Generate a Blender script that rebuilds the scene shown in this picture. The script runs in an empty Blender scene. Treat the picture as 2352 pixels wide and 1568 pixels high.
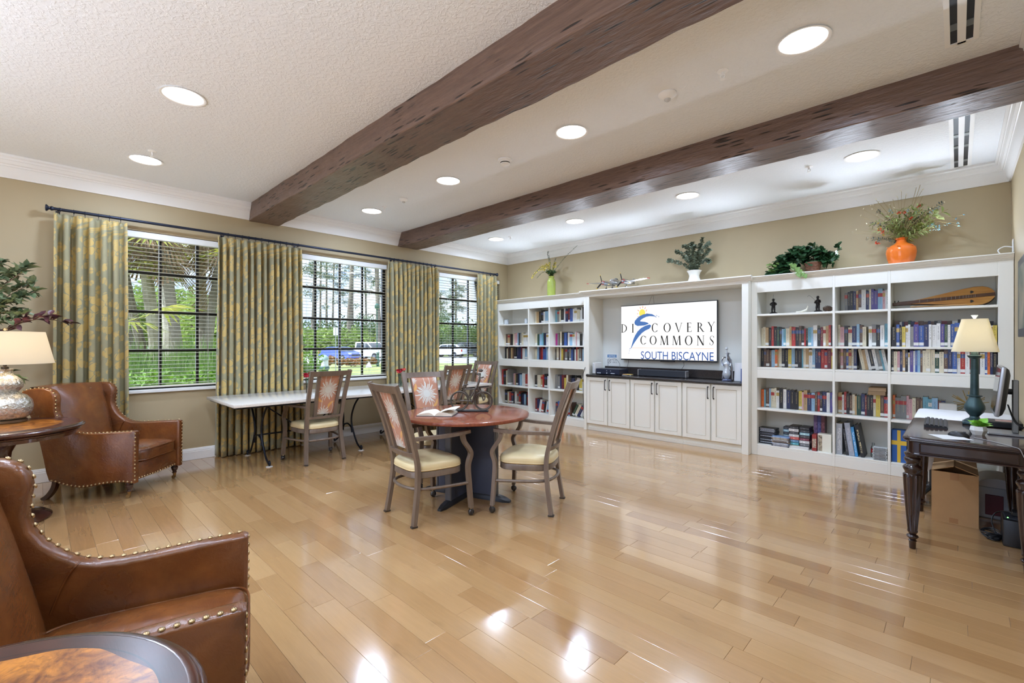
import bpy, bmesh, math, random
import numpy as np
from mathutils import Vector, Matrix
PI = math.pi
S = bpy.context.scene
COL = S.collection
RN = random.Random(11)
# ---------------------------------------------------------------- camera
CAM = (6.522, -6.603, 1.38)
YAW = 0.7694
FPX = 1056.08
cd = bpy.data.cameras.new('camera')
cd.sensor_width = 36.0
cd.lens = FPX / 2352 * 36.0
cd.shift_y = 4.29 / 2352
cd.clip_start = 0.05
cd.clip_end = 600
cam = bpy.data.objects.new('camera', cd)
COL.objects.link(cam)
cam.location = CAM
cam.rotation_euler = (PI / 2, 0, YAW)
S.camera = cam
# ---------------------------------------------------------------- colour management and light transport
S.view_settings.view_transform = 'Standard'
S.view_settings.look = 'None'
S.view_settings.gamma = 1.0
S.view_settings.use_curve_mapping = False
S.view_settings.exposure = 0.72
cy = S.cycles
cy.max_bounces = 7
cy.diffuse_bounces = 4
cy.glossy_bounces = 3
cy.transparent_max_bounces = 16
cy.transmission_bounces = 6
cy.caustics_reflective = False
cy.caustics_refractive = False
cy.sample_clamp_indirect = 5.0
cy.use_adaptive_sampling = True
cy.adaptive_threshold = 0.1
cy.blur_glossy = 0.6
# ---------------------------------------------------------------- sky
SKY_STRENGTH = 1.35
SUN_STRENGTH = 5.2
LAMP_W = 11.0
LAMP_C = (0.755, 0.94, 1.26)
PUCK_W = 4.2
FILL_TORCH_W = 36.0
w = bpy.data.worlds.new('sky')
S.world = w
w.use_nodes = True
nt = w.node_tree
nt.nodes.clear()
_o = nt.nodes.new('ShaderNodeOutputWorld')
_b = nt.nodes.new('ShaderNodeBackground')
_t = nt.nodes.new('ShaderNodeTexCoord')
_n = nt.nodes.new('ShaderNodeTexNoise')
_r = nt.nodes.new('ShaderNodeValToRGB')
_n.inputs['Scale'].default_value = 5.0
_n.inputs['Detail'].default_value = 6.0
_n.inputs['Roughness'].default_value = 0.6
_r.color_ramp.elements[0].position = 0.42
_r.color_ramp.elements[0].color = (0.36, 0.5, 0.86, 1)
_r.color_ramp.elements[1].position = 0.6
_r.color_ramp.elements[1].color = (0.78, 0.86, 1.0, 1)
nt.links.new(_t.outputs['Generated'], _n.inputs['Vector'])
nt.links.new(_n.outputs['Fac'], _r.inputs['Fac'])
nt.links.new(_r.outputs['Color'], _b.inputs['Color'])
nt.links.new(_b.outputs['Background'], _o.inputs['Surface'])
_b.inputs['Strength'].default_value = SKY_STRENGTH
sd = bpy.data.lights.new('sun', 'SUN')
sd.energy = SUN_STRENGTH
sd.angle = 0.01
sd.color = (0.9, 0.98, 1.1)
sun = bpy.data.objects.new('sun', sd)
COL.objects.link(sun)
# the sun stands high behind the building, over the added terrace and out of the window wall's line
sun.rotation_euler = Vector((0.10, 0.62, -0.78)).to_track_quat('-Z', 'Y').to_euler()

# ================================================================ helpers
class X:
    """socket wrapper so that node arithmetic reads as arithmetic"""
    def __init__(s, t, k): s.t, s.k = t, k
    def op(s, o, b=None, c=None):
        n = s.t.nodes.new('ShaderNodeMath'); n.operation = o
        for i, v in enumerate((s, b, c)):
            if v is None: continue
            if isinstance(v, X): s.t.links.new(v.k, n.inputs[i])
            else: n.inputs[i].default_value = v
        return X(s.t, n.outputs[0])
    def __add__(s, b): return s.op('ADD', b)
    def __sub__(s, b): return s.op('SUBTRACT', b)
    def __mul__(s, b): return s.op('MULTIPLY', b)
    def __truediv__(s, b): return s.op('DIVIDE', b)
    def lt(s, b): return s.op('LESS_THAN', b)
    def gt(s, b): return s.op('GREATER_THAN', b)
    def mx(s, b): return s.op('MAXIMUM', b)
    def mn(s, b): return s.op('MINIMUM', b)
    def ramp(s, a, b):
        n = s.t.nodes.new('ShaderNodeMapRange'); n.clamp = True
        s.t.links.new(s.k, n.inputs[0]); n.inputs[1].default_value = a; n.inputs[2].default_value = b
        return X(s.t, n.outputs[0])

def lin(c):
    """sRGB 0-255 triple to linear"""
    return tuple(((v / 255) / 12.92 if v / 255 <= 0.04045 else ((v / 255 + 0.055) / 1.055) ** 2.4) for v in c[:3])

class Mat:
    def __init__(s, name):
        s.m = bpy.data.materials.new(name); s.m.use_nodes = True
        s.t = s.m.node_tree; s.p = s.t.nodes['Principled BSDF']; s.out = s.t.nodes['Material Output']
    def set(s, **k):
        for a, v in k.items():
            i = s.p.inputs[a.replace('_', ' ')]
            if isinstance(v, X): s.t.links.new(v.k, i)
            elif isinstance(v, tuple) and len(v) == 3: i.default_value = (*v, 1)
            else: i.default_value = v
        return s
    def coord(s, kind='Object'):
        if kind == 'World':
            n = s.t.nodes.new('ShaderNodeNewGeometry'); return X(s.t, n.outputs['Position'])
        n = s.t.nodes.new('ShaderNodeTexCoord'); return X(s.t, n.outputs[kind])
    def xyz(s, v):
        n = s.t.nodes.new('ShaderNodeSeparateXYZ'); s.t.links.new(v.k, n.inputs[0])
        return [X(s.t, o) for o in n.outputs]
    def vec(s, *c):
        n = s.t.nodes.new('ShaderNodeCombineXYZ')
        for i, v in enumerate(c):
            if isinstance(v, X): s.t.links.new(v.k, n.inputs[i])
            else: n.inputs[i].default_value = v
        return X(s.t, n.outputs[0])
    def scale(s, v, sc, off=(0, 0, 0), rot=(0, 0, 0)):
        n = s.t.nodes.new('ShaderNodeMapping'); s.t.links.new(v.k, n.inputs[0])
        n.inputs['Scale'].default_value = sc; n.inputs['Location'].default_value = off; n.inputs['Rotation'].default_value = rot
        return X(s.t, n.outputs[0])
    def noise(s, v, sc=5, det=2, rough=0.5, dist=0, out='Fac'):
        n = s.t.nodes.new('ShaderNodeTexNoise'); s.t.links.new(v.k, n.inputs['Vector'])
        n.inputs['Scale'].default_value = sc; n.inputs['Detail'].default_value = det
        n.inputs['Roughness'].default_value = rough; n.inputs['Distortion'].default_value = dist
        return X(s.t, n.outputs[out])
    def vor(s, v, sc=5, out='Distance', rnd=1.0, dim='3D', feat='F1'):
        n = s.t.nodes.new('ShaderNodeTexVoronoi'); n.voronoi_dimensions = dim; n.feature = feat
        s.t.links.new(v.k, n.inputs['Vector'])
        n.inputs['Scale'].default_value = sc; n.inputs['Randomness'].default_value = rnd
        return X(s.t, n.outputs[out])
    def wave(s, v, sc=5, dist=2, det=2):
        n = s.t.nodes.new('ShaderNodeTexWave'); s.t.links.new(v.k, n.inputs['Vector'])
        n.inputs['Scale'].default_value = sc; n.inputs['Distortion'].default_value = dist; n.inputs['Detail'].default_value = det
        return X(s.t, n.outputs['Fac'])
    def mix(s, f, a, b):
        n = s.t.nodes.new('ShaderNodeMix'); n.data_type = 'RGBA'
        for v, i in ((f, 0), (a, 6), (b, 7)):
            if isinstance(v, X): s.t.links.new(v.k, n.inputs[i])
            elif isinstance(v, tuple): n.inputs[i].default_value = (*v[:3], 1)
            else: n.inputs[i].default_value = v
        return X(s.t, n.outputs[2])
    def bump(s, hgt, st=0.3, d=0.01):
        n = s.t.nodes.new('ShaderNodeBump'); s.t.links.new(hgt.k, n.inputs['Height'])
        n.inputs['Strength'].default_value = st; n.inputs['Distance'].default_value = d
        s.t.links.new(n.outputs[0], s.p.inputs['Normal']); return s

MATS = {}
def mat(name, c, rough=0.5, metal=0.0, vary=0.0, vs=8.0, bump=0.0, bs=60.0, bd=0.004, coat=0.0, emis=0.0, spec=0.5, stretch=None, c2=None, lo=0.35, hi=0.65, space='Object', srgb=True, sss=0):
    """plain procedural material: base colour, optional second colour through noise, optional fine relief"""
    if name in MATS: return MATS[name]
    M = Mat(name); col = lin(c) if srgb else c
    M.set(Base_Color=col, Roughness=rough, Metallic=metal, Specular_IOR_Level=spec)
    if coat: M.set(Coat_Weight=coat, Coat_Roughness=0.06)
    v = None
    if vary or c2 is not None or bump:
        v = M.coord(space)
        if stretch: v = M.scale(v, stretch)
    if c2 is not None:
        M.set(Base_Color=M.mix(M.noise(v, vs, 4, 0.6).ramp(lo, hi), col, lin(c2) if srgb else c2))
    elif vary:
        M.set(Base_Color=M.mix(M.noise(v, vs, 3).ramp(0.3, 0.7), tuple(x * (1 - vary) for x in col), tuple(min(1, x * (1 + vary)) for x in col)))
    if bump: M.bump(M.noise(v, bs, 3), bump, bd)
    if emis: M.set(Emission_Color=col, Emission_Strength=emis)
    MATS[name] = M.m
    return M.m

class MB:
    """collects geometry for ONE mesh object"""
    def __init__(s): s.v = []; s.f = []; s.mi = []; s.cur = 0; s.uv = None
    def add(s, vs, fs, m=None):
        o = len(s.v); s.v.extend([tuple(x) for x in vs])
        for f in fs: s.f.append(tuple(i + o for i in f)); s.mi.append(s.cur if m is None else m)
        return s
    def box(s, a, b, m=None, mt=None):
        x0, y0, z0 = a; x1, y1, z1 = b
        vs = [(x0,y0,z0),(x1,y0,z0),(x1,y1,z0),(x0,y1,z0),(x0,y0,z1),(x1,y0,z1),(x1,y1,z1),(x0,y1,z1)]
        if mt is not None: vs = [tuple(mt @ Vector(q)) for q in vs]
        return s.add(vs, [(0,3,2,1),(4,5,6,7),(0,1,5,4),(1,2,6,5),(2,3,7,6),(3,0,4,7)], m)
    def cbox(s, c, d, m=None, rz=0, rx=0, ry=0, bev=0):
        mt = Matrix.Translation(c) @ Matrix.Rotation(rz, 4, 'Z') @ Matrix.Rotation(ry, 4, 'Y') @ Matrix.Rotation(rx, 4, 'X')
        h = [q / 2 for q in d]
        if not bev: return s.box((-h[0],-h[1],-h[2]), (h[0],h[1],h[2]), m, mt)
        return s.bbox((-h[0],-h[1],-h[2]), (h[0],h[1],h[2]), bev, m, mt)
    def bbox(s, a, b, r, m=None, mt=None, seg=1):
        """box with rounded edges"""
        bm = bmesh.new(); bmesh.ops.create_cube(bm, size=1)
        for q in bm.verts: q.co = Vector([(a[i] + b[i]) / 2 + q.co[i] * (b[i] - a[i]) for i in range(3)])
        bmesh.ops.bevel(bm, geom=bm.edges[:], offset=r, segments=seg, affect='EDGES', profile=0.5)
        return s.bm(bm, m, mt)
    def bm(s, bm, m=None, mt=None):
        bm.verts.index_update()
        s.add([(mt @ q.co if mt is not None else q.co) for q in bm.verts], [[q.index for q in f.verts] for f in bm.faces], m)
        bm.free(); return s
    def lathe(s, prof, n=24, c=(0,0,0), m=None, mt=None, fl=None, cap=True):
        """prof: (r, z) from bottom to top; fl(angle, z) scales the radius"""
        vs = []; fs = []
        for r, z in prof:
            for k in range(n):
                a = 2 * PI * k / n; q = r * (fl(a, z) if fl else 1)
                p = Vector((c[0] + q * math.cos(a), c[1] + q * math.sin(a), c[2] + z)); vs.append(mt @ p if mt is not None else p)
        for i in range(len(prof) - 1):
            for k in range(n): fs.append((i*n+k, i*n+(k+1)%n, (i+1)*n+(k+1)%n, (i+1)*n+k))
        if cap:
            if prof[0][0] > 1e-4: fs.append(tuple(range(n - 1, -1, -1)))
            if prof[-1][0] > 1e-4: fs.append(tuple((len(prof)-1)*n + k for k in range(n)))
        return s.add(vs, fs, m)
    def tube(s, pts, r, n=8, m=None, closed=False, sq=None):
        """round (or, with sq=(w,h) list, rectangular) bar along a path"""
        P = [Vector(p) for p in pts]; L = len(P); vs = []; fs = []
        rr = r if isinstance(r, (list, tuple)) else [r] * L
        up = None
        for i in range(L):
            if closed: d = P[(i+1) % L] - P[i-1]
            else: d = P[min(i+1, L-1)] - P[max(i-1, 0)]
            d.normalize()
            if up is None: up = Vector((0,0,1)) if abs(d.z) < 0.9 else Vector((1,0,0))
            a = d.cross(up)
            if a.length < 1e-5: a = d.cross(Vector((0,1,0)))
            a.normalize(); b = a.cross(d).normalized(); up = b
            if sq:
                wd, hg = sq[i] if isinstance(sq, list) else sq
                ring = [(-1,-1),(1,-1),(1,1),(-1,1)]
                for u, v in ring: vs.append(P[i] + a * u * wd / 2 + b * v * hg / 2)
            else:
                for k in range(n):
                    t = 2 * PI * k / n; vs.append(P[i] + (a * math.cos(t) + b * math.sin(t)) * rr[i])
        k = 4 if sq else n
        for i in range(L if closed else L - 1):
            j = (i + 1) % L
            for q in range(k): fs.append((i*k+q, i*k+(q+1)%k, j*k+(q+1)%k, j*k+q))
        if not closed: fs += [tuple(range(k-1,-1,-1)), tuple((L-1)*k+q for q in range(k))]
        return s.add(vs, fs, m)
    def bar(s, secs, m=None):
        """loft through explicit cross-sections (lists of equal length)"""
        k = len(secs[0]); vs = [p for c in secs for p in c]; fs = []
        for i in range(len(secs) - 1):
            for q in range(k): fs.append((i*k+q, i*k+(q+1)%k, (i+1)*k+(q+1)%k, (i+1)*k+q))
        fs += [tuple(range(k-1,-1,-1)), tuple((len(secs)-1)*k+q for q in range(k))]
        return s.add(vs, fs, m)
    def prism(s, poly, z0, z1, m=None, mt=None):
        n = len(poly)
        vs = [Vector((x, y, z0)) for x, y in poly] + [Vector((x, y, z1)) for x, y in poly]
        if mt is not None: vs = [mt @ q for q in vs]
        return s.add(vs, [tuple(range(n-1,-1,-1)), tuple(range(n, 2*n))] + [(i, (i+1)%n, n+(i+1)%n, n+i) for i in range(n)], m)
    def sphere(s, c, r, n=10, k=6, m=None, sc=(1,1,1)):
        prof = [(max(1e-5, r*math.sin(PI*i/k)), -r*math.cos(PI*i/k)) for i in range(k+1)]
        mt = Matrix.Translation(c) @ Matrix.Diagonal((*sc, 1))
        return s.lathe(prof, n, m=m, mt=mt, cap=False)
    def grid(s, fn, nu, nv, m=None, close=False):
        vs = [fn(i / (nu - 1), j / (nv - 1)) for j in range(nv) for i in range(nu)]
        return s.add(vs, [(j*nu+i, j*nu+i+1, (j+1)*nu+i+1, (j+1)*nu+i) for j in range(nv-1) for i in range(nu-1)], m)
    def mesh(s, name, mats, smooth=35):
        me = bpy.data.meshes.new(name)
        me.from_pydata(s.v, [], s.f)
        for q in (mats if isinstance(mats, (list, tuple)) else [mats]): me.materials.append(q)
        if any(s.mi): me.polygons.foreach_set('material_index', s.mi)
        if smooth:
            me.polygons.foreach_set('use_smooth', [True] * len(s.f))
            me.set_sharp_from_angle(angle=math.radians(smooth))
        me.update(); return me
    def build(s, name, mats, parent=None, smooth=35, loc=None, **k):
        o = bpy.data.objects.new(name, s.mesh(name, mats, smooth)); COL.objects.link(o)
        if parent is not None: o.parent = parent
        if loc is not None: o.location = loc
        return tag(o, **k)

def tag(o, label=None, cat=None, group=None, kind=None):
    if label: o['label'] = label
    if cat: o['category'] = cat
    if group: o['group'] = group
    if kind: o['kind'] = kind
    return o

def thing(name, label, cat, loc=(0,0,0), rz=0.0, group=None):
    o = bpy.data.objects.new(name, None); COL.objects.link(o)
    o.empty_display_size = 0.1; o.location = loc; o.rotation_euler = (0, 0, rz)
    return tag(o, label, cat, group)

def dup(o, parent=None):
    c = o.copy(); COL.objects.link(c); c.parent = parent
    for ch in list(o.children): dup(ch, c)
    return c

def arr(name, V, F, m, parent=None, **k):
    """large triangle/quad soup from numpy arrays (constant polygon size)"""
    me = bpy.data.meshes.new(name); n = F.shape[1]
    me.vertices.add(len(V)); me.vertices.foreach_set('co', np.ascontiguousarray(V, dtype=np.float32).ravel())
    me.loops.add(F.size); me.loops.foreach_set('vertex_index', np.ascontiguousarray(F, dtype=np.int32).ravel())
    me.polygons.add(len(F)); me.polygons.foreach_set('loop_start', np.arange(0, F.size, n, dtype=np.int32))
    me.polygons.foreach_set('loop_total', np.full(len(F), n, dtype=np.int32))
    me.materials.append(m); me.update(calc_edges=True); me.validate()
    o = bpy.data.objects.new(name, me); COL.objects.link(o)
    if parent is not None: o.parent = parent
    return tag(o, **k)

def bez(p, n=12):
    """Catmull-Rom through points"""
    P = [Vector(q) for q in p]; out = []
    for i in range(len(P) - 1):
        a, b, c, d = P[max(i-1,0)], P[i], P[i+1], P[min(i+2, len(P)-1)]
        for k in range(n):
            t = k / n
            out.append(0.5 * ((2*b) + (c-a)*t + (2*a-5*b+4*c-d)*t*t + (3*b-a-3*c+d)*t**3))
    return out + [P[-1]]

_F = Vector((-math.sin(YAW), math.cos(YAW), 0)); _R = Vector((math.cos(YAW), math.sin(YAW), 0))
def project(p):
    d = Vector(p) - Vector(CAM); z = d.dot(_F)
    if z < 0.05: return None
    return (1176 + FPX * d.dot(_R) / z, 788.29 - FPX * d.z / z, z)
# ================================================================ structure
CEIL = 3.16
XR = 6.898
YF = -9.6          # wall behind the camera
WIN = [(-5.615, 1), (-3.464, 2), (-0.956, 3)]
WH, WZ0, WZ1 = 0.745, 0.85, 2.63
def wall_paint():
    M = Mat('tan_wall_paint'); v = M.coord('World')
    M.set(Base_Color=M.mix(M.noise(v, 1.2, 3).ramp(0.3, 0.7), lin((172, 155, 122)), lin((178, 161, 128))), Roughness=0.62)
    return M.bump(M.noise(v, 180, 2), 0.12, 0.002).m
WALL = wall_paint()
WHITE = mat('white_trim_paint', (242, 242, 241), 0.38, bump=0.03, bs=40)
SHELFW = mat('cream_white_lacquer', (238, 236, 226), 0.36, bump=0.02, bs=30)
def ceiling_mat():
    M = Mat('textured_ceiling'); v = M.coord('World')
    M.set(Base_Color=lin((240, 243, 246)), Roughness=0.8)
    a = M.noise(v, 38, 3, 0.55, 0.6).ramp(0.46, 0.6); b = M.noise(v, 110, 2)
    return M.bump(a * 0.8 + b * 0.25, 0.36, 0.006).m
b = MB()
ys = sorted([(c - WH, c + WH) for c, _ in WIN])
t = 0.16
b.box((-t, YF, 0), (0, 0, WZ0)).box((-t, YF, WZ1), (0, 0, CEIL))
e = YF
for y0, y1 in ys:
    b.box((-t, e, WZ0), (0, y0, WZ1)); e = y1
b.box((-t, e, WZ0), (0, 0, WZ1))
b.build('wall_left', WALL, kind='structure')
MB().box((-t, 0, 0), (XR + t, t, CEIL)).build('wall_back', WALL, kind='structure')
MB().box((XR, YF, 0), (XR + t, 0, CEIL)).build('wall_right', WALL, kind='structure')
# wall behind the camera; wide unglazed doorway added to let fill daylight in
DX0, DX1, DZ = 1.9, 6.6, 2.85
b = MB().box((-t, YF - t, 0), (DX0, YF, CEIL)).box((DX1, YF - t, 0), (XR + t, YF, CEIL)).box((DX0, YF - t, DZ), (DX1, YF, CEIL))
b.build('wall_front', WALL, kind='structure')
b = MB()
for k in range(5):
    x = DX0 + (DX1 - DX0) * k / 4
    b.box((x - 0.035, YF - 0.12, 0), (x + 0.035, YF - 0.04, DZ))
b.box((DX0, YF - 0.12, DZ - 0.07), (DX1, YF - 0.04, DZ)).box((DX0, YF - 0.12, 0), (DX1, YF - 0.04, 0.04))
b.build('added_door_frame', WHITE, kind='structure')
MB().box((-t, YF - t, CEIL), (XR + t, t, CEIL + 0.1)).build('ceiling', ceiling_mat(), kind='structure')
# ---- crown moulding and baseboards
CROWN = [(0, 2.958), (0.014, 2.958), (0.018, 2.972), (0.03, 2.985), (0.042, 3.03), (0.052, 3.058), (0.058, 3.06), (0.06, 3.074), (0.075, 3.082), (0.088, 3.11), (0.094, 3.112), (0.097, 3.13), (0.112, 3.14), (0.112, CEIL), (0, CEIL)]
def run(name, prof, a, bb, out, inset=0.0):
    a, bb, out = Vector(a), Vector(bb), Vector(out); d = (bb - a).normalized()
    secs = []
    for p, sgn in ((a, 1), (bb, -1)):
        secs.append([p + out * r + Vector((0, 0, z)) + d * sgn * r * inset for r, z in prof])
    return MB().bar(secs).build(name, WHITE, kind='structure')
run('trim_1', CROWN, (0, YF, 0), (0, 0, 0), (1, 0, 0), 0)
run('trim_2', CROWN, (0, 0, 0), (XR, 0, 0), (0, -1, 0), 0)
run('trim_3', CROWN, (XR, 0, 0), (XR, YF, 0), (-1, 0, 0), 0)
BASE = [(0, 0.002), (0.017, 0.002), (0.017, 0.098), (0.0135, 0.101), (0.0135, 0.106), (0.016, 0.109), (0.012, 0.118), (0.012, 0.128), (0.008, 0.137), (0, 0.137)]
run('baseboard_left', BASE, (0, YF, 0), (0, -0.42, 0), (1, 0, 0))
run('baseboard_right', BASE, (XR, -0.42, 0), (XR, YF, 0), (-1, 0, 0))
# ---- floor: a dark bed with planks laid on it, running away from the window wall
MB().box((-t, YF - t, -0.12), (XR + t, t, -0.006)).build('floor', mat('plank_joint', (120, 92, 66), 0.7), kind='structure')
FLOOR = bpy.data.objects['floor']
def plank_mat(i, c, dark):
    M = Mat('maple_plank_%d' % i); v = M.coord('World')
    g = M.noise(M.scale(v, (1.1, 15, 1), (3.7 * i, 1.3 * i, 0)), 3.0, 5, 0.62, 0.5)
    fine = M.noise(M.scale(v, (4, 120, 1), (i, 0, 0)), 3.0, 2)
    knots = M.noise(M.scale(v, (2.2, 5, 1), (9.1 * i, 0, 0)), 1.7, 3, 0.6).ramp(0.62, 0.8)
    col = M.mix(g.ramp(0.32, 0.7), lin(c), tuple(q * dark for q in lin(c)))
    col = M.mix(fine.ramp(0.3, 0.75) * 0.25, col, tuple(q * 0.72 for q in lin(c)))
    col = M.mix(knots * 0.5, col, tuple(q * 0.5 for q in lin(c)))
    M.set(Base_Color=col, Roughness=(g * 0.07) + 0.13, Specular_IOR_Level=0.4, Coat_Weight=0.9, Coat_IOR=1.62, Coat_Roughness=0.12)
    return M.bump(M.noise(v, 9, 2) * 0.6 + fine * 0.05, 0.015, 0.004).m
PLK = [plank_mat(i, c, d) for i, (c, d) in enumerate([((180, 138, 91), .89), ((186, 145, 98), .91), ((174, 132, 86), .88), ((189, 149, 102), .92), ((166, 124, 80), .86), ((182, 142, 95), .90), ((177, 136, 90), .90)])]
PW = 0.1205
planks = []
row = 0
y = -0.30
while y > YF:
    x = -RN.random() * 0.9
    while x < XR:
        L = RN.choice([0.45, 0.6, 0.8, 0.95, 1.1, 1.22]) * (0.92 + 0.16 * RN.random())
        a, c = max(0, x), min(XR, x + L)
        if c - a > 0.03: planks.append((a, c, y - PW, y, RN.choice([0, 0, 1, 1, 2, 3, 3, 5, 5, 6, 6, 4])))
        x += L
    y -= PW
def plank_geo(b, a, c, y0, y1, m=0):
    g, e = 0.0005, 0.0013
    b.add([(a+g,y0+g,-0.006),(c-g,y0+g,-0.006),(c-g,y1-g,-0.006),(a+g,y1-g,-0.006),
           (a+g,y0+g,-0.0006),(c-g,y0+g,-0.0006),(c-g,y1-g,-0.0006),(a+g,y1-g,-0.0006),
           (a+e,y0+e,0),(c-e,y0+e,0),(c-e,y1-e,0),(a+e,y1-e,0)],
          [(0,1,5,4),(1,2,6,5),(2,3,7,6),(3,0,4,7),(4,5,9,8),(5,6,10,9),(6,7,11,10),(7,4,8,11),(8,9,10,11)], m)
def shown(pl):
    s = 0
    for fx in (0, .25, .5, .75, 1):
        q = project((pl[0] + (pl[1] - pl[0]) * fx, (pl[2] + pl[3]) / 2, 0))
        if q and -20 < q[0] < 2372 and q[1] < 1590: s = max(s, (pl[1] - pl[0]) / q[2] ** 3)
    return s
planks.sort(key=lambda p: -shown(p))
rest = MB()
for k, (a, c, y0, y1, mi) in enumerate(planks):
    if k < 300 and shown((a, c, y0, y1)) > 0:
        b = MB(); plank_geo(b, a, c, y0, y1); b.build('plank', PLK[mi], FLOOR, smooth=0)
    else: plank_geo(rest, a, c, y0, y1, mi)
rest.build('plank_field', PLK, FLOOR, smooth=0, kind='stuff')
# ---- rough-hewn ceiling beams
def beam_mat():
    M = Mat('dark_stained_beam'); v = M.coord('World')
    g = M.noise(M.scale(v, (1.2, 22, 22)), 2.2, 5, 0.6, 0.8)
    gouge = M.vor(M.scale(v, (1.7, 18, 18)), 2.4).ramp(0.2, 0.3)
    mask = M.noise(M.scale(v, (1.0, 2.5, 2.5)), 1.6, 3).ramp(0.44, 0.5)
    gq = (gouge * -1 + 1) * mask
    col = M.mix(g.ramp(0.3, 0.75), lin((122, 96, 82)), lin((88, 65, 54)))
    M.set(Base_Color=M.mix(gq, col, lin((34, 23, 18))), Roughness=0.38, Specular_IOR_Level=0.6)
    return M.bump(g * 0.35 + gq * -1.6 + M.noise(M.scale(v, (3, 9, 9)), 3, 3) * 0.8, 0.7, 0.012).m
BEAM = beam_mat()
for nm, (y0, y1) in zip(('ceiling beam nearest the armchairs, above the first curtained window', 'ceiling beam between the round table and the bookcases'), ((-4.72, -4.352), (-2.535, -2.162))):
    r = random.Random(int(-y0 * 100)); n = 120; secs = []
    ph = [r.random() * 9 for _ in range(8)]
    for i in range(n + 1):
        x = 0.0 + (XR - 0.0) * i / n
        wv = lambda k, s: (math.sin(x * 3.1 * s + ph[k]) * .5 + math.sin(x * 7.7 * s + ph[k + 1]) * .3 + math.sin(x * 17 + ph[k + 2]) * .25 + (r.random() - .5) * .5)
        e0, e1, zz = wv(0, 1) * 0.006, wv(2, 1.2) * 0.008, wv(4, .8) * 0.005
        z0 = 2.945 + zz
        secs.append([(x, y0 + e0, CEIL), (x, y0 + e0 * .6 + .001, 3.05), (x, y0 + e0, z0 + 0.006), (x, y0 + 0.006 + e0, z0), (x, (y0 + y1) / 2, z0 + .002), (x, y1 - 0.006 + e1, z0), (x, y1 + e1, z0 + 0.006), (x, y1 + e1 * .6, 3.05), (x, y1 + e1, CEIL)])
    MB().bar(secs).build('ceiling_beam', BEAM, smooth=25, label='dark stained rough-hewn wooden ' + nm, cat='beam', group='ceiling beams')
# ================================================================ windows, blinds, curtains
BRONZE = mat('dark_bronze_frame', (34, 31, 28), 0.4, 0.3)
def glass_mat():
    M = Mat('window_glass'); t = M.t
    tr = t.nodes.new('ShaderNodeBsdfTransparent'); gl = t.nodes.new('ShaderNodeBsdfGlossy'); mx = t.nodes.new('ShaderNodeMixShader'); fr = t.nodes.new('ShaderNodeFresnel')
    tr.inputs['Color'].default_value = (0.96, 0.98, 0.97, 1); gl.inputs['Roughness'].default_value = 0.02
    t.links.new(fr.outputs[0], mx.inputs[0]); t.links.new(tr.outputs[0], mx.inputs[1]); t.links.new(gl.outputs[0], mx.inputs[2]); t.links.new(mx.outputs[0], M.out.inputs[0])
    return M.m
GLASS = glass_mat()
BLIND = mat('off_white_blind_slat', (226, 222, 205), 0.42)
CORD = mat('white_cord', (225, 224, 218), 0.7)
SILLW = mat('white_sill_paint', (232, 232, 229), 0.35)
PANE = MB().box((-0.003, -0.165, -0.203), (0.003, 0.165, 0.203)).mesh('pane', GLASS, 0)
n = 9
sl = MB()
prof = [(-0.0245 + 0.049 * i / 6, 0.0022 * (1 - (2 * i / 6 - 1) ** 2)) for i in range(7)]
prof = prof + [(x, z - 0.002) for x, z in prof[::-1]]
sl.bar([[(x, -WH + 0.012, z) for x, z in prof], [(x, WH - 0.012, z) for x, z in prof]])
SLAT = sl.mesh('slat', BLIND, 50)
order = ['first from the left, showing palm trunks', 'middle one, showing the parked pickup', 'third from the left, beside the bookcase']
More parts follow.
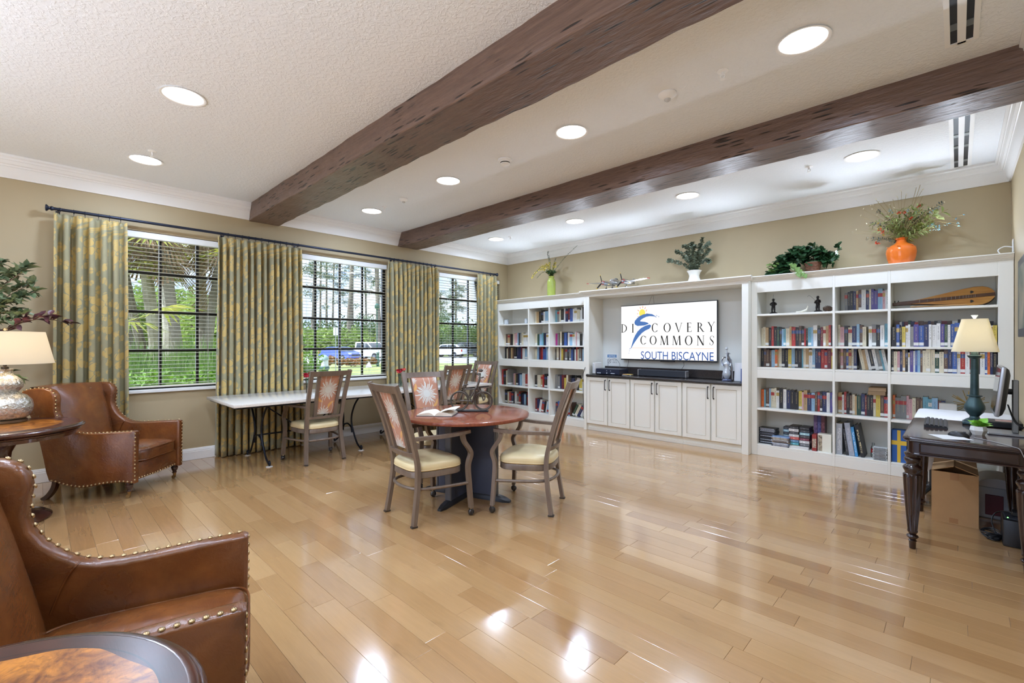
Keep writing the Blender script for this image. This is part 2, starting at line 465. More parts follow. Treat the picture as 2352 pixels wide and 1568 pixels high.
for (c, i) in WIN:
    y0, y1 = c - WH, c + WH
    b = MB()
    fx0, fx1, fw = -0.135, -0.075, 0.04
    b.box((fx0, y0, WZ0), (fx1, y0 + fw, WZ1)).box((fx0, y1 - fw, WZ0), (fx1, y1, WZ1)).box((fx0, y0, WZ0), (fx1, y1, WZ0 + fw)).box((fx0, y0, WZ1 - fw), (fx1, y1, WZ1))
    win = b.build('window_%d' % i, BRONZE, smooth=0, kind='structure')
    yb = [c - 0.362, c, c + 0.362]; zb = [1.297, 1.737, 2.178]
    for yy in yb: MB().box((-0.118, yy - 0.014, WZ0 + fw), (-0.092, yy + 0.014, WZ1 - fw)).build('muntin', BRONZE, win, 0)
    for zz in zb: MB().box((-0.117, y0 + fw, zz - 0.014), (-0.093, y1 - fw, zz + 0.014)).build('muntin', BRONZE, win, 0)
    ye = [y0 + fw] + yb + [y1 - fw]; ze = [WZ0 + fw] + zb + [WZ1 - fw]
    for a in range(4):
        for e in range(4):
            o = bpy.data.objects.new('pane', PANE); COL.objects.link(o); o.parent = win
            o.location = (-0.105, (ye[a] + ye[a+1]) / 2, (ze[e] + ze[e+1]) / 2)
    MB().bbox((-0.075, y0 + 0.001, WZ0 - 0.004), (0.001, y1 - 0.001, WZ0 + 0.012), 0.003).bbox((0.001, y0 - 0.03, 0.825), (0.035, y1 + 0.03, 0.862), 0.006).build('window_sill', SILLW, win)
    bl = thing('window_blind', 'open off-white slatted blind in window, ' + order[i - 1], 'blind', (-0.045, c, WZ0))
    MB().bbox((-0.028, -WH + 0.006, WZ1 - WZ0 - 0.075), (0.036, WH - 0.006, WZ1 - WZ0 - 0.004), 0.004).build('headrail', SILLW, bl)
    z = 0.07
    while z < WZ1 - WZ0 - 0.09:
        o = bpy.data.objects.new('slat', SLAT); COL.objects.link(o); o.parent = bl
        o.location = (0, 0, z); o.rotation_euler = (0, 0.0, 0)
        z += 0.0438
    MB().bbox((-0.026, -WH + 0.012, 0.03), (0.026, WH - 0.012, 0.05), 0.004).build('bottom_rail', BLIND, bl)
    for yy in (-0.5, -0.02, 0.46):
        MB().tube([(0.0255, yy, 0.04), (0.0255, yy, WZ1 - WZ0 - 0.08)], 0.0013, 5).tube([(-0.0255, yy, 0.04), (-0.0255, yy, WZ1 - WZ0 - 0.08)], 0.0013, 5).build('ladder_cord', CORD, bl)
# ---- curtain fabric: sage damask with gold flowers and leaves, mapped along the cloth
def curtain_mat():
    M = Mat('sage_gold_damask'); uv = M.coord('UV')
    u, v, _ = M.xyz(uv)
    wob = M.noise(uv, 9, 2)
    def flowers(sc, off, rad, petals, seed):
        p = M.scale(uv, (sc, sc * 0.78, 1), (off, seed, 0))
        pos = M.vor(p, 1.0, 'Position', 0.75, '2D')
        px, py, _ = M.xyz(p); qx, qy, _ = M.xyz(pos)
        dx, dy = px - qx, py - qy
        r = (dx * dx + dy * dy).op('SQRT'); a = dy.op('ARCTAN2', dx)
        pet = (a * petals + qx * 7.0).op('COSINE').op('ABSOLUTE')
        shape = (pet * 0.5 + 0.5) * rad
        inside = r.lt(shape)
        vein = ((pet.gt(0.93) * -1 + 1) * r.gt(rad * 0.17)).mx(r.lt(rad * 0.1)) if False else (pet.lt(0.16) * -1 + 1)
        ringv = ((r * (9.0 / rad)).op('SINE').gt(0.93) * -1 + 1)
        return inside * vein * ringv
    f1 = flowers(3.6, 0.0, 0.36, 2.5, 0.0)
    f2 = flowers(6.6, 0.37, 0.27, 1.0, 3.1)
    f3 = flowers(7.9, 5.37, 0.22, 1.0, 9.1)
    g = f1.mx(f2 * 0.9).mx(f3 * 0.9) * (wob.ramp(0.25, 0.5) * 0.35 + 0.6)
    weave = M.noise(M.scale(uv, (30, 900, 1)), 1.0, 1).ramp(0.3, 0.7)
    base = M.mix(weave * 0.5, lin((180, 174, 138)), lin((154, 150, 120)))
    base = M.mix(wob.ramp(0.35, 0.7) * 0.4, base, lin((186, 177, 140)))
    col = M.mix(g, base, lin((226, 198, 124)))
    M.set(Base_Color=col, Roughness=0.42, Sheen_Weight=0.3, Specular_IOR_Level=0.5)
    M.bump(g * 0.6 + weave * 0.2, 0.15, 0.002)
    tr = M.t.nodes.new('ShaderNodeBsdfTranslucent'); mx = M.t.nodes.new('ShaderNodeMixShader'); mx.inputs[0].default_value = 0.28
    M.t.links.new(col.k, tr.inputs[0]); M.t.links.new(M.p.outputs[0], mx.inputs[1]); M.t.links.new(tr.outputs[0], mx.inputs[2]); M.t.links.new(mx.outputs[0], M.out.inputs[0])
    return M.m
DAMASK = curtain_mat()
ROD = mat('navy_black_metal', (44, 50, 66), 0.35, 0.6)
RODX, RODZ = 0.10, 2.712
rod = thing('curtain_rod', 'long dark blue metal curtain rod above the three windows', 'curtain rod', (RODX, 0, RODZ))
MB().tube([(0, -6.5, 0), (0, -0.43, 0)], 0.0155, 12).build('pole', ROD, rod)
for yy, s in ((-6.5, -1), (-0.43, 1)):
    mt = Matrix.Translation((0, yy, 0)) @ Matrix.Rotation(-s * PI / 2, 4, 'X')
    MB().lathe([(0.017, -0.01), (0.022, 0), (0.022, 0.01), (0.014, 0.016), (0.016, 0.024), (0.03, 0.034), (0.034, 0.042), (0.03, 0.048), (0.001, 0.052)], 16, mt=mt).build('finial', ROD, rod)
for yy in (-6.46, -5.02, -4.15, -2.66, -1.86, -0.47):
    MB().tube([(-0.098, yy, -0.03), (-0.04, yy, -0.03), (0, yy, -0.018)], 0.006, 6).cbox((-0.0985, yy, -0.03), (0.004, 0.03, 0.06)).build('bracket', ROD, rod)
def curtain(name_label, y0, y1, npl, seed, cat='curtain'):
    r = random.Random(seed)
    root = thing('curtain', name_label, cat, (RODX, (y0 + y1) / 2, 0))
    W = y1 - y0; nu, nv = npl * 14 + 1, 34
    ph = [r.uniform(0.75, 1.25) for _ in range(npl + 2)]; sh = [r.uniform(-0.12, 0.12) for _ in range(npl + 2)]
    zt, zb = 2.672, 0.012
    zs = [zt - (zt - zb) * (j / (nv - 1)) ** 1.25 for j in range(nv)]
    V = []; UV = []
    for j, z in enumerate(zs):
        f = (zt - z) / (zt - zb); acc = 0; last = None
        for i in range(nu):
            s = i / (nu - 1) * npl; k = int(min(s, npl - 1e-6)); fr = s - k
            amp = 0.052 * (ph[k] * (1 - fr) + ph[k + 1] * fr)
            pin = min(1, max(0.0, (f - 0.005) / 0.05)); top = 1 - min(1, max(0, (f - 0.035) / 0.02))
            am = amp * (0.55 + 0.45 * pin) * (0.86 + 0.3 * f)
            wv = math.cos(2 * PI * s); wv = math.copysign(abs(wv) ** 0.75, wv)
            x = -0.006 + am * wv + 0.012 * math.sin(3 * s + seed + 2.2 * f)
            if top > 0: x = x * (1 - 0.35 * top) + 0.008 * top
            x = min(x, 0.062)
            yy = (i / (nu - 1) - 0.5) * W * (1.0 + 0.05 * f * math.sin(seed)) + math.sin(2 * PI * s * 2) * 0.012 * (0.4 + f) + sh[k] * 0.12 * W / npl * math.sin(PI * fr) * f
            x = max(x, -0.082)
            p = (x, yy, z + (0.006 * math.sin(2 * PI * s) if j == nv - 1 else 0)); V.append(p)
            if last: acc += math.dist(p[:2], last[:2])
            last = p; UV.append((acc + seed * 0.37, z))
    b = MB(); b.add(V, [(j*nu+i, (j+1)*nu+i, (j+1)*nu+i+1, j*nu+i+1) for j in range(nv-1) for i in range(nu-1)])
    me = b.mesh('cloth', DAMASK, 60)
    ul = me.uv_layers.new(name='UVMap'); li = np.zeros(len(me.loops), dtype=np.int32); me.loops.foreach_get('vertex_index', li)
    ul.data.foreach_set('uv', np.array(UV, dtype=np.float32)[li].ravel())
    o = bpy.data.objects.new('cloth', me); COL.objects.link(o); o.parent = root
    md = o.modifiers.new('thick', 'SOLIDIFY'); md.thickness = 0.003; md.offset = 0
    ring = MB().tube([(0.021 * math.cos(q * PI / 8), 0, 0.021 * math.sin(q * PI / 8)) for q in range(16)], 0.0028, 6, closed=True).tube([(0, 0, -0.021), (0, 0, -0.045)], 0.002, 5).mesh('ring', ROD)
    for k in range(npl):
        q = bpy.data.objects.new('ring', ring); COL.objects.link(q); q.parent = root
        q.location = (0, ((k + 0.5) / npl - 0.5) * W + r.uniform(-0.006, 0.006), RODZ - 0.004); q.rotation_euler = (0, 0, r.uniform(-0.3, 0.3))
    return root
curtain('sage and gold floral curtain at the left end of the rod, behind the armchair', -6.49, -5.93, 6, 1)
curtain('sage and gold floral curtain behind the left end of the stone-topped table', -5.09, -4.10, 13, 2)
curtain('sage and gold floral curtain between the middle and right windows', -2.78, -1.83, 12, 3)
curtain('narrow sage and gold floral curtain beside the bookcase', -0.905, -0.425, 5, 4)
# ================================================================ ceiling fittings
LENS = mat('lit_lamp_lens', (255, 250, 242), 0.4, emis=4.0)
RINGW = mat('white_fixture_enamel', (247, 247, 246), 0.35)
CHROME = mat('chrome', (200, 200, 200), 0.15, 1.0)
DARKSLOT = mat('black_slot', (20, 20, 20), 0.5)
ring_me = MB().lathe([(0.131, 0.0), (0.139, -0.004), (0.141, -0.007), (0.133, -0.008), (0.123, -0.004), (0.121, 0.0)], 36, cap=False).mesh("trim_ring", RINGW)
lens_me = MB().lathe([(0.1215, -0.001), (0.10, -0.005), (0.05, -0.008), (0.001, -0.009)], 36, cap=False).mesh("lens", LENS)
lamp_data = bpy.data.lights.new('downlight', 'AREA'); lamp_data.shape = 'DISK'; lamp_data.size = 0.24; lamp_data.energy = LAMP_W; lamp_data.color = LAMP_C; lamp_data.spread = math.radians(170)
where = {(0, 0): 'above the far leather armchair', (1, 0): 'left of the near beam, farther from the window', (0, 1): 'between the beams, nearest the windows', (1, 1): 'between the beams, second from the windows', (2, 1): 'between the beams, third from the windows', (3, 1): 'large in the upper right, between the beams',
         (0, 2): 'beyond the far beam, nearest the windows', (1, 2): 'beyond the far beam, above the model airplane', (2, 2): 'beyond the far beam, above the television', (3, 2): 'beyond the far beam, beside the slot vent'}
for i, x in enumerate((0.862, 2.518, 4.185, 5.87)):
    for j, y in enumerate((-5.872, -3.472, -1.148, -8.2)):
        t = thing('recessed_light', 'round white recessed ceiling light ' + where.get((i, j), ('left of the near beam, %s from the windows' % ('first', 'second', 'third', 'fourth')[i]) if j == 0 else ('over the seating by the added terrace doors, %s from the windows' % ('first', 'second', 'third', 'fourth')[i])), 'ceiling light', (x, y, CEIL), group='recessed ceiling lights')
        for nm, me in (('trim_ring', ring_me), ('lens', lens_me)):
            o = bpy.data.objects.new(nm, me); COL.objects.link(o); o.parent = t
        l = bpy.data.objects.new('bulb', lamp_data); COL.objects.link(l); l.parent = t; l.location = (0, 0, -0.016)
def sprinkler(x, y, lab):
    t = thing('fire_sprinkler', lab, 'sprinkler', (x, y, CEIL))
    MB().lathe([(0.034, 0), (0.034, -0.004), (0.028, -0.007), (0.012, -0.008)], 20).build('escutcheon', RINGW, t)
    MB().tube([(0, 0, -0.006), (0, 0, -0.03)], 0.008, 8).tube([(0.008, 0, -0.022), (0.014, 0, -0.036), (0.003, 0, -0.052)], 0.0028, 5).tube([(-0.008, 0, -0.022), (-0.014, 0, -0.036), (-0.003, 0, -0.052)], 0.0028, 5).lathe([(0.001, -0.056), (0.017, -0.055), (0.017, -0.053), (0.001, -0.052)], 14).build('head', RINGW, t)
sprinkler(1.165, -5.862, 'small white fire sprinkler beside the light above the far armchair')
sprinkler(5.42, -3.485, 'white fire sprinkler nearest the large recessed light at upper right')
sprinkler(1.156, -3.45, 'small white fire sprinkler between the beams near the windows')
sprinkler(5.447, -1.187, 'small white fire sprinkler beyond the far beam, left of the slot vent')
sprinkler(1.153, -1.10, 'tiny white fire sprinkler in the far corner of the ceiling')
for x, y, s, lab in ((5.037, -3.476, 1.0, 'white dome motion sensor between the beams'), (1.614, -3.457, 0.85, 'small white dome sensor near the window end of the beams')):
    t = thing('motion_sensor', lab, 'sensor', (x, y, CEIL)); t.scale = (s, s, s)
    MB().lathe([(0.062, 0), (0.064, -0.006), (0.058, -0.016), (0.04, -0.03), (0.024, -0.04)], 24).build('housing', RINGW, t)
    MB().lathe([(0.024, -0.039), (0.021, -0.048), (0.012, -0.055), (0.001, -0.057)], 16).build('lens_dome', mat('sensor_lens', (205, 205, 203), 0.2), t)
t = thing('smoke_detector', 'round white smoke detector with dark slots on the ceiling', 'smoke detector', (3.377, -3.452, CEIL))
MB().lathe([(0.066, 0), (0.068, -0.008), (0.064, -0.018), (0.052, -0.02), (0.05, -0.032)], 28).build('base_plate', RINGW, t)
MB().lathe([(0.047, -0.03), (0.046, -0.042)], 28).build('sensing_slots', DARKSLOT, t)
MB().lathe([(0.048, -0.041), (0.047, -0.05), (0.036, -0.057), (0.001, -0.058)], 28).build('cover', RINGW, t)
def slot_vent(x0, x1, y0, y1, lab):
    t = thing('slot_diffuser', lab, 'air vent', ((x0 + x1) / 2, (y0 + y1) / 2, CEIL))
    w, L = (x1 - x0) / 2, (y1 - y0) / 2; sw = 0.025; z = -0.007
    xs = [-w, -0.047, -0.047 + sw * 1.0, -0.0 - 0.0 + 0.022, 0.047, w]
    b = MB().box((-w, -L, z), (-0.048, L, 0.0)).box((-0.018, -L, z), (0.018, L, 0)).box((0.048, -L, z), (w, L, 0)).box((-0.048, -L, z), (0.048, -L + 0.02, 0)).box((-0.048, L - 0.02, z), (0.048, L, 0))
    b.build('frame', RINGW, t, 0)
    for s in (-1, 1):
        MB().box((s * 0.033 - 0.0148, -L + 0.02, -0.001), (s * 0.033 + 0.0148, L - 0.02, 0.0)).build('slot', DARKSLOT, t, 0)
        for yy in (-L + 0.12, -L + 0.6, 0.1, L - 0.25):
            MB().box((s * 0.033 - 0.0148, yy, -0.0055), (s * 0.033 + 0.0148, yy + 0.07, -0.001)).build('damper_clip', mat('clip_steel', (120, 122, 120), 0.4, 0.7), t, 0)
slot_vent(6.468, 6.612, -4.2, -2.80, 'long white linear slot air vent cut by the top of the frame')
slot_vent(6.472, 6.622, -1.75, -0.13, 'long white linear slot air vent beyond the far beam')
# ================================================================ built-in bookcases and media wall
SHELVES_L = {0: [1.745, 1.343, 1.085, 0.584, 0.225], 1: [1.745, 1.343, 1.085, 0.584, 0.13], 2: [1.745, 1.343, 1.085, 0.584, 0.13]}
SHELVES_R = {k: [1.742, 1.346, 1.086, 0.581, 0.137] for k in range(3)}
BAYS_L = [(0.15, 0.91), (0.935, 1.394), (1.417, 2.188)]
BAYS_R = [(4.738, 5.515), (5.538, 5.997), (6.021, 6.795)]
FY = -0.394
def bookcase(label, x0, x1, bays, shelves):
    t = thing('bookcase', label, 'bookcase', (x0, 0, 0)); O = Vector((x0, 0, 0))
    def bx(nm, a, b, bev=0.002):
        return MB().bbox((a[0] - x0, a[1], a[2]), (b[0] - x0, b[1], b[2]), bev).build(nm, SHELFW, t)
    bx('back_panel', (x0, -0.012, 0.1), (x1, -0.001, 2.15))
    bx('side_panel', (x0, FY, 0), (bays[0][0], -0.012, 2.15)); bx('side_panel', (bays[-1][1], FY, 0), (x1, -0.012, 2.15))
    for k in range(2): bx('divider', (bays[k][1], FY, 0.0), (bays[k + 1][0], -0.012, 2.15))
    for k, (a, b) in enumerate(bays):
        for z in shelves[k]: bx('shelf', (a + 0.0005, FY + 0.004, z - 0.024), (b - 0.0005, -0.012, z))
        bx('top_fascia', (a, FY + 0.002, 2.008), (b, FY + 0.022, 2.15)); bx('middle_fascia', (a, FY + 0.002, 0.953), (b, FY + 0.022, 1.0605))
        bx('plinth', (a, FY + 0.002, 0.0), (b, FY + 0.022, shelves[k][4] - 0.025))
    bx('top_board', (x0, FY, 2.15), (x1, -0.001, 2.165))
    pr = [(0, 2.148), (0.006, 2.148), (0.008, 2.160), (0.02, 2.166), (0.022, 2.176), (0.034, 2.182), (0.036, 2.193), (0.046, 2.198), (0.046, 2.208), (0, 2.208)]
    b = MB().bar([[(x, FY - r, z) for r, z in pr] for x in (-0.0, x1 - x0)]); b.box((0, FY, 2.165), (x1 - x0, -0.001, 2.2075)); b.build('cornice', SHELFW, t)
    return t
bookcase('tall cream built-in bookcase beside the window curtain', 0.096, 2.208, BAYS_L, SHELVES_L)
bookcase('tall cream built-in bookcase behind the desk lamp', 4.67, XR - 0.004, BAYS_R, SHELVES_R)
NICHE = mat('pale_grey_niche_paint', (221, 224, 220), 0.5)
t = thing('media_surround', 'white niche surround framing the wall-mounted television', 'wall unit', (2.21, 0, 0))
X0 = 2.21
def bx(nm, a, b, m=SHELFW, bev=0.002): return MB().bbox((a[0] - X0, a[1], a[2]), (b[0] - X0, b[1], b[2]), bev).build(nm, m, t)
TY = -0.495
bx('back_panel', (2.26, -0.014, 0.90), (4.66, -0.002, 2.12), NICHE)
bx('side_panel', (2.209, TY, 0.0), (2.262, -0.002, 2.12)); bx('side_panel', (4.592, TY, 0.0), (4.669, -0.002, 2.12))
bx('post', (2.262, TY, 0.89), (2.309, TY + 0.02, 2.12)); bx('header', (2.209, TY, 2.118), (4.669, -0.002, 2.155))
pr = [(0, 2.150), (0.006, 2.150), (0.008, 2.160), (0.02, 2.166), (0.022, 2.176), (0.036, 2.182), (0.038, 2.193), (0.052, 2.2), (0.052, 2.214), (0, 2.214)]
b = MB().bar([[(x - X0, TY - r, z) for r, z in pr] for x in (2.155, 4.715)])
b.box((2.209 - X0, TY, 2.155), (4.669 - X0, -0.002, 2.2135)); b.build('cornice', SHELFW, t)
BLACKM = mat('oil_rubbed_bronze', (38, 36, 40), 0.35, 0.7)
BEAD = mat('antiqued_bead', (196, 188, 170), 0.5)
def door(par, xa, xb, z0, z1, hx):
    d = MB().bbox((xa, -0.019, z0), (xb, 0, z1), 0.002).build('door', SHELFW, par)
    s = 0.058; b = MB()
    # raised stiles and rails with a recessed centre panel
    for a, c in (((xa, z0), (xa + s, z1)), ((xb - s, z0), (xb, z1)), ((xa + s, z0), (xb - s, z0 + s)), ((xa + s, z1 - s), (xb - s, z1))):
        b.bbox((a[0], -0.027, a[1]), (c[0], -0.019, c[1]), 0.0018)
    b.build('door_frame', SHELFW, d)
    q = s - 0.002; b = MB()
    P = [(xa + q, z0 + q), (xb - q, z0 + q), (xb - q, z1 - q), (xa + q, z1 - q)]
    for i in range(4):
        u, v = P[i], P[(i + 1) % 4]
        b.tube([(u[0], -0.0245, u[1]), (v[0], -0.0245, v[1])], 0.004, 6)
    b.build('bead', BEAD, d)
    MB().tube(bez([(hx, -0.027, 0.66), (hx, -0.048, 0.664), (hx, -0.05, 0.735), (hx, -0.048, 0.806), (hx, -0.027, 0.81)], 5), 0.0052, 8).cbox((hx, -0.029, 0.66), (0.014, 0.004, 0.016)).cbox((hx, -0.029, 0.81), (0.014, 0.004, 0.016)).build('handle', BLACKM, d)
DP = [(2.268, 2.641, 2.661, 3.026), (3.049, 3.417, 3.438, 3.817), (3.836, 4.204, 4.222, 4.586)]
for k, (a, b_, c, d) in enumerate(DP):
    xs, xe = (2.2625, 3.0375, 3.8265, 4.5915)[k], (2.2625, 3.0375, 3.8265, 4.5915)[k + 1]
    cb = thing('base_cabinet', 'white two-door base cabinet with black pulls, ' + ('under the disc player', 'under the soundbar, middle of three', 'under the cellist sculpture')[k], 'cabinet', (xs, -0.465, 0), group='media wall cabinets')
    MB().bbox((0.0005, 0, 0.1), (xe - xs - 0.0005, 0.45, 0.855), 0.002).build('body', SHELFW, cb)
    MB().bbox((0.0005, 0.022, 0.0), (xe - xs - 0.0005, 0.05, 0.1), 0.001).bbox((0.0005, 0.012, 0.0), (xe - xs - 0.0005, 0.0215, 0.045), 0.002).build('toe_kick', SHELFW, cb)
    door(cb, a - xs, b_ - xs, 0.112, 0.845, b_ - xs - 0.028); door(cb, c - xs, d - xs, 0.112, 0.845, c - xs + 0.028)
def granite():
    M = Mat('dark_granite'); v = M.coord('World')
    sp = M.vor(v, 190).ramp(0.1, 0.5); n = M.noise(v, 60, 3).ramp(0.4, 0.65)
    M.set(Base_Color=M.mix(n, M.mix(sp, lin((96, 88, 82)), lin((38, 36, 38))), lin((58, 52, 50))), Roughness=0.12)
    return M.m
GRAN = granite()
t = thing('granite_counter', 'dark speckled granite counter and backsplash below the television', 'countertop', (2.2625, 0, 0.855))
MB().bbox((0.0005, -0.515, 0.0005), (2.329, -0.016, 0.03), 0.006, seg=2).build('slab', GRAN, t)
MB().bbox((0.047, -0.034, 0.0305), (2.329, -0.0155, 0.15), 0.003).build('backsplash', GRAN, t)
# ---- small uplights lying on top of the cases, hidden from the floor by the cornices
puck = bpy.data.lights.new('uplight', 'AREA'); puck.shape = 'DISK'; puck.size = 0.09; puck.energy = PUCK_W; puck.color = (0.84, 0.95, 1.12); puck.spread = math.radians(125)
pm, pl_ = mat('puck_black', (30, 30, 32), .4, .5), mat('puck_lens', (255, 250, 240), .3, emis=4.0)
for k, x in enumerate((0.75, 1.95, 3.05, 4.35, 5.62, 6.52)):
    t = thing('uplight_puck', 'small black uplight lying on the case top, %s from the windows' % ('first', 'second', 'third', 'fourth', 'fifth', 'sixth')[k], 'uplight', (x, -0.17, 2.2145 if 2.2 < x < 4.67 else 2.2085), group='case-top uplights')
    MB().lathe([(.05, 0), (.055, .004), (.055, .02), (.05, .024), (.046, .02)], 24).build('housing', pm, t)
    MB().lathe([(.0455, .019), (.001, .021)], 24, cap=False).build('lens', pl_, t)
    l = bpy.data.objects.new('bulb', puck); COL.objects.link(l); l.parent = t; l.location = (0, 0, .026); l.rotation_euler = (PI + math.radians(48), 0, 0)
# ================================================================ books
BC = {'w': ('white', (232, 231, 227)), 'c': ('cream', (222, 212, 184)), 'k': ('black', (34, 33, 36)), 'n': ('navy blue', (38, 48, 88)), 'b': ('blue', (58, 92, 160)), 'l': ('light blue', (150, 186, 212)), 'r': ('red', (172, 46, 42)),
      'm': ('maroon', (112, 34, 44)), 'g': ('dark green', (42, 74, 58)), 'y': ('yellow', (214, 190, 84)), 'o': ('orange', (222, 112, 48)), 't': ('tan', (190, 158, 112)), 's': ('brown', (98, 72, 58)), 'e': ('grey', (132, 132, 130)),
      'p': ('purple', (84, 72, 140)), 'v': ('pale pink', (216, 168, 170)), 'a': ('aqua blue', (112, 166, 182)), 'P': ('magenta', (176, 44, 132)), 'G': ('lime green', (150, 178, 70))}
PAGE = mat('page_edges', (226, 218, 196), 0.8, stretch=(400, 1, 1), c2=(205, 196, 172), vs=1.0)
def book_mat(k, name, c, var):
    M = Mat('book_' + name.replace(' ', '_') + '_%d' % var); v = M.coord('Object'); x, y, z = M.xyz(v)
    inf = M.t.nodes.new('ShaderNodeObjectInfo'); rnd = X(M.t, inf.outputs['Random'])
    base = lin(c); lum = sum(base) / 3
    ink = lin((30, 28, 30)) if lum > 0.28 else lin((214, 196, 150))
    # lettering-like print running up the spine, a band and the library sticker
    txt = M.noise(M.vec(x * 320.0, rnd * 40.0, z * (190.0 + 90 * var)), 1.0, 1, 0.4).gt(0.53) * z.gt(0.07) * z.lt(0.205) * x.op('ABSOLUTE').lt(0.0045)
    col = M.mix(M.noise(M.vec(x * 9, y * 9, z * 16 + rnd * 30), 1.0, 3).ramp(0.35, 0.7) * 0.35, base, tuple(q * 0.6 + 0.02 for q in base))
    if var == 1:
        band = z.gt(0.15) * z.lt(0.19)
        col = M.mix(band * rnd.gt(0.35), col, lin(RN.choice([(225, 222, 214), (190, 160, 90), (170, 50, 46), (60, 80, 130)])))
    col = M.mix(txt * 0.6, col, ink)
    col = M.mix(z.gt(0.012) * z.lt(0.042) * (rnd * 7.3).op('FRACT').gt(0.5), col, lin((226, 226, 222)))
    M.set(Base_Color=col, Roughness=0.38)
    return M.m
BM = {}
def bmat(k, v):
    if (k, v) not in BM: BM[(k, v)] = book_mat(k, BC[k][0], BC[k][1], v)
    return BM[(k, v)]
def book_geo(b, w, h, d, mt=None, m0=0, m1=1):
    q = 0.0026
    b.box((-w/2, 0, 0), (w/2, q, h), m0, mt).box((-w/2, q, 0), (-w/2 + q, d, h), m0, mt).box((w/2 - q, q, 0), (w/2, d, h), m0, mt)
    b.box((-w/2 + q, q, 0.004), (w/2 - q, d - 0.004, h - 0.004), m1, mt)
ORD = ['first', 'second', 'third', 'fourth', 'fifth', 'sixth', 'seventh', 'eighth', 'ninth', 'tenth'] + [str(i) + ('st' if i % 10 == 1 and i != 11 else 'nd' if i % 10 == 2 and i != 12 else 'rd' if i % 10 == 3 and i != 13 else 'th') for i in range(11, 60)]
ALLB = []
def shelf_books(case, bay, sh, x0, x1, z, y, s, h=0.225, hv=0.025, grp='', d=0.15, where=None, fill=1.0):
    toks = []; lean = 0
    for ch in s.replace(' ', ''):
        if ch == '/': lean = 0.17; continue
        if ch == '|': lean = 0; continue
        if ch == '\\': lean = -0.17; continue
        if ch == '>': lean = 0.5; continue
        toks.append((ch, lean))
    la = max((abs(l) for _, l in toks), default=0); slack = (h + hv) * math.sin(la) + (0.004 if la else 0)
    ws = [RN.uniform(0.55, 1.4) for _ in toks]; tot = sum(ws); x = x0; avail = (x1 - x0) - slack; prev = 0
    for i, ((ch, ln), q) in enumerate(zip(toks, ws)):
        w = q / tot * avail; hh = h + RN.uniform(-hv, hv)
        if ln < 0 and prev == 0: x += slack
        prev = ln
        if ch == '.': x += w; continue
        ALLB.append(dict(c=ch, x=x + w / 2, w=(w - 0.0008) * math.cos(ln), h=hh if not ln else min(hh, h), y=y + RN.uniform(0, 0.012), z=z, lean=ln, d=d * RN.uniform(0.88, 1.05), case=case, bay=bay, sh=sh, i=i, where=where))
        x += w
SH = ['top', 'second', 'third', 'fourth', 'bottom']; BY = ['left', 'middle', 'right']
LS = {(0, 1): 'cstskcvvlkecwwtwv', (0, 2): 'kcsktsknnnmwlwlar', (0, 3): 'rkceevtknlwwrvmk', (0, 4): 'kcrnkwerknlkrlwk', (1, 0): 'ctkkwlywn', (1, 1): 'cglaknwcw', (1, 2): 'clnmrbblwerv', (1, 3): 'kctrkwbb', (1, 4): 'mn/wrkwlvm',
      (2, 0): 'aeckwnmbwwcwwkwlew', (2, 1): 'Pesckbnwlwwvwwkwnkr', (2, 2): 'kcswysekebnwrceslwmep', (2, 3): 'eenmycsknkkywwew', (2, 4): 'nbwockls>gcnwG'}
for (bay, sh), s in LS.items():
    a, b_ = BAYS_L[bay]
    if sh == 3 and bay == 0: shelf_books('left', bay, sh, a + .02, a + .22, SHELVES_L[bay][sh], -0.33, s[:4], 0.285, 0.02, d=0.2); shelf_books('left', bay, sh, a + .222, b_, SHELVES_L[bay][sh], -0.24, s[4:], 0.225)
    else: shelf_books('left', bay, sh, a + 0.004, b_ - (0.03 if sh == 4 else 0.006), SHELVES_L[bay][sh], -0.236 if sh < 4 else -0.225, s, 0.222 if sh != 2 else 0.215, fill=0.93 if '/' in s or '>' in s else 1)
RS = {(0, 1): 'cctkrkgklactrkskrkalwkmctrk', (0, 2): 'kssslotckkylkkactwlnnrrmy', (0, 3): 'oaslccwkwnkkyvtnlsrknwp', (1, 0): 'ek kntswncpplvw', (1, 1): 'cvkcnlsc.wekwa', (1, 2): 'svsbtcn\\ctwkweaw', (1, 3): 'twrksctgnmkkcysr',
      (2, 1): 'kbkywwepbnwwwpgwbbkwnweskwy', (2, 2): 'kcvntkwpwblscccgcsnbwrwrkwbonk', (2, 3): 'oeevvcssaalmn'}
for (bay, sh), s in RS.items():
    a, b_ = BAYS_R[bay]
    y = -0.372 if bay == 2 and sh < 3 else -0.24
    if (bay, sh) == (2, 3): b_ = a + 0.42
    if (bay, sh) == (1, 0): a += 0.05; y = -0.16
    shelf_books('right', bay, sh, a + 0.004, b_ - 0.006, SHELVES_R[bay][sh], y, s, 0.216 if bay == 2 and sh < 3 else 0.23, fill=0.95 if '\\' in s else 1, hv=0.02)
for sh, s in ((1, 'swnmgnrssnskemswkgoskyk'), (2, 'cscteketsknwtssermgekgkskn')):
    a, b_ = BAYS_R[2]; shelf_books('right', 2, sh, a + .02, b_ - .02, SHELVES_R[2][sh], -0.19, s, 0.262, 0.015, where='back row')
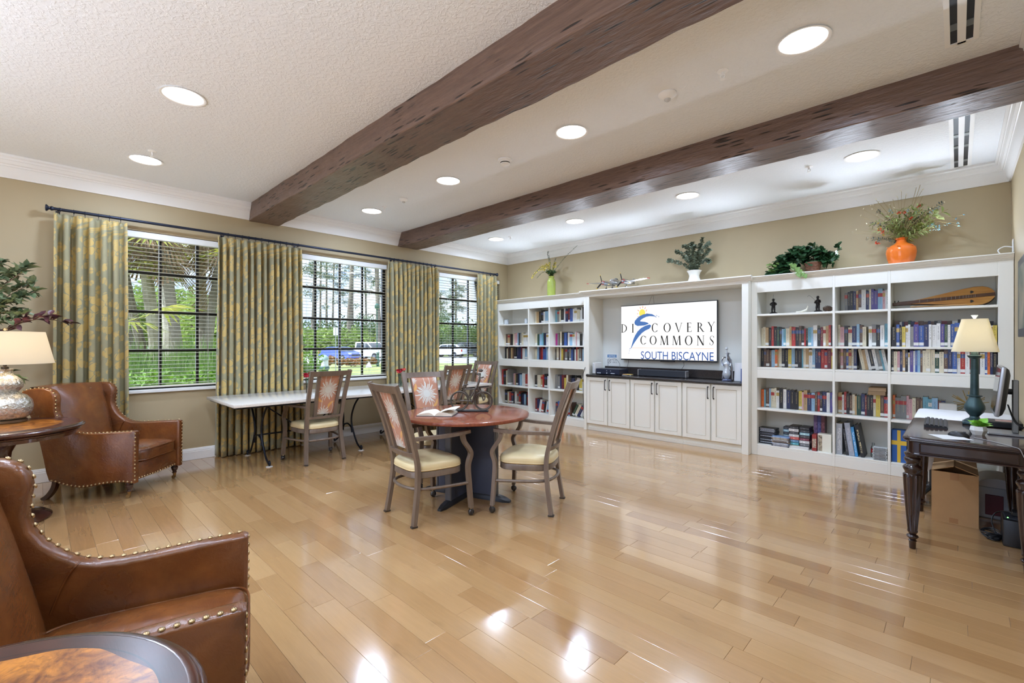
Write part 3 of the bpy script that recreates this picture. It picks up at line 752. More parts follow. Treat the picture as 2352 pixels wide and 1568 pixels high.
# the bigger a book shows, the sooner it becomes an object of its own
def bsize(k):
    q = project((k['x'], k['y'], k['z'])); return k['w'] * k['h'] / q[2] ** 2 * (0.25 if k['where'] else 1)
seen = set()
ranked = sorted(ALLB, key=lambda k: -bsize(k))
restb = MB(); restm = []
for n, k in enumerate(ranked):
    var = RN.choice([0, 1]); m = bmat(k['c'], var)
    rot = Matrix.Rotation(k['lean'], 4, 'Y')
    z = k['z'] + (abs(math.sin(k['lean'])) * k['w'] / 2 if k['lean'] else 0) + 0.0004
    x = k['x']
    if n < 297:
        b = MB(); book_geo(b, k['w'], k['h'], k['d'])
        nm = BC[k['c']][0]
        pos = ORD[k['i']] + ' from left' + (' in back row' if k['where'] else '')
        tone = ('tall ' if k['h'] > 0.245 else 'small ' if k['h'] < 0.207 else '') + nm
        b.build('book', [m, PAGE], None, 0, (x, k['y'], z), label='%s book, %s, %s shelf, %s bay of %s bookcase' % (tone, pos, SH[k['sh']], BY[k['bay']], k['case']), cat='book', group='books in the %s bookcase' % k['case']).rotation_euler = (0, k['lean'], 0)
    else:
        if m not in restm: restm.append(m)
        book_geo(restb, k['w'], k['h'], k['d'], Matrix.Translation((x, k['y'], z)) @ rot, restm.index(m) + 1, 0)
if restb.v: restb.build('shelved_books', [PAGE] + restm, None, 0, label='remaining smaller and farther books on the bookcase shelves', cat='books', kind='stuff')
# ================================================================ dining chairs and tables
CHW = mat('taupe_metal_wood_grain', (126, 110, 96), 0.3, 0.15, c2=(112, 96, 83), vs=4, stretch=(6, 6, 1))
VINYL = mat('butter_yellow_vinyl', (226, 207, 160), 0.32, bump=0.04, bs=250, vary=0.04, vs=6)
PEWTER = mat('pewter_caster', (74, 70, 68), 0.28, 0.75)
STEEL = mat('brushed_steel', (172, 168, 160), 0.25, 1.0)
def burst_fabric():
    M = Mat('orange_dandelion_fabric'); uv = M.coord('UV'); u, v, _ = M.xyz(uv)
    nz = M.noise(uv, 40, 2)
    def burst(cx, cy, R, seed):
        dx, dy = u - cx, v - cy; r = (dx * dx + dy * dy).op('SQRT'); a = dy.op('ARCTAN2', dx)
        s1 = (a * 15.0 + seed + nz * 3.0).op('COSINE') * 0.5 + 0.5; s2 = (a * 26.0 + seed * 2.0 + nz * 4.0).op('COSINE') * 0.5 + 0.5
        lim = (s1 * 0.34 + s2 * 0.24 + 0.46) * R
        gaps = ((a * 22.0 + nz * 5.0).op('SINE').gt(0.72) * r.gt(R * 0.3) * -1 + 1)
        return r.lt(lim) * gaps
    def ell(cx, cy, ang, L, W):
        dx, dy = u - cx, v - cy; c, s = math.cos(ang), math.sin(ang)
        p, q = dx * c + dy * s, dy * c - dx * s
        q = q + p * p * (6.0)
        return ((p * p) * (1 / L ** 2) + (q * q) * (1 / W ** 2)).lt(1.0)
    def stem(x0, bend, v0, v1, v2):
        t = (v - v0) * (1 / (v1 - v0)); xc = (t * (t * -1 + 1)) * bend + x0
        return (u - xc).op('ABSOLUTE').lt(0.0028) * v.gt(v0) * v.lt(v2)
    fl = burst(0.004, 0.845, 0.124, 0.4).mx(burst(-0.03, 0.56, 0.1, 1.9)).mx(burst(0.142, 0.645, 0.05, 3.0)).mx(burst(-0.135, 0.985, 0.05, 2.2)).mx(burst(0.142, 0.985, 0.05, 0.9))
    st = stem(-0.03, -0.09, 0.58, 0.8, 0.78).mx(stem(0.06, 0.09, 0.55, 0.72, 0.70)).mx(stem(-0.035, -0.05, 0.9, 1.05, 1.03)).mx(stem(0.02, -0.03, 0.9, 1.05, 1.03))
    lf = ell(0.045, 0.675, 0.9, 0.055, 0.014).mx(ell(-0.09, 0.735, 2.3, 0.055, 0.013)).mx(ell(0.12, 0.9, 2.0, 0.05, 0.012))
    weave = M.noise(M.scale(uv, (600, 600, 1)), 1, 1)
    base = M.mix(weave * 0.35, lin((190, 136, 108)), lin((172, 116, 90)))
    col = M.mix(lf, base, lin((218, 164, 92))); col = M.mix(st, col, lin((214, 208, 196))); col = M.mix(fl, col, lin((214, 212, 202)))
    M.set(Base_Color=col, Roughness=0.7, Sheen_Weight=0.2)
    return M.bump(weave * 0.5 + fl * 0.4, 0.1, 0.002).m
BURST = burst_fabric()
def post_y(z):
    P = [(0, -.235), (.25, -.2), (.42, -.19), (.56, -.215), (.8, -.282), (1.072, -.385)]
    for (a, ya), (b, yb) in zip(P, P[1:]):
        if z <= b: return ya + (yb - ya) * (z - a) / (b - a)
    return P[-1][1]
def chair_proto():
    t = thing('dining_chair', '', 'chair')
    sq = lambda pts, w, h: MB().tube(bez(pts, 5), 0.01, sq=(w, h))
    def soft(b, nm, m=CHW, par=t): return b.build(nm, m, par, 40)
    for s in (-1, 1):
        soft(sq([(s*.226, -.235, 0.012), (s*.21, -.2, .25), (s*.202, -.19, .42), (s*.205, -.215, .56), (s*.214, -.282, .8), (s*.224, -.385, 1.072)], 0.030, 0.042), 'rear_leg')
        MB().cbox((s*.226, -.235, 0.006), (0.034, 0.046, 0.012)).build('glide', mat('dark_glide', (60, 52, 46), .5), t)
        soft(sq([(s*.292, .24, 0.062), (s*.282, .228, .25), (s*.276, .222, .4), (s*.282, .243, .485), (s*.284, .228, .53), (s*.280, .18, .60), (s*.278, .166, .655)], 0.030, 0.040), 'front_leg')
        c = MB().tube([(s*.292, .24, .05), (s*.292, .24, .066)], 0.011, 10); c.sphere((s*.292, .24, .027), .027, 14, 10, sc=(.82, 1, 1)).cbox((s*.292, .24, .03), (0.05, 0.012, 0.05), bev=0.005); cs = c.build('caster', PEWTER, t)
        MB().tube([(s*.292, .24, .052), (s*.292, .24, .064)], 0.0125, 10).build('collar', STEEL, cs)
        soft(MB().tube(bez([(s*.203, -.235, .655), (s*.235, -.16, .66), (s*.268, 0, .661), (s*.286, .13, .668), (s*.29, .225, .676)], 5), .01, sq=(0.042, 0.026)), 'armrest')
        # the slat that carries the padded panel
        soft(MB().bar([[(s*(xc-.017), post_y(z)+.012, z), (s*(xc+.017), post_y(z)+.012, z), (s*(xc+.017), post_y(z)-.016, z), (s*(xc-.017), post_y(z)-.016, z)][::s] for z, xc in ((.535, .117), (.7, .122), (.85, .128), (1.012, .135))]), 'back_slat')
    def rail(z0, z1, w0, w1, bow, dy=0):
        secs = []
        for i in range(13):
            f = i / 6 - 1; x = (w0 + w1) / 2 * f; bb = -bow * (1 - f * f)
            secs.append([(w0*f, post_y(z0)+.013+bb+dy, z0), (w1*f, post_y(z1)+.013+bb+dy, z1), (w1*f, post_y(z1)-.013+bb+dy, z1), (w0*f, post_y(z0)-.013+bb+dy, z0)])
        return MB().bar(secs)
    soft(rail(1.008, 1.066, .208, .212, .022), 'top_rail'); soft(rail(.512, .542, .192, .193, .03), 'lower_rail')
    # seat frame and stretcher hoop
    def outline(sc, n=44):
        P = []
        for k in range(n):
            a = 2*PI*k/n; c, s = math.cos(a), math.sin(a)
            y = .225 * math.copysign(abs(s) ** .55, s); wd = .262 - (.225 - y) / .45 * .055
            P.append((wd * math.copysign(abs(c) ** .5, c) * sc, y * sc))
        return P
    o = outline(1.0); secs = [[(x*q, y*q, z) for x, y in o] for z, q in ((.345, .97), (.35, 1.0), (.388, 1.0), (.394, .985))]
    soft(MB().bar(secs), 'seat_frame')
    secs = [[(x*q, y*q, z + (0.010 * (1 - (y/.225)**2)) * (1 if z > .42 else 0)) for x, y in o] for z, q in ((.395, .96), (.398, .99), (.41, 1.012), (.43, 1.012), (.446, .985), (.456, .93), (.464, .8), (.47, .55), (.472, .25))]
    seat = MB().bar(secs).build('seat_cushion', VINYL, t, 80)
    MB().tube([(x*1.008, y*1.008, .4065) for x, y in o], .0035, 6, closed=True).build('piping', VINYL, seat)
    hoop = bez([(.282, .226, .262), (.268, .1, .264), (.238, -.06, .266), (.2, -.16, .267), (.13, -.215, .268), (0, -.235, .268), (-.13, -.215, .268), (-.2, -.16, .267), (-.238, -.06, .266), (-.268, .1, .264), (-.282, .226, .262)], 4)
    soft(MB().tube(hoop, .0125, 10), 'stretcher')
    # padded back panel
    nu, nv = 11, 15; V = []; UV = []
    for side in (1, -1):
        for j in range(nv):
            z = .56 + (1.012 - .56) * j / (nv-1)
            for i in range(nu):
                f = i / (nu-1) * 2 - 1; hw = .118 + .026 * (z - .56) / .45
                edge = 1 - max(abs(f), abs(j / (nv-1) * 2 - 1)) ** 8
                if side == 1: hw_, y = hw, post_y(z) + .014 + .022 * edge
                else: hw_, y = hw * .84, post_y(z) + .004 - .004 * edge
                V.append((hw_ * f, y, z)); UV.append((hw_ * f, z))
    N = nu * nv; F = []
    for j in range(nv-1):
        for i in range(nu-1):
            F.append((j*nu+i+1, j*nu+i, (j+1)*nu+i, (j+1)*nu+i+1)); F.append((N+j*nu+i, N+j*nu+i+1, N+(j+1)*nu+i+1, N+(j+1)*nu+i))
    rim = [i for i in range(nu)] + [j*nu+nu-1 for j in range(1, nv)] + [(nv-1)*nu+i for i in range(nu-2, -1, -1)] + [j*nu for j in range(nv-2, 0, -1)]
    for a, c in zip(rim, rim[1:] + rim[:1]): F.append((a, c, N + c, N + a))
    me = MB().add(V, F).mesh('back_panel', BURST, 60)
    ul = me.uv_layers.new(name='UVMap'); li = np.zeros(len(me.loops), dtype=np.int32); me.loops.foreach_get('vertex_index', li)
    ul.data.foreach_set('uv', np.array(UV, dtype=np.float32)[li].ravel())
    pn = bpy.data.objects.new('back_panel', me); COL.objects.link(pn); pn.parent = t
    MB().tube([V[i] for i in rim], .0035, 6, closed=True).build('piping', mat('terracotta_piping', (170, 108, 84), .7), pn)
    return t
CH = chair_proto()
for k, (x, y, rz, lab) in enumerate([
    (3.40, -4.388, -0.092, 'taupe armchair with orange floral back, front left of round table, seen from behind'),
    (3.882, -3.652, 2.03, 'taupe armchair with yellow seat, right of the round table, turned sideways'),
    (2.71, -3.757, -1.772, 'taupe armchair behind the round table, its orange floral backrest facing out'),
    (1.014, -4.279, 1.6, 'taupe armchair at the left end of the stone-topped window table'),
    (1.01, -2.40, 1.571, 'taupe armchair at the far half of the stone-topped window table, seen from behind'),
    (0.68, -1.52, -2.96, 'taupe armchair at the far end of the window table beside the bookcase')]):
    c = CH if k == 0 else dup(CH)
    c.location = (x, y, 0); c.rotation_euler = (0, 0, rz); c['label'] = lab; c['group'] = 'dining armchairs'
# ---- long stone-topped table under the windows
def stone():
    M = Mat('white_speckled_stone'); v = M.coord('World')
    sp = M.vor(v, 260).ramp(0.15, 0.5); n = M.noise(v, 130, 3).ramp(.45, .62)
    M.set(Base_Color=M.mix(n * 0.5, M.mix(sp, lin((188, 180, 168)), lin((226, 222, 214))), lin((206, 198, 186))), Roughness=0.12)
    return M.m
STONE = stone()
IRON = mat('black_wrought_iron', (36, 38, 46), 0.38, 0.7)
TX0, TX1, TY0, TY1, TZ = 0.168, 1.25, -5.215, -1.62, 0.752
t = thing('window_table', 'long white stone-topped table on black iron legs under the windows', 'table', (0.71, (TY0 + TY1) / 2, 0))
O = Vector((0.71, (TY0 + TY1) / 2, 0)); hx, hy = (TX1 - TX0) / 2, (TY1 - TY0) / 2
MB().bbox((-hx, -hy, TZ - 0.034), (hx, hy, TZ), 0.006, seg=2).build('stone_top', STONE, t)
MB().bbox((-hx + .03, -hy + .03, TZ - 0.052), (hx - .03, hy - .03, TZ - 0.0345), 0.002).build('sub_frame', IRON, t)
tr = (-4.80, -3.70, -2.98, -1.92)
for yy in tr:
    q = yy - O.y; cx = 0.628 - 0.71
    for s in (-1, 1):
        P = bez([(cx + s*.36, q, .702), (cx + s*.27, q, .64), (cx + s*.185, q, .55), (cx + s*.12, q, .42), (cx + s*.128, q, .29), (cx + s*.25, q, .10), (cx + s*.355, q, .03), (cx + s*.385, q, .022), (cx + s*.392, q, .05), (cx + s*.372, q, .062)], 6)
        MB().tube(P, 0.0115, 8).build('leg', IRON, t)
        MB().lathe([(.034, 0), (.036, .004), (.034, .007), (.02, .010)], 18, c=(cx + s*.377, q, 0)).build('foot_pad', mat('felt_pad', (196, 190, 180), .6), t)
    MB().tube(bez([(cx - .125, q, .2), (cx - .1, q, .27), (cx, q, .305), (cx + .1, q, .27), (cx + .125, q, .2)], 5), .010, 8).build('leg_arch', IRON, t)
for a, b_ in ((tr[0], tr[1]), (tr[2], tr[3])):
    MB().tube([(0.628 - .71, a - O.y, .305), (0.628 - .71, b_ - O.y, .305)], .009, 8).build('stretcher', IRON, t)
    for s, e in ((a, (a + b_) / 2 - .05), (b_, (a + b_) / 2 + .05)):
        MB().tube([(0.628 - .71, s - O.y, .70), (0.628 - .71, e - O.y, .31)], .008, 8).build('brace', IRON, t)
# ---- round table
RC = Vector((3.345, -3.915, 0))
def cherry():
    M = Mat('cherry_laminate'); v = M.coord('World')
    g = M.noise(M.scale(v, (2, 14, 1)), 3, 4, .6, .6)
    M.set(Base_Color=M.mix(g.ramp(.3, .7), lin((150, 84, 60)), lin((124, 64, 46))), Roughness=0.13)
    return M.m
CHERRY = cherry()
SLATE = mat('slate_blue_laminate', (66, 72, 90), 0.42, bump=.03, bs=300)
SLATE2 = mat('graphite_edge_strip', (92, 92, 96), 0.35, 0.2)
t = thing('round_table', 'round cherry-topped table on a dark blue cross panel base', 'table', RC)
MB().lathe([(.001, .7255), (.55, .7255), (.562, .731), (.565, .737), (.565, .75), (.562, .7555), (.555, .757), (.001, .757)], 72).build('table_top', CHERRY, t, 30)
A0 = math.atan2(-3.73 + 3.89, 3.697 - 3.32) - math.radians(4)
for k in range(2):
    mt = Matrix.Translation((-.025, .025, 0)) @ Matrix.Rotation(A0 + k * PI / 2, 4, 'Z')
    L = .30
    MB().bbox((-L, -.024 if k == 0 else -.0235, .045), (L, .024 if k == 0 else .0235, .7253), .003, mt=mt).build('base_panel', SLATE, t)
    for s in (-1, 1):
        MB().bbox((s*L - .012, -.03, .045), (s*L + .012, .03, .7252), .006, mt=mt).build('edge_strip', SLATE2, t)
        b = MB(); secs = []
        for i in range(9):
            f = i / 8; x = s * (.02 + .42 * f); w = .032 if f < .9 else .03 - .014 * (f - .9) / .1; hh = .05 if f < .72 else .05 - .03 * ((f - .72) / .28) ** 1.5
            secs.append([mt @ Vector(p) for p in ((x, -w, 0), (x, w, 0), (x, w, hh * .6), (x, w * .6, hh), (x, -w * .6, hh), (x, -w, hh * .6))])
        b.bar(secs).build('foot', mat('black_foot_cover', (40, 40, 44), .35), t)
# ---- open book on the round table
t = thing('open_book', 'open paperback lying face up on the round table', 'book', (3.255, -4.165, .757), math.radians(38))
def leafside(s, hgt):
    n = 12; top = []; bot = []
    for i in range(n + 1):
        f = i / n; x = s * .152 * f; z = .006 + hgt * (math.sin(min(1, f * 2.6) * PI / 2) * .9) * (1 - .75 * f ** 1.6)
        top.append((x, z)); bot.append((x, .004))
    secs = [[(x, y, z) for x, z in top] + [(x, y, z) for x, z in bot[::-1]] for y in (-.11, .11)]
    return MB().bar(secs)
leafside(-1, .034).build('page_block', mat('cream_pages', (236, 230, 212), .7), t, 50); leafside(1, .042).build('page_block', mat('cream_pages', (236, 230, 212), .7), t, 50)
MB().box((-.158, -.113, 0), (.158, .113, .0038)).build('cover', mat('dark_teal_cover', (46, 66, 82), .4), t)
MB().grid(lambda u, v: (.06 + .12 * u, -.105 + .21 * v, .040 + .022 * math.sin(u * PI * .6)), 8, 2).build('lifted_page', mat('cream_pages', (236, 230, 212), .7), t)
# ---- bicycle rider sculpture
BRZ = mat('dark_bronze_cast', (92, 84, 76), 0.42, 0.55, bump=.25, bs=70, bd=.006)
t = thing('bicycle_sculpture', 'dark metal sculpture of a thin rider on a bicycle, on the round table', 'sculpture', (3.325, -3.83, .757), math.radians(41))
MB().bbox((-.17, -.045, 0), (.15, .045, .012), .003).build('base', mat('black_plinth', (34, 32, 34), .3), t)
def wheel(x):
    w = MB().tube([(x + .083 * math.cos(a * PI / 16), 0, .098 + .083 * math.sin(a * PI / 16)) for a in range(32)], .0062, 8, closed=True).build('wheel', BRZ, t)
    MB().tube([(x + .074 * math.cos(a), 0.0, .098 + .074 * math.sin(a)) for a in [i * PI / 24 for i in range(48)]], .003, 5, closed=True).build('inner_rim', BRZ, w)
wheel(-.115); wheel(.105)
b = MB()
Z = .098
for p in ([(-.115, 0, Z), (-.07, 0, .205), (-.055, 0, .24)], [(-.115, 0, Z), (.0, 0, Z - .005)], [(-.075, 0, .2), (.0, 0, Z - .005)], [(-.072, 0, .2), (.06, 0, .205)], [(.0, 0, Z - .005), (.062, 0, .2)], [(.06, 0, .205), (.09, 0, .15), (.105, 0, Z)], [(.06, 0, .2), (.055, 0, .235)], [(-.075, -.02, .243), (-.035, .0, .246)], [(.105, 0, Z), (.12, 0, .13), (.085, 0, .19)]):
    b.tube(bez(p, 4), .0062, 7)
b.sphere((0, 0, Z - .005), .014, 8, 6).tube([(.0, 0, Z - .005), (.02, -.015, Z - .035)], .004, 6).tube([(.0, 0, Z - .005), (-.02, .015, Z + .025)], .004, 6)
b.build('bicycle', BRZ, t)
b = MB().tube(bez([(.0, -.015, .08), (.022, -.018, .15), (.035, -.015, .205), (.055, -.008, .245), (.07, 0, .3), (.075, 0, .35)], 6), [.006] * 6 + [.008] * 6 + [.011] * 6 + [.011] * 6 + [.008] * 7, 8)
b.tube(bez([(-.018, .015, .12), (.02, .018, .185), (.048, .012, .225)], 6), .007, 7).tube(bez([(.062, -.018, .345), (.085, -.025, .31), (.11, -.02, .318)], 5), .0055, 7).tube(bez([(.062, .018, .345), (.05, .03, .335), (.035, .03, .345)], 5), .0055, 7)
b.sphere((.082, 0, .375), .018, 10, 8, sc=(1.15, .8, .85)).tube([(.06, -.02, .345), (.06, .022, .345)], .007, 7)
b.build('rider', BRZ, t)
# ---- vases of roses on the window table
def clearglass():
    M = Mat('clear_glass'); t_ = M.t
    tr_ = t_.nodes.new('ShaderNodeBsdfTransparent'); gl = t_.nodes.new('ShaderNodeBsdfGlossy'); mx = t_.nodes.new('ShaderNodeMixShader'); fr = t_.nodes.new('ShaderNodeLayerWeight')
    tr_.inputs['Color'].default_value = (0.86, 0.9, 0.9, 1); gl.inputs['Roughness'].default_value = 0.03; fr.inputs[0].default_value = 0.25
    t_.links.new(fr.outputs['Fresnel'], mx.inputs[0]); t_.links.new(tr_.outputs[0], mx.inputs[1]); t_.links.new(gl.outputs[0], mx.inputs[2]); t_.links.new(mx.outputs[0], M.out.inputs[0])
    return M.m
CLEAR = clearglass()
LEAFG = mat('leaf_green', (58, 92, 48), .5, vary=.25, vs=30)
def rose(b, c, r, seed):
    rr = random.Random(seed)
    for ly in range(4):
        for k in range(5):
            a = k * 2 * PI / 5 + ly * .7; q = r * (.28 + .24 * ly); up = .9 - ly * .28
            ct = Vector((math.cos(a), math.sin(a), 0)); sd = Vector((-math.sin(a), math.cos(a), 0)); p0 = Vector(c) - Vector((0, 0, r * .5))
            P = []
            for j in range(3):
                for i in range(3):
                    u = i - 1; v = j / 2
                    P.append(p0 + ct * (q * (.45 + .55 * v)) + sd * (u * r * .55 * (.5 + .5 * v)) + Vector((0, 0, r * (v * (.9 + .2 * up)) - abs(u) * r * .1)))
            b.add(P, [(0,1,4,3),(1,2,5,4),(3,4,7,6),(4,5,8,7)])
RED = mat('crimson_petals', (176, 22, 44), .55, vary=.2, vs=40); COR = mat('coral_petals', (232, 92, 84), .55, vary=.15, vs=40)
for (x, y, lab, sd) in ((.72, -2.93, 'small clear glass vase of red and coral roses in the middle of the window table', 3), (.60, -4.20, 'small clear glass vase of dark red roses behind the left window chair', 8)):
    v = thing('rose_vase', lab, 'vase', (x, y, TZ))
    MB().lathe([(.001, .001), (.032, .001), (.034, .006), (.036, .12), (.042, .175), (.0395, .175), (.0335, .12), (.031, .01), (.001, .01)], 24, cap=False).build('glass', CLEAR, v)
    MB().lathe([(.001, .011), (.0305, .011), (.033, .09), (.001, .09)], 20, cap=False).build('water', CLEAR, v)
    rr = random.Random(sd); st = MB()
    pos = [(-.038, -.025, .235, RED), (.03, .03, .25, COR), (.005, -.04, .215, COR), (.035, -.03, .22, RED), (-.02, .03, .245, RED)]
    for i, (dx, dy, dz, m) in enumerate(pos):
        if sd == 8: m = RED
        st.tube([(rr.uniform(-.015, .015), rr.uniform(-.015, .015), .012), (dx * .5, dy * .5, .14), (dx, dy, dz - .01)], .0022, 5)
        rb = MB(); rose(rb, (dx, dy, dz), .03, i); rb.build('rose', m, v, 60)
    for k in range(7):
        a = k * .9; st.add([(0.01 * math.cos(a), .01 * math.sin(a), .15), (.05 * math.cos(a - .3), .05 * math.sin(a - .3), .185), (.075 * math.cos(a), .075 * math.sin(a), .18), (.05 * math.cos(a + .3), .05 * math.sin(a + .3), .185)], [(0, 1, 2, 3)])
    st.build('stems', LEAFG, v)
# ================================================================ leather armchairs, lamp tables
def leather():
    M = Mat('cognac_leather'); v = M.coord('Object')
    a = M.noise(v, 3.2, 4, .6, .4).ramp(.3, .7); c = M.noise(v, 11, 3).ramp(.4, .75)
    col = M.mix(a, lin((136, 82, 40)), lin((80, 44, 22)))
    col = M.mix(c * .45, col, lin((102, 52, 24)))
    w = M.noise(M.scale(v, (3, 7, 7)), 4, 4, .6, 1.2); f = M.vor(v, 330)
    M.set(Base_Color=col, Roughness=(a * .1) + .2, Specular_IOR_Level=.65)
    return M.bump(w * 1.2 + f * .06, .16, .01).m
LEATH = leather()
BRASS = mat('antique_brass_nail', (178, 152, 112), .3, 1.0)
DKW = mat('dark_mahogany', (62, 30, 22), .22, c2=(42, 20, 15), vs=5, stretch=(8, 8, 1), coat=.4)
SIDE = [(.415, .135), (.32, .147), (.22, .142), (.12, .128), (.04, .112), (-.03, .105), (-.1, .114), (-.18, .135), (-.25, .158), (-.30, .17), (-.325, .25), (-.345, .36), (-.385, .54), (-.44, .72), (-.49, .86), (-.515, .935), (-.5, .962), (-.45, .98), (-.38, .99), (-.31, .987), (-.265, .968), (-.238, .93), (-.23, .885), (-.236, .84), (-.238, .79), (-.226, .74), (-.195, .69), (-.15, .645), (-.1, .61), (-.05, .593), (.02, .586), (.12, .588), (.25, .595), (.405, .6), (.42, .592)]
def armchair_proto():
    t = thing('wing_armchair', '', 'armchair')
    for s in (-1, 1):
        bm = bmesh.new()
        vs = [bm.verts.new((0, y, z)) for y, z in SIDE]; f = bm.faces.new(vs)
        r = bmesh.ops.extrude_face_region(bm, geom=[f]); ev = [q for q in r['geom'] if isinstance(q, bmesh.types.BMVert)]
        for q in ev: q.co.x += .072
        bmesh.ops.recalc_face_normals(bm, faces=bm.faces[:])
        ed = [e for e in bm.edges if abs(e.verts[0].co.x - e.verts[1].co.x) < 1e-5]
        bmesh.ops.bevel(bm, geom=ed, offset=.016, segments=3, affect='EDGES', profile=.5)
        # wings lean outwards a little
        for q in bm.verts: q.co.x = s * (.262 + q.co.x + max(0, q.co.z - .62) * .06)
        if s < 0: bmesh.ops.reverse_faces(bm, faces=bm.faces[:])
        MB().bm(bm).build('side_wing', LEATH, t, 50)
        MB().tube(bez([(s*.2605, -.17, .45), (s*.2595, -.135, .55), (s*.262, -.105, .60), (s*.29, -.09, .604)], 5), .004, 6).build('welt', LEATH, t)
    # back, reclined, with a domed face
    def back(u, v, off):
        z = .28 + .71 * v; f = u * 2 - 1; w = .272 + .02 * max(0, v - .5)
        dome = .045 * (1 - f ** 4) * (1 - (2 * v - 1) ** 6)
        top = .012 * (1 - f * f) if v > .95 else 0
        y = (-.17 - .17 * (v ** 1.2)) + dome if off == 0 else (-.30 - .195 * v)
        return (f * w, y, z + top)
    nu, nv = 15, 17; V = [back(i/(nu-1), j/(nv-1), 0) for j in range(nv) for i in range(nu)] + [back(i/(nu-1), j/(nv-1), 1) for j in range(nv) for i in range(nu)]
    N = nu * nv; F = []
    for j in range(nv-1):
        for i in range(nu-1): F += [(j*nu+i+1, j*nu+i, (j+1)*nu+i, (j+1)*nu+i+1), (N+j*nu+i, N+j*nu+i+1, N+(j+1)*nu+i+1, N+(j+1)*nu+i)]
    for i in range(nu-1): F += [((nv-1)*nu+i, (nv-1)*nu+i+1, N+(nv-1)*nu+i+1, N+(nv-1)*nu+i)][::1]
    MB().add(V, F).build('back_cushion', LEATH, t, 60)
    MB().bbox((-.262, -.30, .15), (.262, .40, .305), .012, seg=2).build('seat_base', LEATH, t)
    # loose seat cushion
    def cush(u, v):
        f, g = u * 2 - 1, v * 2 - 1
        return (f * .256, -.19 + (v) * .62, 0)
    secs = []
    for z, q in ((.306, .93), (.312, .98), (.33, 1.0), (.375, 1.0), (.40, .985), (.416, .94), (.428, .82), (.438, .55), (.442, .2)):
        o = []
        for k in range(48):
            a = 2*PI*k/48; c, s_ = math.cos(a), math.sin(a)
            x = .256 * math.copysign(abs(c) ** .3, c); y = .305 * math.copysign(abs(s_) ** .3, s_)
            o.append((x * q, .118 + y * (q if z > .4 else .5 + q / 2), z))
        secs.append(o)
    cu = MB().bar(secs).build('seat_cushion', LEATH, t, 80)
    for zz in (.318, .408):
        MB().tube([(.256 * math.copysign(abs(math.cos(a)) ** .3, math.cos(a)) * 1.0, .118 + .306 * math.copysign(abs(math.sin(a)) ** .3, math.sin(a)), zz) for a in [2*PI*k/48 for k in range(48)]], .004, 6, closed=True).build('piping', LEATH, cu)
    for s in (-1, 1):
        MB().lathe([(.009, 0.036), (.012, .04), (.014, .06), (.019, .062), (.02, .07), (.016, .076), (.024, .09), (.03, .112), (.031, .122), (.024, .126), (.026, .15)], 18, c=(s*.30, .355, 0)).build('front_leg', DKW, t)
        MB().lathe([(.0125, .034), (.0165, .068), (.0185, .071)], 16, c=(s*.30, .355, 0)).cbox((s*.30, .355, .026), (.012, .02, .02)).lathe([(.017, -.006), (.017, .006)], 16, mt=Matrix.Translation((s*.30, .345, .017)) @ Matrix.Rotation(PI/2, 4, 'Y')).build('caster', mat('brass_caster', (150, 118, 72), .35, .9), t)
        MB().tube(bez([(s*.29, -.27, .165), (s*.29, -.285, .1), (s*.295, -.325, .035), (s*.3, -.37, .0)], 5), .02, sq=(.035, .04)).build('rear_leg', DKW, t)
    nail = MB().lathe([(.0092, 0), (.0082, .003), (.005, .0052), (.0005, .006)], 9, cap=False).mesh('nail', BRASS, 80)
    def nails(path, nrm, step=.034):
        P = [Vector(p) for p in path]; acc = 0; nxt = step / 2
        for a, b in zip(P, P[1:]):
            L = (b - a).length
            while nxt <= acc + L:
                f = (nxt - acc) / L; p = a.lerp(b, f)
                o = bpy.data.objects.new('nail', nail); COL.objects.link(o); o.parent = t; o.location = p
                n_ = nrm(p) if callable(nrm) else Vector(nrm); o.rotation_euler = n_.to_track_quat('Z', 'Y').to_euler()
                nxt += step
            acc += L
    for s in (-1, 1):
        wx = lambda z: s * (.334 + max(0, z - .62) * .06)
        nails([(wx(z) , y - .0 + .0, z + .014) for y, z in SIDE[0:10]], (s, 0, 0))
        nails([(s * .318, .4155 + (z - .14) * .008, z) for z in (.15, .585)], (0, 1, 0))
        top = [(y, z) for y, z in SIDE[15:34]]
        def up(p): return Vector((s * .15, 0.0 if p.y > -.1 else .8, 1 if p.y > -.2 or p.z > .95 else .25)).normalized()
        nails([(s * .320 + (wx(z) - s * .334), y + (.0 if y > -.2 else 0), z + .0005) for y, z in top[::-1]], up)
    nails([(-.25, .4005, .165), (0, .4005, .155), (.25, .4005, .165)], (0, 1, 0))
    return t
AC = armchair_proto()
AC.location = (.755, -6.091, 0); AC.rotation_euler = (0, 0, math.atan2(-.676, .736)); AC['label'] = 'brown leather wing armchair with brass nailheads in front of the curtains'
a2 = dup(AC); a2.location = (4.583, -6.483, 0); a2.rotation_euler = (0, 0, math.atan2(-.285, .958)); a2['label'] = 'brown leather wing armchair with brass nailheads, close in the lower left'
for o in (AC, a2): o['group'] = 'leather wing armchairs'
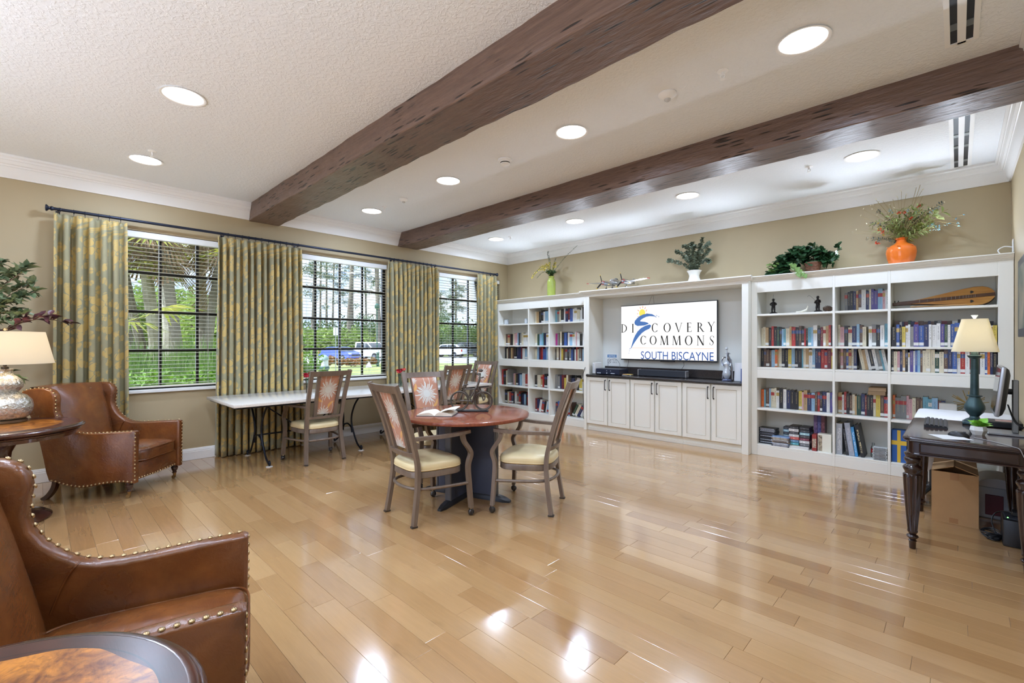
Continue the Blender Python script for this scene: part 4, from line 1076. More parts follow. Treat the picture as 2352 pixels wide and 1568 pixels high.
def inlay():
    M = Mat('burl_inlay_top'); v = M.coord('Object'); x, y, _ = M.xyz(v)
    r = (x * x + y * y).op('SQRT'); a = y.op('ARCTAN2', x)
    sw = M.noise(v, 7, 4, .6, 2.6); fig = M.noise(M.scale(v, (1, 1, 1)), 22, 4, .6, 3.0)
    burl = M.mix(sw.ramp(.35, .65), lin((188, 118, 42)), lin((104, 54, 22))); burl = M.mix(fig.ramp(.5, .72) * .6, burl, lin((74, 38, 18)))
    dark = M.mix(M.noise(v, 9, 3).ramp(.3, .7), lin((70, 34, 24)), lin((46, 24, 20)))
    edge = (a * 8.0).op('COSINE') * .008 + .345
    col = M.mix(r.gt(edge), burl, dark)
    line = (r - .352).op('ABSOLUTE').lt(.0022)
    scr = (((r - .15) + (a * 3.0).op('SINE') * .03).op('ABSOLUTE').lt(.006)); col = M.mix(scr, col, lin((86, 44, 24)))
    M.set(Base_Color=M.mix(line, col, lin((34, 18, 14))), Roughness=.28, Coat_Weight=.2, Coat_Roughness=.22)
    return M.bump(M.noise(M.scale(v, (4, 40, 1)), 6, 3), .04, .003).m
INLAY = inlay()
EDGE = mat('worn_mahogany_edge', (74, 40, 27), .22, c2=(40, 21, 16), vs=6, coat=.5)
def lamp_table(label, c, r, z, br):
    t = thing('lamp_table', label, 'side table', (*c, 0))
    MB().lathe([(.001, z - .001), (r - .035, z - .001), (r - .034, z)], 64).build('inlay_top', INLAY, t, 30)
    MB().lathe([(r - .06, z - .055), (r - .03, z - .055), (r - .022, z - .046), (r - .028, z - .04), (r - .008, z - .032), (r, z - .024), (r, z - .016), (r - .006, z - .01), (r - .012, z - .009), (r - .016, z - .002), (r - .026, z + .001), (r - .034, z + .0004), (r - .036, z - .004)], 64, cap=False).lathe([(r - .16, z - .09), (r - .05, z - .088), (r - .04, z - .06), (r - .055, z - .05)], 48, cap=False).lathe([(.05, z - .09), (r - .15, z - .089), (r - .15, z - .03)], 40, cap=False).build('moulded_edge', EDGE, t, 40)
    MB().lathe([(.14, z - .09), (.125, z - .11), (.085, z - .15), (.062, z - .2), (.056, z - .25), (.066, z - .27), (.06, z - .285), (.075, z - .31), (.095, z - .37), (.1, z - .42), (.085, z - .47), (.06, z - .5), (.068, z - .52), (.06, z - .54), (.09, .1)], 32, cap=False).build('pedestal', EDGE, t, 40)
    MB().lathe([(br - .01, 0), (br, .006), (br, .018), (br - .012, .028), (br - .02, .03), (br - .03, .042), (br - .06, .052), (br - .1, .062), (br - .14, .085), (.075, .105)], 48).build('base', EDGE, t, 40)
    return t
lamp_table('round mahogany pedestal table with inlaid top, holding the silver lamp', (1.25, -6.80), .48, .74, .285)
lamp_table('round inlaid mahogany table top cut by the lower left corner of the picture', (5.325, -6.778), .43, .68, .25)
# ---- mercury glass lamp
def mercury():
    M = Mat('embossed_mercury_glass'); v = M.coord('Object'); x, y, z = M.xyz(v)
    a = y.op('ARCTAN2', x); uu = M.vec(a * 3.2, z * 26.0, 0.0)
    pos = M.vor(uu, 1.0, 'Position', .35, '2D'); px, py, _ = M.xyz(pos); ux, uy, _ = M.xyz(uu)
    dx, dy = ux - px, uy - py; r = (dx * dx + dy * dy).op('SQRT'); an = dy.op('ARCTAN2', dx)
    fl = r.lt(((an * 5.0).op('COSINE') * .14 + .32)); h = fl * ((r * -1) + .6) + r.lt(.09) * .5
    M.set(Base_Color=M.mix(M.noise(v, 60, 3).ramp(.35, .7), lin((222, 218, 208)), lin((176, 170, 158))), Roughness=.22, Metallic=.75)
    return M.bump(h + M.noise(v, 90, 2) * .3, .9, .012).m
SHADE = None
def shade_mat(name, c, em, rough=.8):
    M = Mat(name); v = M.coord('Object'); w = M.noise(M.scale(v, (30, 30, 200)), 4, 2)
    M.set(Base_Color=M.mix(w * .3, lin(c), tuple(q * .85 for q in lin(c))), Roughness=rough)
    tr = M.t.nodes.new('ShaderNodeBsdfTranslucent'); tr.inputs[0].default_value = (*lin(c), 1); mx = M.t.nodes.new('ShaderNodeMixShader'); mx.inputs[0].default_value = em
    M.t.links.new(M.p.outputs[0], mx.inputs[1]); M.t.links.new(tr.outputs[0], mx.inputs[2]); M.t.links.new(mx.outputs[0], M.out.inputs[0])
    return M.m
def bulb(par, z, e, r=.035, col=(1, .88, .70)):
    d = bpy.data.lights.new('bulb', 'POINT'); d.energy = e; d.shadow_soft_size = r; d.color = col
    o = bpy.data.objects.new('bulb', d); COL.objects.link(o); o.parent = par; o.location = (0, 0, z)
def thin_cone(r0, z0, r1, z1, n=48):
    return MB().lathe([(r0, z0), (r1, z1), (r1 - .003, z1), (r0 - .003, z0), (r0, z0)], n, cap=False)
t = thing('table_lamp', 'silver mercury-glass gourd lamp with cream drum shade on the pedestal table', 'table lamp', (.985, -6.785, .741))
MB().lathe([(.125, 0), (.128, .004), (.128, .022), (.12, .026)], 40).build('base', mat('aged_nickel', (120, 104, 84), .3, .9), t)
MB().lathe([(.115, .026), (.14, .045), (.16, .09), (.165, .13), (.155, .175), (.125, .215), (.085, .235), (.075, .245), (.085, .258), (.104, .285), (.108, .31), (.098, .34), (.07, .37), (.05, .385), (.044, .4), (.046, .42), (.05, .43)], 48).build('body', mercury(), t, 60)
MB().lathe([(.022, .43), (.022, .45), (.012, .455), (.012, .5), (.018, .505), (.018, .54)], 16).build('socket', mat('dark_nickel', (80, 70, 60), .3, .9), t)
thin_cone(.288, .474, .232, .733).build('shade', shade_mat('cream_linen_shade', (224, 214, 192), .45), t, 60)
MB().tube([(0, 0, .54), (0, 0, .745)], .003, 6).sphere((0, 0, .755), .012, 12, 8).tube([(-.231, 0, .728), (.231, 0, .728)], .002, 5).build('finial', BRASS, t)
bulb(t, .60, 5.5)
# ---- artificial ficus with maroon sprays behind the lamp
def leaf_mat(name, c, c2, rough=.4):
    return mat(name, c, rough, c2=c2, vs=14, lo=.4, hi=.6)
FIC1 = leaf_mat('grey_green_leaves', (122, 132, 96), (72, 90, 60)); FIC2 = leaf_mat('maroon_leaves', (96, 52, 58), (58, 34, 40))
def leaves(spots, L, W, seed, curl=.25):
    """pointed oval leaves, folded along the midrib; spots = (pos, dir)"""
    r = random.Random(seed); V = []; F = []
    for p, d in spots:
        p = Vector(p); d = Vector(d).normalized(); up = Vector((r.uniform(-.6, .6), r.uniform(-.6, .6), 1)); sd = d.cross(up).normalized(); nn = sd.cross(d).normalized()
        s = r.uniform(.7, 1.25); l, w = L * s, W * s; o = len(V)
        V += [p, p + d * l * .3 + sd * w * .42 + nn * w * curl, p + d * l * .65 + sd * w * .4 + nn * w * curl * .7, p + d * l - nn * l * .08, p + d * l * .65 - sd * w * .4 + nn * w * curl * .7, p + d * l * .3 - sd * w * .42 + nn * w * curl, p + d * l * .32, p + d * l * .66]
        F += [(o, o+1, o+6), (o+1, o+2, o+7, o+6), (o+2, o+3, o+7), (o, o+6, o+5), (o+6, o+7, o+4, o+5), (o+7, o+3, o+4)]
    return MB().add(V, F)
def spray(path, n, r, spread=.9):
    P = bez(path, 8); out = []
    for i in range(n):
        f = (i + r.random()) / n; k = min(len(P) - 2, int(f * (len(P) - 1))); p = P[k].lerp(P[k + 1], r.random()); d = (P[k + 1] - P[k]).normalized()
        out.append((p, d * r.uniform(.2, .8) + Vector((r.uniform(-1, 1), r.uniform(-1, 1), r.uniform(-.7, .9))) * spread))
    return out
t = thing('potted_tree', 'leafy artificial tree with grey-green and maroon leaves behind the silver lamp', 'plant', (.52, -7.12, 0))
MB().lathe([(.13, 0), (.15, .02), (.18, .26), (.19, .28), (.19, .3), (.17, .3), (.165, .27), (.001, .27)], 28).build('pot', mat('brown_pot', (92, 62, 44), .5), t)
r = random.Random(5); wood = MB()
for k in range(4): wood.tube(bez([(.02*k - .03, .01*k, .26), (.05 * math.sin(k), .06 * math.cos(k * 2), .9), (.08 * math.sin(k * 2 + 1), .08 * math.cos(k), 1.5)], 6), .010, 6)
g, mr = [], []
tips = [(-.03, .42, 2.03), (.05, .5, 1.93), (.08, .47, 2.06), (-.02, .3, 2.1), (.1, .42, 1.78), (.02, .38, 1.68), (.1, .5, 1.84), (-.08, .15, 2.05), (.12, .25, 1.9), (.05, .1, 1.75), (-.2, .0, 2.0), (.2, -.15, 1.9), (0, -.3, 1.95), (.1, .44, 1.64), (0, .2, 1.55)]
for q in tips:
    path = [(.05, .0, 1.25), (q[0] * .5 + r.uniform(-.05, .05), q[1] * .5, (1.3 + q[2]) / 2 + .08), q]
    wood.tube(bez(path, 5), .004, 5); g += spray(path, 22, r); g += spray([(q[0] * .6, q[1] * .6, q[2] - .1), q], 20, r)
for q in ([(.05, .1, 1.3), (.06, .35, 1.52), (.08, .55, 1.60), (.09, .72, 1.565)], [(.05, .1, 1.25), (.08, .35, 1.5), (.1, .45, 1.58)], [(.1, .2, 1.3), (.12, .42, 1.42), (.14, .52, 1.4)], [(.05, .1, 1.3), (.1, .4, 1.56), (.11, .6, 1.64)]):
    wood.tube(bez(q, 5), .004, 5); mr += spray(q, 20, r, .75)
for q in ([(.1, .2, 1.2), (.12, .45, 1.32), (.14, .53, 1.28)], [(.1, .2, 1.1), (.14, .35, 1.12), (.16, .42, 1.06)]):
    wood.tube(bez(q, 5), .003, 5); g += spray(q, 12, r, .75)
wood.build('branches', mat('twig_brown', (104, 84, 62), .7), t)
leaves(g, .085, .05, 1).build('green_leaves', FIC1, t, 60, kind='stuff'); leaves(mr, .078, .05, 2).build('maroon_leaves', FIC2, t, 60, kind='stuff')
# ---- unseen torchieres, added behind the camera to throw fill light at the ceiling
tor = bpy.data.lights.new('fill_torchiere_bulb', 'AREA'); tor.shape = 'DISK'; tor.size = 0.26; tor.energy = FILL_TORCH_W; tor.color = (0.8, 0.94, 1.16); tor.spread = math.radians(165)
for k, (x, y) in enumerate(((5.7, -7.75), (3.0, -8.7))):
    t = thing('added_floor_lamp', 'added out-of-view bronze torchiere brightening the ceiling, %s' % ('behind the near armchair', 'beside the added terrace doors')[k], 'floor lamp', (x, y, 0))
    MB().lathe([(.14, 0), (.145, .01), (.13, .022), (.03, .035), (.014, .05), (.012, 1.6), (.02, 1.62)], 28).build('stand', mat('aged_bronze', (70, 56, 44), .4, .7), t)
    MB().lathe([(.02, 1.62), (.09, 1.65), (.16, 1.72), (.175, 1.76), (.17, 1.76), (.155, 1.725), (.085, 1.658), (.001, 1.64)], 32, cap=False).build('bowl', mat('aged_bronze', (70, 56, 44), .4, .7), t)
    l = bpy.data.objects.new('bulb', tor); COL.objects.link(l); l.parent = t; l.location = (0, 0, 1.768); l.rotation_euler = (PI, 0, 0)
# ================================================================ television and its print
BLK = mat('black_plastic', (26, 27, 30), .35); DGREY = mat('charcoal_plastic', (52, 56, 66), .45); SILV = mat('silver_plastic', (170, 172, 176), .3, .7)
def emit(name, c, s):
    if name in MATS: return MATS[name]
    M = Mat(name); M.set(Base_Color=(0, 0, 0), Roughness=.3, Emission_Color=lin(c), Emission_Strength=s); MATS[name] = M.m; return M.m
SCR = .7
tv = thing('television', 'large flat television on the niche wall showing a logo', 'television', (3.401, -.062, 1.548))
MB().bbox((-.752, -.038, -.43), (.752, 0, .43), .004).build('bezel', mat('gunmetal_bezel', (58, 62, 70), .3, .6), tv)
MB().cbox((0, .03, 0), (.4, .055, .3)).build('wall_mount', BLK, tv)
scr = MB().add([(-.744, -.0385, -.411), (.744, -.0385, -.411), (.744, -.0385, .419), (-.744, -.0385, .419)], [(0, 1, 2, 3)]).build('screen', emit('lit_white_screen', (255, 255, 255), SCR), tv, 0)
MB().cbox((.03, -.03, -.436), (.22, .02, .012)).build('sensor_bar', BLK, tv)
class Ink(MB):
    lay = -.0392
    def poly(s, pts):
        """flat shape in screen coordinates (x right, z up)"""
        from mathutils.geometry import tessellate_polygon
        tri = tessellate_polygon([[Vector((x, z, 0)) for x, z in pts]])
        return s.add([(x, s.lay, z) for x, z in pts], [tuple(q) for q in tri])
    def ring(s, cx, cz, rx, rz, tx, tz, a0=0, a1=2*PI, n=36):
        o = [(cx + rx*math.cos(a), cz + rz*math.sin(a)) for a in [a0 + (a1-a0)*k/n for k in range(n+1)]]
        i = [(cx + (rx-tx)*math.cos(a), cz + (rz-tz)*math.sin(a)) for a in [a0 + (a1-a0)*k/n for k in range(n+1)]]
        for k in range(n): s.add([(x, s.lay, z) for x, z in (o[k], o[k+1], i[k+1], i[k])], [(0, 1, 2, 3)])
    def seg(s, a, b, w0, w1=None, horiz=True):
        w1 = w0 if w1 is None else w1
        s.poly([(a[0]-w0/2, a[1]), (a[0]+w0/2, a[1]), (b[0]+w1/2, b[1]), (b[0]-w1/2, b[1])])
    def hbar(s, x0, x1, z, t): s.poly([(x0, z-t/2), (x1, z-t/2), (x1, z+t/2), (x0, z+t/2)])
def glyph(b, ch, x0, x1, z0, z1):
    w, h = x1-x0, z1-z0; T, t = .135*h, .045*h; cx, cz = (x0+x1)/2, (z0+z1)/2
    sf = lambda x, z, L=.2: b.hbar(x - L*h/2, x + L*h/2, z, t*.8)
    X_ = lambda f: x0 + w*f
    if ch == 'I': b.seg((cx, z0), (cx, z1), T); sf(cx, z0+t/2, .28); sf(cx, z1-t/2, .28)
    elif ch == 'O': b.ring(cx, cz, w/2, h/2, T, t)
    elif ch == 'C':
        b.ring(cx+w*.04, cz, w*.54, h/2, T, t, .75, 2*PI-.75)
        b.seg((x1-w*.07, z1-h*.3), (x1-w*.05, z1-h*.06), t); b.seg((x1-w*.07, z0+h*.1), (x1-w*.05, z0+h*.22), t)
    elif ch == 'D':
        b.seg((X_(.16), z0), (X_(.16), z1), T); sf(X_(.16), z0+t/2, .25); sf(X_(.16), z1-t/2, .25)
        b.ring(X_(.16), cz, w*.84, h/2, T, t, -PI/2, PI/2, 20)
    elif ch == 'V':
        b.seg((X_(.1), z1), (X_(.52), z0), T, T*.7); b.seg((X_(.92), z1), (X_(.54), z0), t*1.1, t); sf(X_(.1), z1-t/2, .26); sf(X_(.92), z1-t/2, .2)
    elif ch == 'E':
        b.seg((X_(.22), z0), (X_(.22), z1), T); b.hbar(X_(0), X_(1), z0+t/2, t); b.hbar(X_(0), X_(.92), z1-t/2, t); b.hbar(X_(.2), X_(.72), cz+h*.03, t)
        b.seg((X_(.97), z0), (X_(.99), z0+h*.2), t); b.seg((X_(.9), z1-h*.17), (X_(.9), z1), t); b.seg((X_(.72), cz-h*.06), (X_(.72), cz+h*.12), t)
    elif ch == 'R':
        b.seg((X_(.18), z0), (X_(.18), z1), T); sf(X_(.18), z0+t/2, .26); sf(X_(.15), z1-t/2, .24)
        b.ring(X_(.2), z1-h*.26, w*.5, h*.26, T*.9, t, -PI/2, PI/2, 16); b.seg((X_(.42), z1-h*.5), (X_(.88), z0), T, T); sf(X_(.9), z0+t/2, .2)
    elif ch == 'Y':
        b.seg((cx, z0), (cx, cz), T); sf(cx, z0+t/2, .28); b.seg((X_(.12), z1), (cx, cz-h*.02), T*.95); b.seg((X_(.9), z1), (cx, cz-h*.02), t*1.1); sf(X_(.12), z1-t/2, .26); sf(X_(.9), z1-t/2, .2)
    elif ch == 'N':
        b.seg((X_(.14), z0), (X_(.14), z1), t*1.2); b.seg((X_(.14), z1), (X_(.84), z0), T*1.15); b.seg((X_(.86), z0), (X_(.86), z1), t*1.2); sf(X_(.14), z0+t/2, .2); sf(X_(.08), z1-t/2, .2); sf(X_(.86), z1-t/2, .2)
    elif ch == 'M':
        b.seg((X_(.1), z0), (X_(.16), z1), t*1.2); b.seg((X_(.18), z1), (X_(.5), z0), T); b.seg((X_(.8), z1), (X_(.5), z0), t*1.2); b.seg((X_(.88), z0), (X_(.83), z1), T); sf(X_(.1), z0+t/2, .2); sf(X_(.9), z0+t/2, .26); sf(X_(.14), z1-t/2, .18); sf(X_(.86), z1-t/2, .18)
    elif ch == 'S':
        P = bez([(X_(.92), z1-h*.16), (X_(.55), z1-h*.02), (X_(.14), z1-h*.2), (X_(.36), cz+h*.06), (X_(.72), cz-h*.1), (X_(.84), z0+h*.2), (X_(.45), z0+h*.02), (X_(.04), z0+h*.16)] and [(a, c, 0) for a, c in [(X_(.92), z1-h*.16), (X_(.55), z1-h*.02), (X_(.14), z1-h*.2), (X_(.36), cz+h*.06), (X_(.72), cz-h*.1), (X_(.84), z0+h*.2), (X_(.45), z0+h*.02), (X_(.04), z0+h*.16)]], 6)
        n = len(P)
        for k in range(n-1):
            f = k/(n-1); wd = t*.7 + T*.75*math.exp(-((f-.5)/.2)**2); d = (P[k+1]-P[k]).normalized(); q = Vector((-d.y, d.x, 0))*wd/2
            b.add([(p.x, b.lay, p.y) for p in (P[k]+q, P[k]-q, P[k+1]-q, P[k+1]+q)], [(0, 1, 2, 3)])
        b.seg((X_(.94), z1-h*.24), (X_(.92), z1-h*.06), t); b.seg((X_(.04), z0+h*.08), (X_(.05), z0+h*.28), t)
INK = emit('black_print', (20, 20, 20), .5); BLUE = emit('blue_print', (74, 115, 178), .68); DBLUE = emit('royal_blue_print', (22, 76, 156), .68); YEL = emit('yellow_print', (250, 226, 96), .68); ORG = emit('orange_print', (228, 146, 62), .68)
b = Ink()
for ch, x0, x1, z0, z1 in [('D', -.742, -.639, .003, .138), ('I', -.556, -.517, 0, .138), ('C', -.217, -.121, 0, .138), ('O', -.028, .084, -.003, .135), ('V', .149, .257, -.004, .132), ('E', .326, .392, -.005, .13), ('R', .472, .573, -.007, .127), ('Y', .619, .721, -.007, .129),
                           ('C', -.406, -.311, -.188, -.049), ('O', -.251, -.139, -.19, -.051), ('M', -.084, .05, -.192, -.053), ('M', .105, .24, -.193, -.056), ('O', .297, .408, -.197, -.056), ('N', .468, .578, -.196, -.058), ('S', .647, .707, -.197, -.059)]:
    glyph(b, ch, x0, x1, z0, z1)
b.ring(.728, .112, .006, .006, .0015, .0015)
b.build('logo_name', INK, scr, 0)
b = Ink(); b.lay = -.0396
b.poly([(-.155, .243), (-.21, .276), (-.286, .289), (-.364, .277), (-.421, .254), (-.466, .22), (-.501, .184), (-.51, .153), (-.495, .122), (-.455, .102), (-.421, .104), (-.342, .107), (-.297, .121), (-.264, .131), (-.286, .149), (-.331, .163), (-.409, .173), (-.404, .191), (-.364, .216), (-.308, .239), (-.253, .247), (-.21, .243), (-.155, .236)])
b.poly([(-.331, .102), (-.253, .12), (-.229, .109), (-.231, .084), (-.259, .054), (-.32, .03), (-.376, -.005), (-.432, -.061), (-.478, -.118), (-.524, -.18), (-.559, -.238), (-.582, -.259), (-.564, -.222), (-.541, -.149), (-.524, -.097), (-.495, -.04), (-.455, .017), (-.398, .067), (-.331, .099)])
for x, z, r in ((-.139, .253, .006), (-.104, .233, .006), (-.15, .231, .007), (-.594, -.275, .005), (-.605, -.322, .005), (-.588, -.25, .006), (-.125, .246, .004), (-.597, -.295, .004)):
    b.poly([(x + r*1.5*math.cos(a), z + r*math.sin(a)) for a in (0, 1.2, 2.2, 3.3, 4.4, 5.4)])
b.build('logo_brushstroke', BLUE, scr, 0)
b = Ink(); b.poly([(-.376 + .052*math.cos(a), .299 + .061*math.sin(a)) for a in [2*PI*k/32 for k in range(32)]]); b.build('logo_sun', YEL, scr, 0)
b = Ink(); b.lay = -.0394
for (a, c) in [((-.368, .414), (-.368, .373)), ((-.32, .393), (-.331, .358)), ((-.297, .353), (-.314, .321)), ((-.415, .398), (-.407, .369)), ((-.455, .354), (-.432, .332)), ((-.464, .294), (-.446, .293)), ((-.455, .245), (-.437, .244)), ((-.308, .29), (-.292, .287))]:
    d = Vector((c[0]-a[0], c[1]-a[1])); q = Vector((-d.y, d.x)).normalized()*.006; b.poly([(a[0]+q.x*.6, a[1]+q.y*.6), (a[0]-q.x*.6, a[1]-q.y*.6), (c[0]-q.x, c[1]-q.y), (c[0]+q.x, c[1]+q.y)])
b.poly([(-.564, -.239), (.705, -.245), (.705, -.241), (-.564, -.235)]); b.build('logo_rays_and_rule', ORG, scr, 0)
def text_mesh(s, size, xs=1.0, ext=0.0):
    c = bpy.data.curves.new('txt', 'FONT'); c.body = s; c.size = size; c.extrude = ext; c.fill_mode = 'FRONT' if not ext else 'BOTH'
    o = bpy.data.objects.new('txt', c); COL.objects.link(o); dg = bpy.context.evaluated_depsgraph_get()
    me = bpy.data.meshes.new_from_object(o.evaluated_get(dg)); bpy.data.objects.remove(o); bpy.data.curves.remove(c)
    V = np.zeros(len(me.vertices) * 3, dtype=np.float32); me.vertices.foreach_get('co', V); V = V.reshape(-1, 3)
    return me, V
def flat_text(name, s, m, parent, x0, x1, z0, z1, y, clip=None, rz=0):
    """lettering stretched into the given box on a plane facing -y"""
    me, V = text_mesh(s, 1.0); a, c = V.min(0), V.max(0)
    V2 = np.stack([x0 + (V[:, 0]-a[0])/(c[0]-a[0])*(x1-x0), np.full(len(V), y), z0 + (V[:, 1]-a[1])/(c[1]-a[1])*(z1-z0)], 1).astype(np.float32)
    if clip is not None: V2[:, 2] = np.maximum(V2[:, 2], clip)
    me.vertices.foreach_set('co', V2.ravel()); me.materials.clear(); me.materials.append(m); me.name = name; me.update()
    o = bpy.data.objects.new(name, me); COL.objects.link(o); o.parent = parent; return o
flat_text('logo_place_name', 'SOUTH BISCAYNE', DBLUE, scr, -.397, .703, -.4105, -.291, -.0392, clip=-.4105)
# ---- things on the granite counter
CZ = .8855
t = thing('soundbar', 'long black soundbar with silver ends below the television', 'soundbar', (3.40, -.20, CZ))
MB().bbox((-.36, -.045, .006), (.36, .045, .1), .006).build('grille', mat('black_grille_cloth', (44, 47, 54), .8, bump=.3, bs=900), t)
for s in (-1, 1): MB().bbox((s*.36, -.047, .004) if s > 0 else (-.378, -.047, .004), (.378, .047, .102) if s > 0 else (-.36, .047, .102), .006).build('end_cap', SILV, t); MB().cbox((s*.3, 0, .003), (.04, .06, .006)).build('foot', BLK, t)
t = thing('disc_player', 'black disc player with small display at the left of the counter', 'player', (2.58, -.25, CZ))
MB().bbox((-.215, -.13, .008), (.215, .13, .095), .004).build('case', mat('blue_black_enamel', (38, 42, 56), .35), t)
MB().bbox((-.21, -.134, .012), (.21, -.130, .09), .001).build('front_panel', mat('navy_front', (34, 40, 60), .3), t)
MB().box((-.19, -.1352, .02), (-.12, -.134, .032)).box((.06, -.1352, .02), (.13, -.134, .032)).box((-.02, -.1352, .022), (.0, -.134, .036)).box((-.02, -.1352, .06), (-.005, -.134, .068)).box((.05, -.1352, .06), (.065, -.134, .068)).build('print', mat('pale_print', (200, 206, 214), .5), t, 0)
for x in (-.17, .17): MB().cbox((x, 0, .004), (.03, .2, .008)).build('foot', BLK, t)
t = thing('game_console', 'slim upright white game console beside the disc player', 'console', (2.335, -.30, CZ))
MB().bbox((-.022, -.10, .012), (.022, .10, .185), .005).build('case', mat('gloss_white', (238, 238, 236), .2), t); MB().bbox((-.035, -.09, 0), (.035, .09, .012), .003).build('stand', SILV, t)
MB().box((-.018, -.1008, .02), (.018, -.1, .17)).build('front_strip', mat('pale_grey_plastic', (214, 218, 222), .3), t)
t = thing('wall_notice', 'small white notice sign on the niche wall left of the television', 'sign', (2.435, -.0155, 1.112))
MB().box((-.13, -.0012, -.105), (.13, 0, .108)).build('sheet', mat('notice_paper', (226, 228, 226), .6), t, 0)
MB().box((-.085, -.002, .036), (.088, -.0012, .082)).build('header', mat('notice_blue', (96, 140, 186), .6), t, 0)
flat_text('header_text', 'NOTICE', mat('notice_white', (240, 240, 240), .6), t, -.06, .062, .046, .072, -.0024)
flat_text('body_text', 'DO NOT\nUNPLUG', mat('notice_ink', (110, 110, 112), .6), t, .012, .1, -.055, .005, -.0018)
b = MB().tube([(-.052 + .034*math.cos(a*PI/10), -.0018, -.024 + .034*math.sin(a*PI/10)) for a in range(20)], .003, 4, closed=True).tube([(-.076, -.0018, .0), (-.028, -.0018, -.048)], .003, 4); b.build('symbol', mat('notice_ink', (110, 110, 112), .6), t)
t = thing('disc_cases', 'two small colourful disc sleeves lying on the counter', 'disc case', (2.86, -.25, CZ))
MB().cbox((0, 0, .006), (.14, .12, .012), rz=.2).build('sleeve', mat('grey_sleeve', (150, 150, 150), .4), t); MB().cbox((.01, -.01, .016), (.12, .10, .007), rz=-.3).build('sleeve', mat('orange_sleeve', (214, 132, 70), .4, c2=(230, 210, 120), vs=25), t)
# cellist sculpture
PEW = mat('polished_pewter', (150, 154, 166), .2, .9); GLS = mat('pale_glass', (206, 214, 224), .12, .35)
t = thing('cellist_sculpture', 'silver and glass figure of a cellist at the right of the counter', 'sculpture', (4.345, -.30, CZ))
MB().lathe([(.06, 0), (.062, .012), (.05, .02), (.045, .03)], 20).build('base', mat('smoke_glass', (96, 104, 132), .12, .4), t)
b = MB().lathe([(.02, .03), (.038, .05), (.05, .09), (.045, .13), (.03, .165), (.036, .2), (.042, .225), (.03, .25), (.012, .262), (.009, .30), (.009, .40)], 18).sphere((0, 0, .425), .017, 10, 8, sc=(1, 1.2, 1.2)); b.build('cello', GLS, t)
b = MB().tube(bez([(.06, .02, .02), (.055, .025, .16), (.03, .03, .26), (.0, .02, .33)], 5), [.012] * 5 + [.02] * 5 + [.022] * 5 + [.01], 8).tube(bez([(.03, .02, .29), (-.03, -.0, .31), (-.055, -.02, .26), (-.03, -.045, .2)], 5), .009, 7).tube(bez([(.03, .02, .29), (.06, -.01, .27), (.055, -.04, .2)], 5), .009, 7).tube(bez([(.05, .02, .14), (-.03, -.01, .12), (-.05, -.01, .03)], 5), .011, 7)
b.sphere((.005, .015, .345), .02, 10, 8).lathe([(.034, .357), (.035, .36), (.018, .363), (.016, .372), (.001, .375)], 14, c=(.01, .015, 0)); b.build('player', PEW, t)
t = thing('brochure_holder', 'clear stand of white leaflets with a blue one, right end of the counter', 'brochure', (4.50, -.27, CZ))
MB().cbox((0, .02, .12), (.15, .004, .24), rx=-.1).build('white_sheet', mat('leaflet_white', (232, 234, 238), .5), t, 0); MB().cbox((.045, -.02, .085), (.055, .012, .165)).build('blue_leaflet', mat('leaflet_blue', (60, 86, 148), .5), t, 0); MB().bbox((-.078, -.03, 0), (.078, .04, .006), .002).build('foot', CLEAR, t)
MB().tube(bez([(2.50, -.24, CZ + .1), (2.49, -.2, 1.09), (2.56, -.12, 1.13), (2.63, -.1, 1.05), (2.64, -.13, .99)], 6), .0025, 5).build('cable', BLK, None, label='thin black cable looping from the disc player to the wall', cat='cable')
MB().tube(bez([(2.76, -.045, 1.115), (2.75, -.06, 1.03), (2.70, -.075, .95), (2.66, -.09, .89)], 6), .003, 5).build('cable', BLK, None, label='black cable hanging below the left end of the television', cat='cable')
MB().tube(bez([(3.66, -.06, 1.112), (3.67, -.07, 1.06), (3.63, -.08, 1.0), (3.56, -.12, .985)], 6), .003, 5).build('cable', BLK, None, label='black cable from the television down to the soundbar', cat='cable')
MB().tube(bez([(3.09, -.016, 1.98), (3.12, -.018, 2.06), (3.15, -.02, 2.117)], 5), .002, 5).tube(bez([(3.18, -.016, 1.98), (3.17, -.018, 2.05), (3.165, -.02, 2.117)], 5), .0018, 5).build('cable', mat('grey_cable', (150, 150, 148), .5), None, label='thin wires rising from the television top to the niche ceiling', cat='cable')
MB().tube(bez([(2.245, -.50, 1.0), (2.22, -.505, .93), (2.2, -.50, .86), (2.205, -.5, .6), (2.21, -.5, .35), (2.20, -.5, .22), (2.22, -.505, .17)], 6), .004, 6).build('cable', BLK, None, label='black cord hanging down the edge between bookcase and cabinets', cat='cable')
# ================================================================ on top of the cases
GV = mat('lime_glaze', (164, 176, 84), .18, vary=.06)
TOPZ = 2.2085
t = thing('green_vase', 'tall lime green ceramic vase with yellow flowers on the left bookcase', 'vase', (1.335, -.24, TOPZ))
MB().lathe([(.062, 0), (.072, .01), (.074, .1), (.074, .26), (.068, .29), (.05, .315), (.044, .33), (.052, .352), (.056, .36), (.05, .36), (.04, .33), (.001, .32)], 32).build('body', GV, t)
def sprig(b, path, step, L, W, r, rad=.0022, droop=0):
    b.tube(bez(path, 6), rad, 5); P = bez(path, 10); k = 2
    out = []
    while k < len(P) - 1:
        d = (P[k+1] - P[k-1]).normalized(); s = d.cross(Vector((r.uniform(-1, 1), r.uniform(-1, 1), r.uniform(-1, 1)))).normalized()
        for q in (1, -1): out.append((P[k], s * q + d * .5))
        k += step
    return out
r = random.Random(3); st = MB(); gl, dk, yl = [], [], []
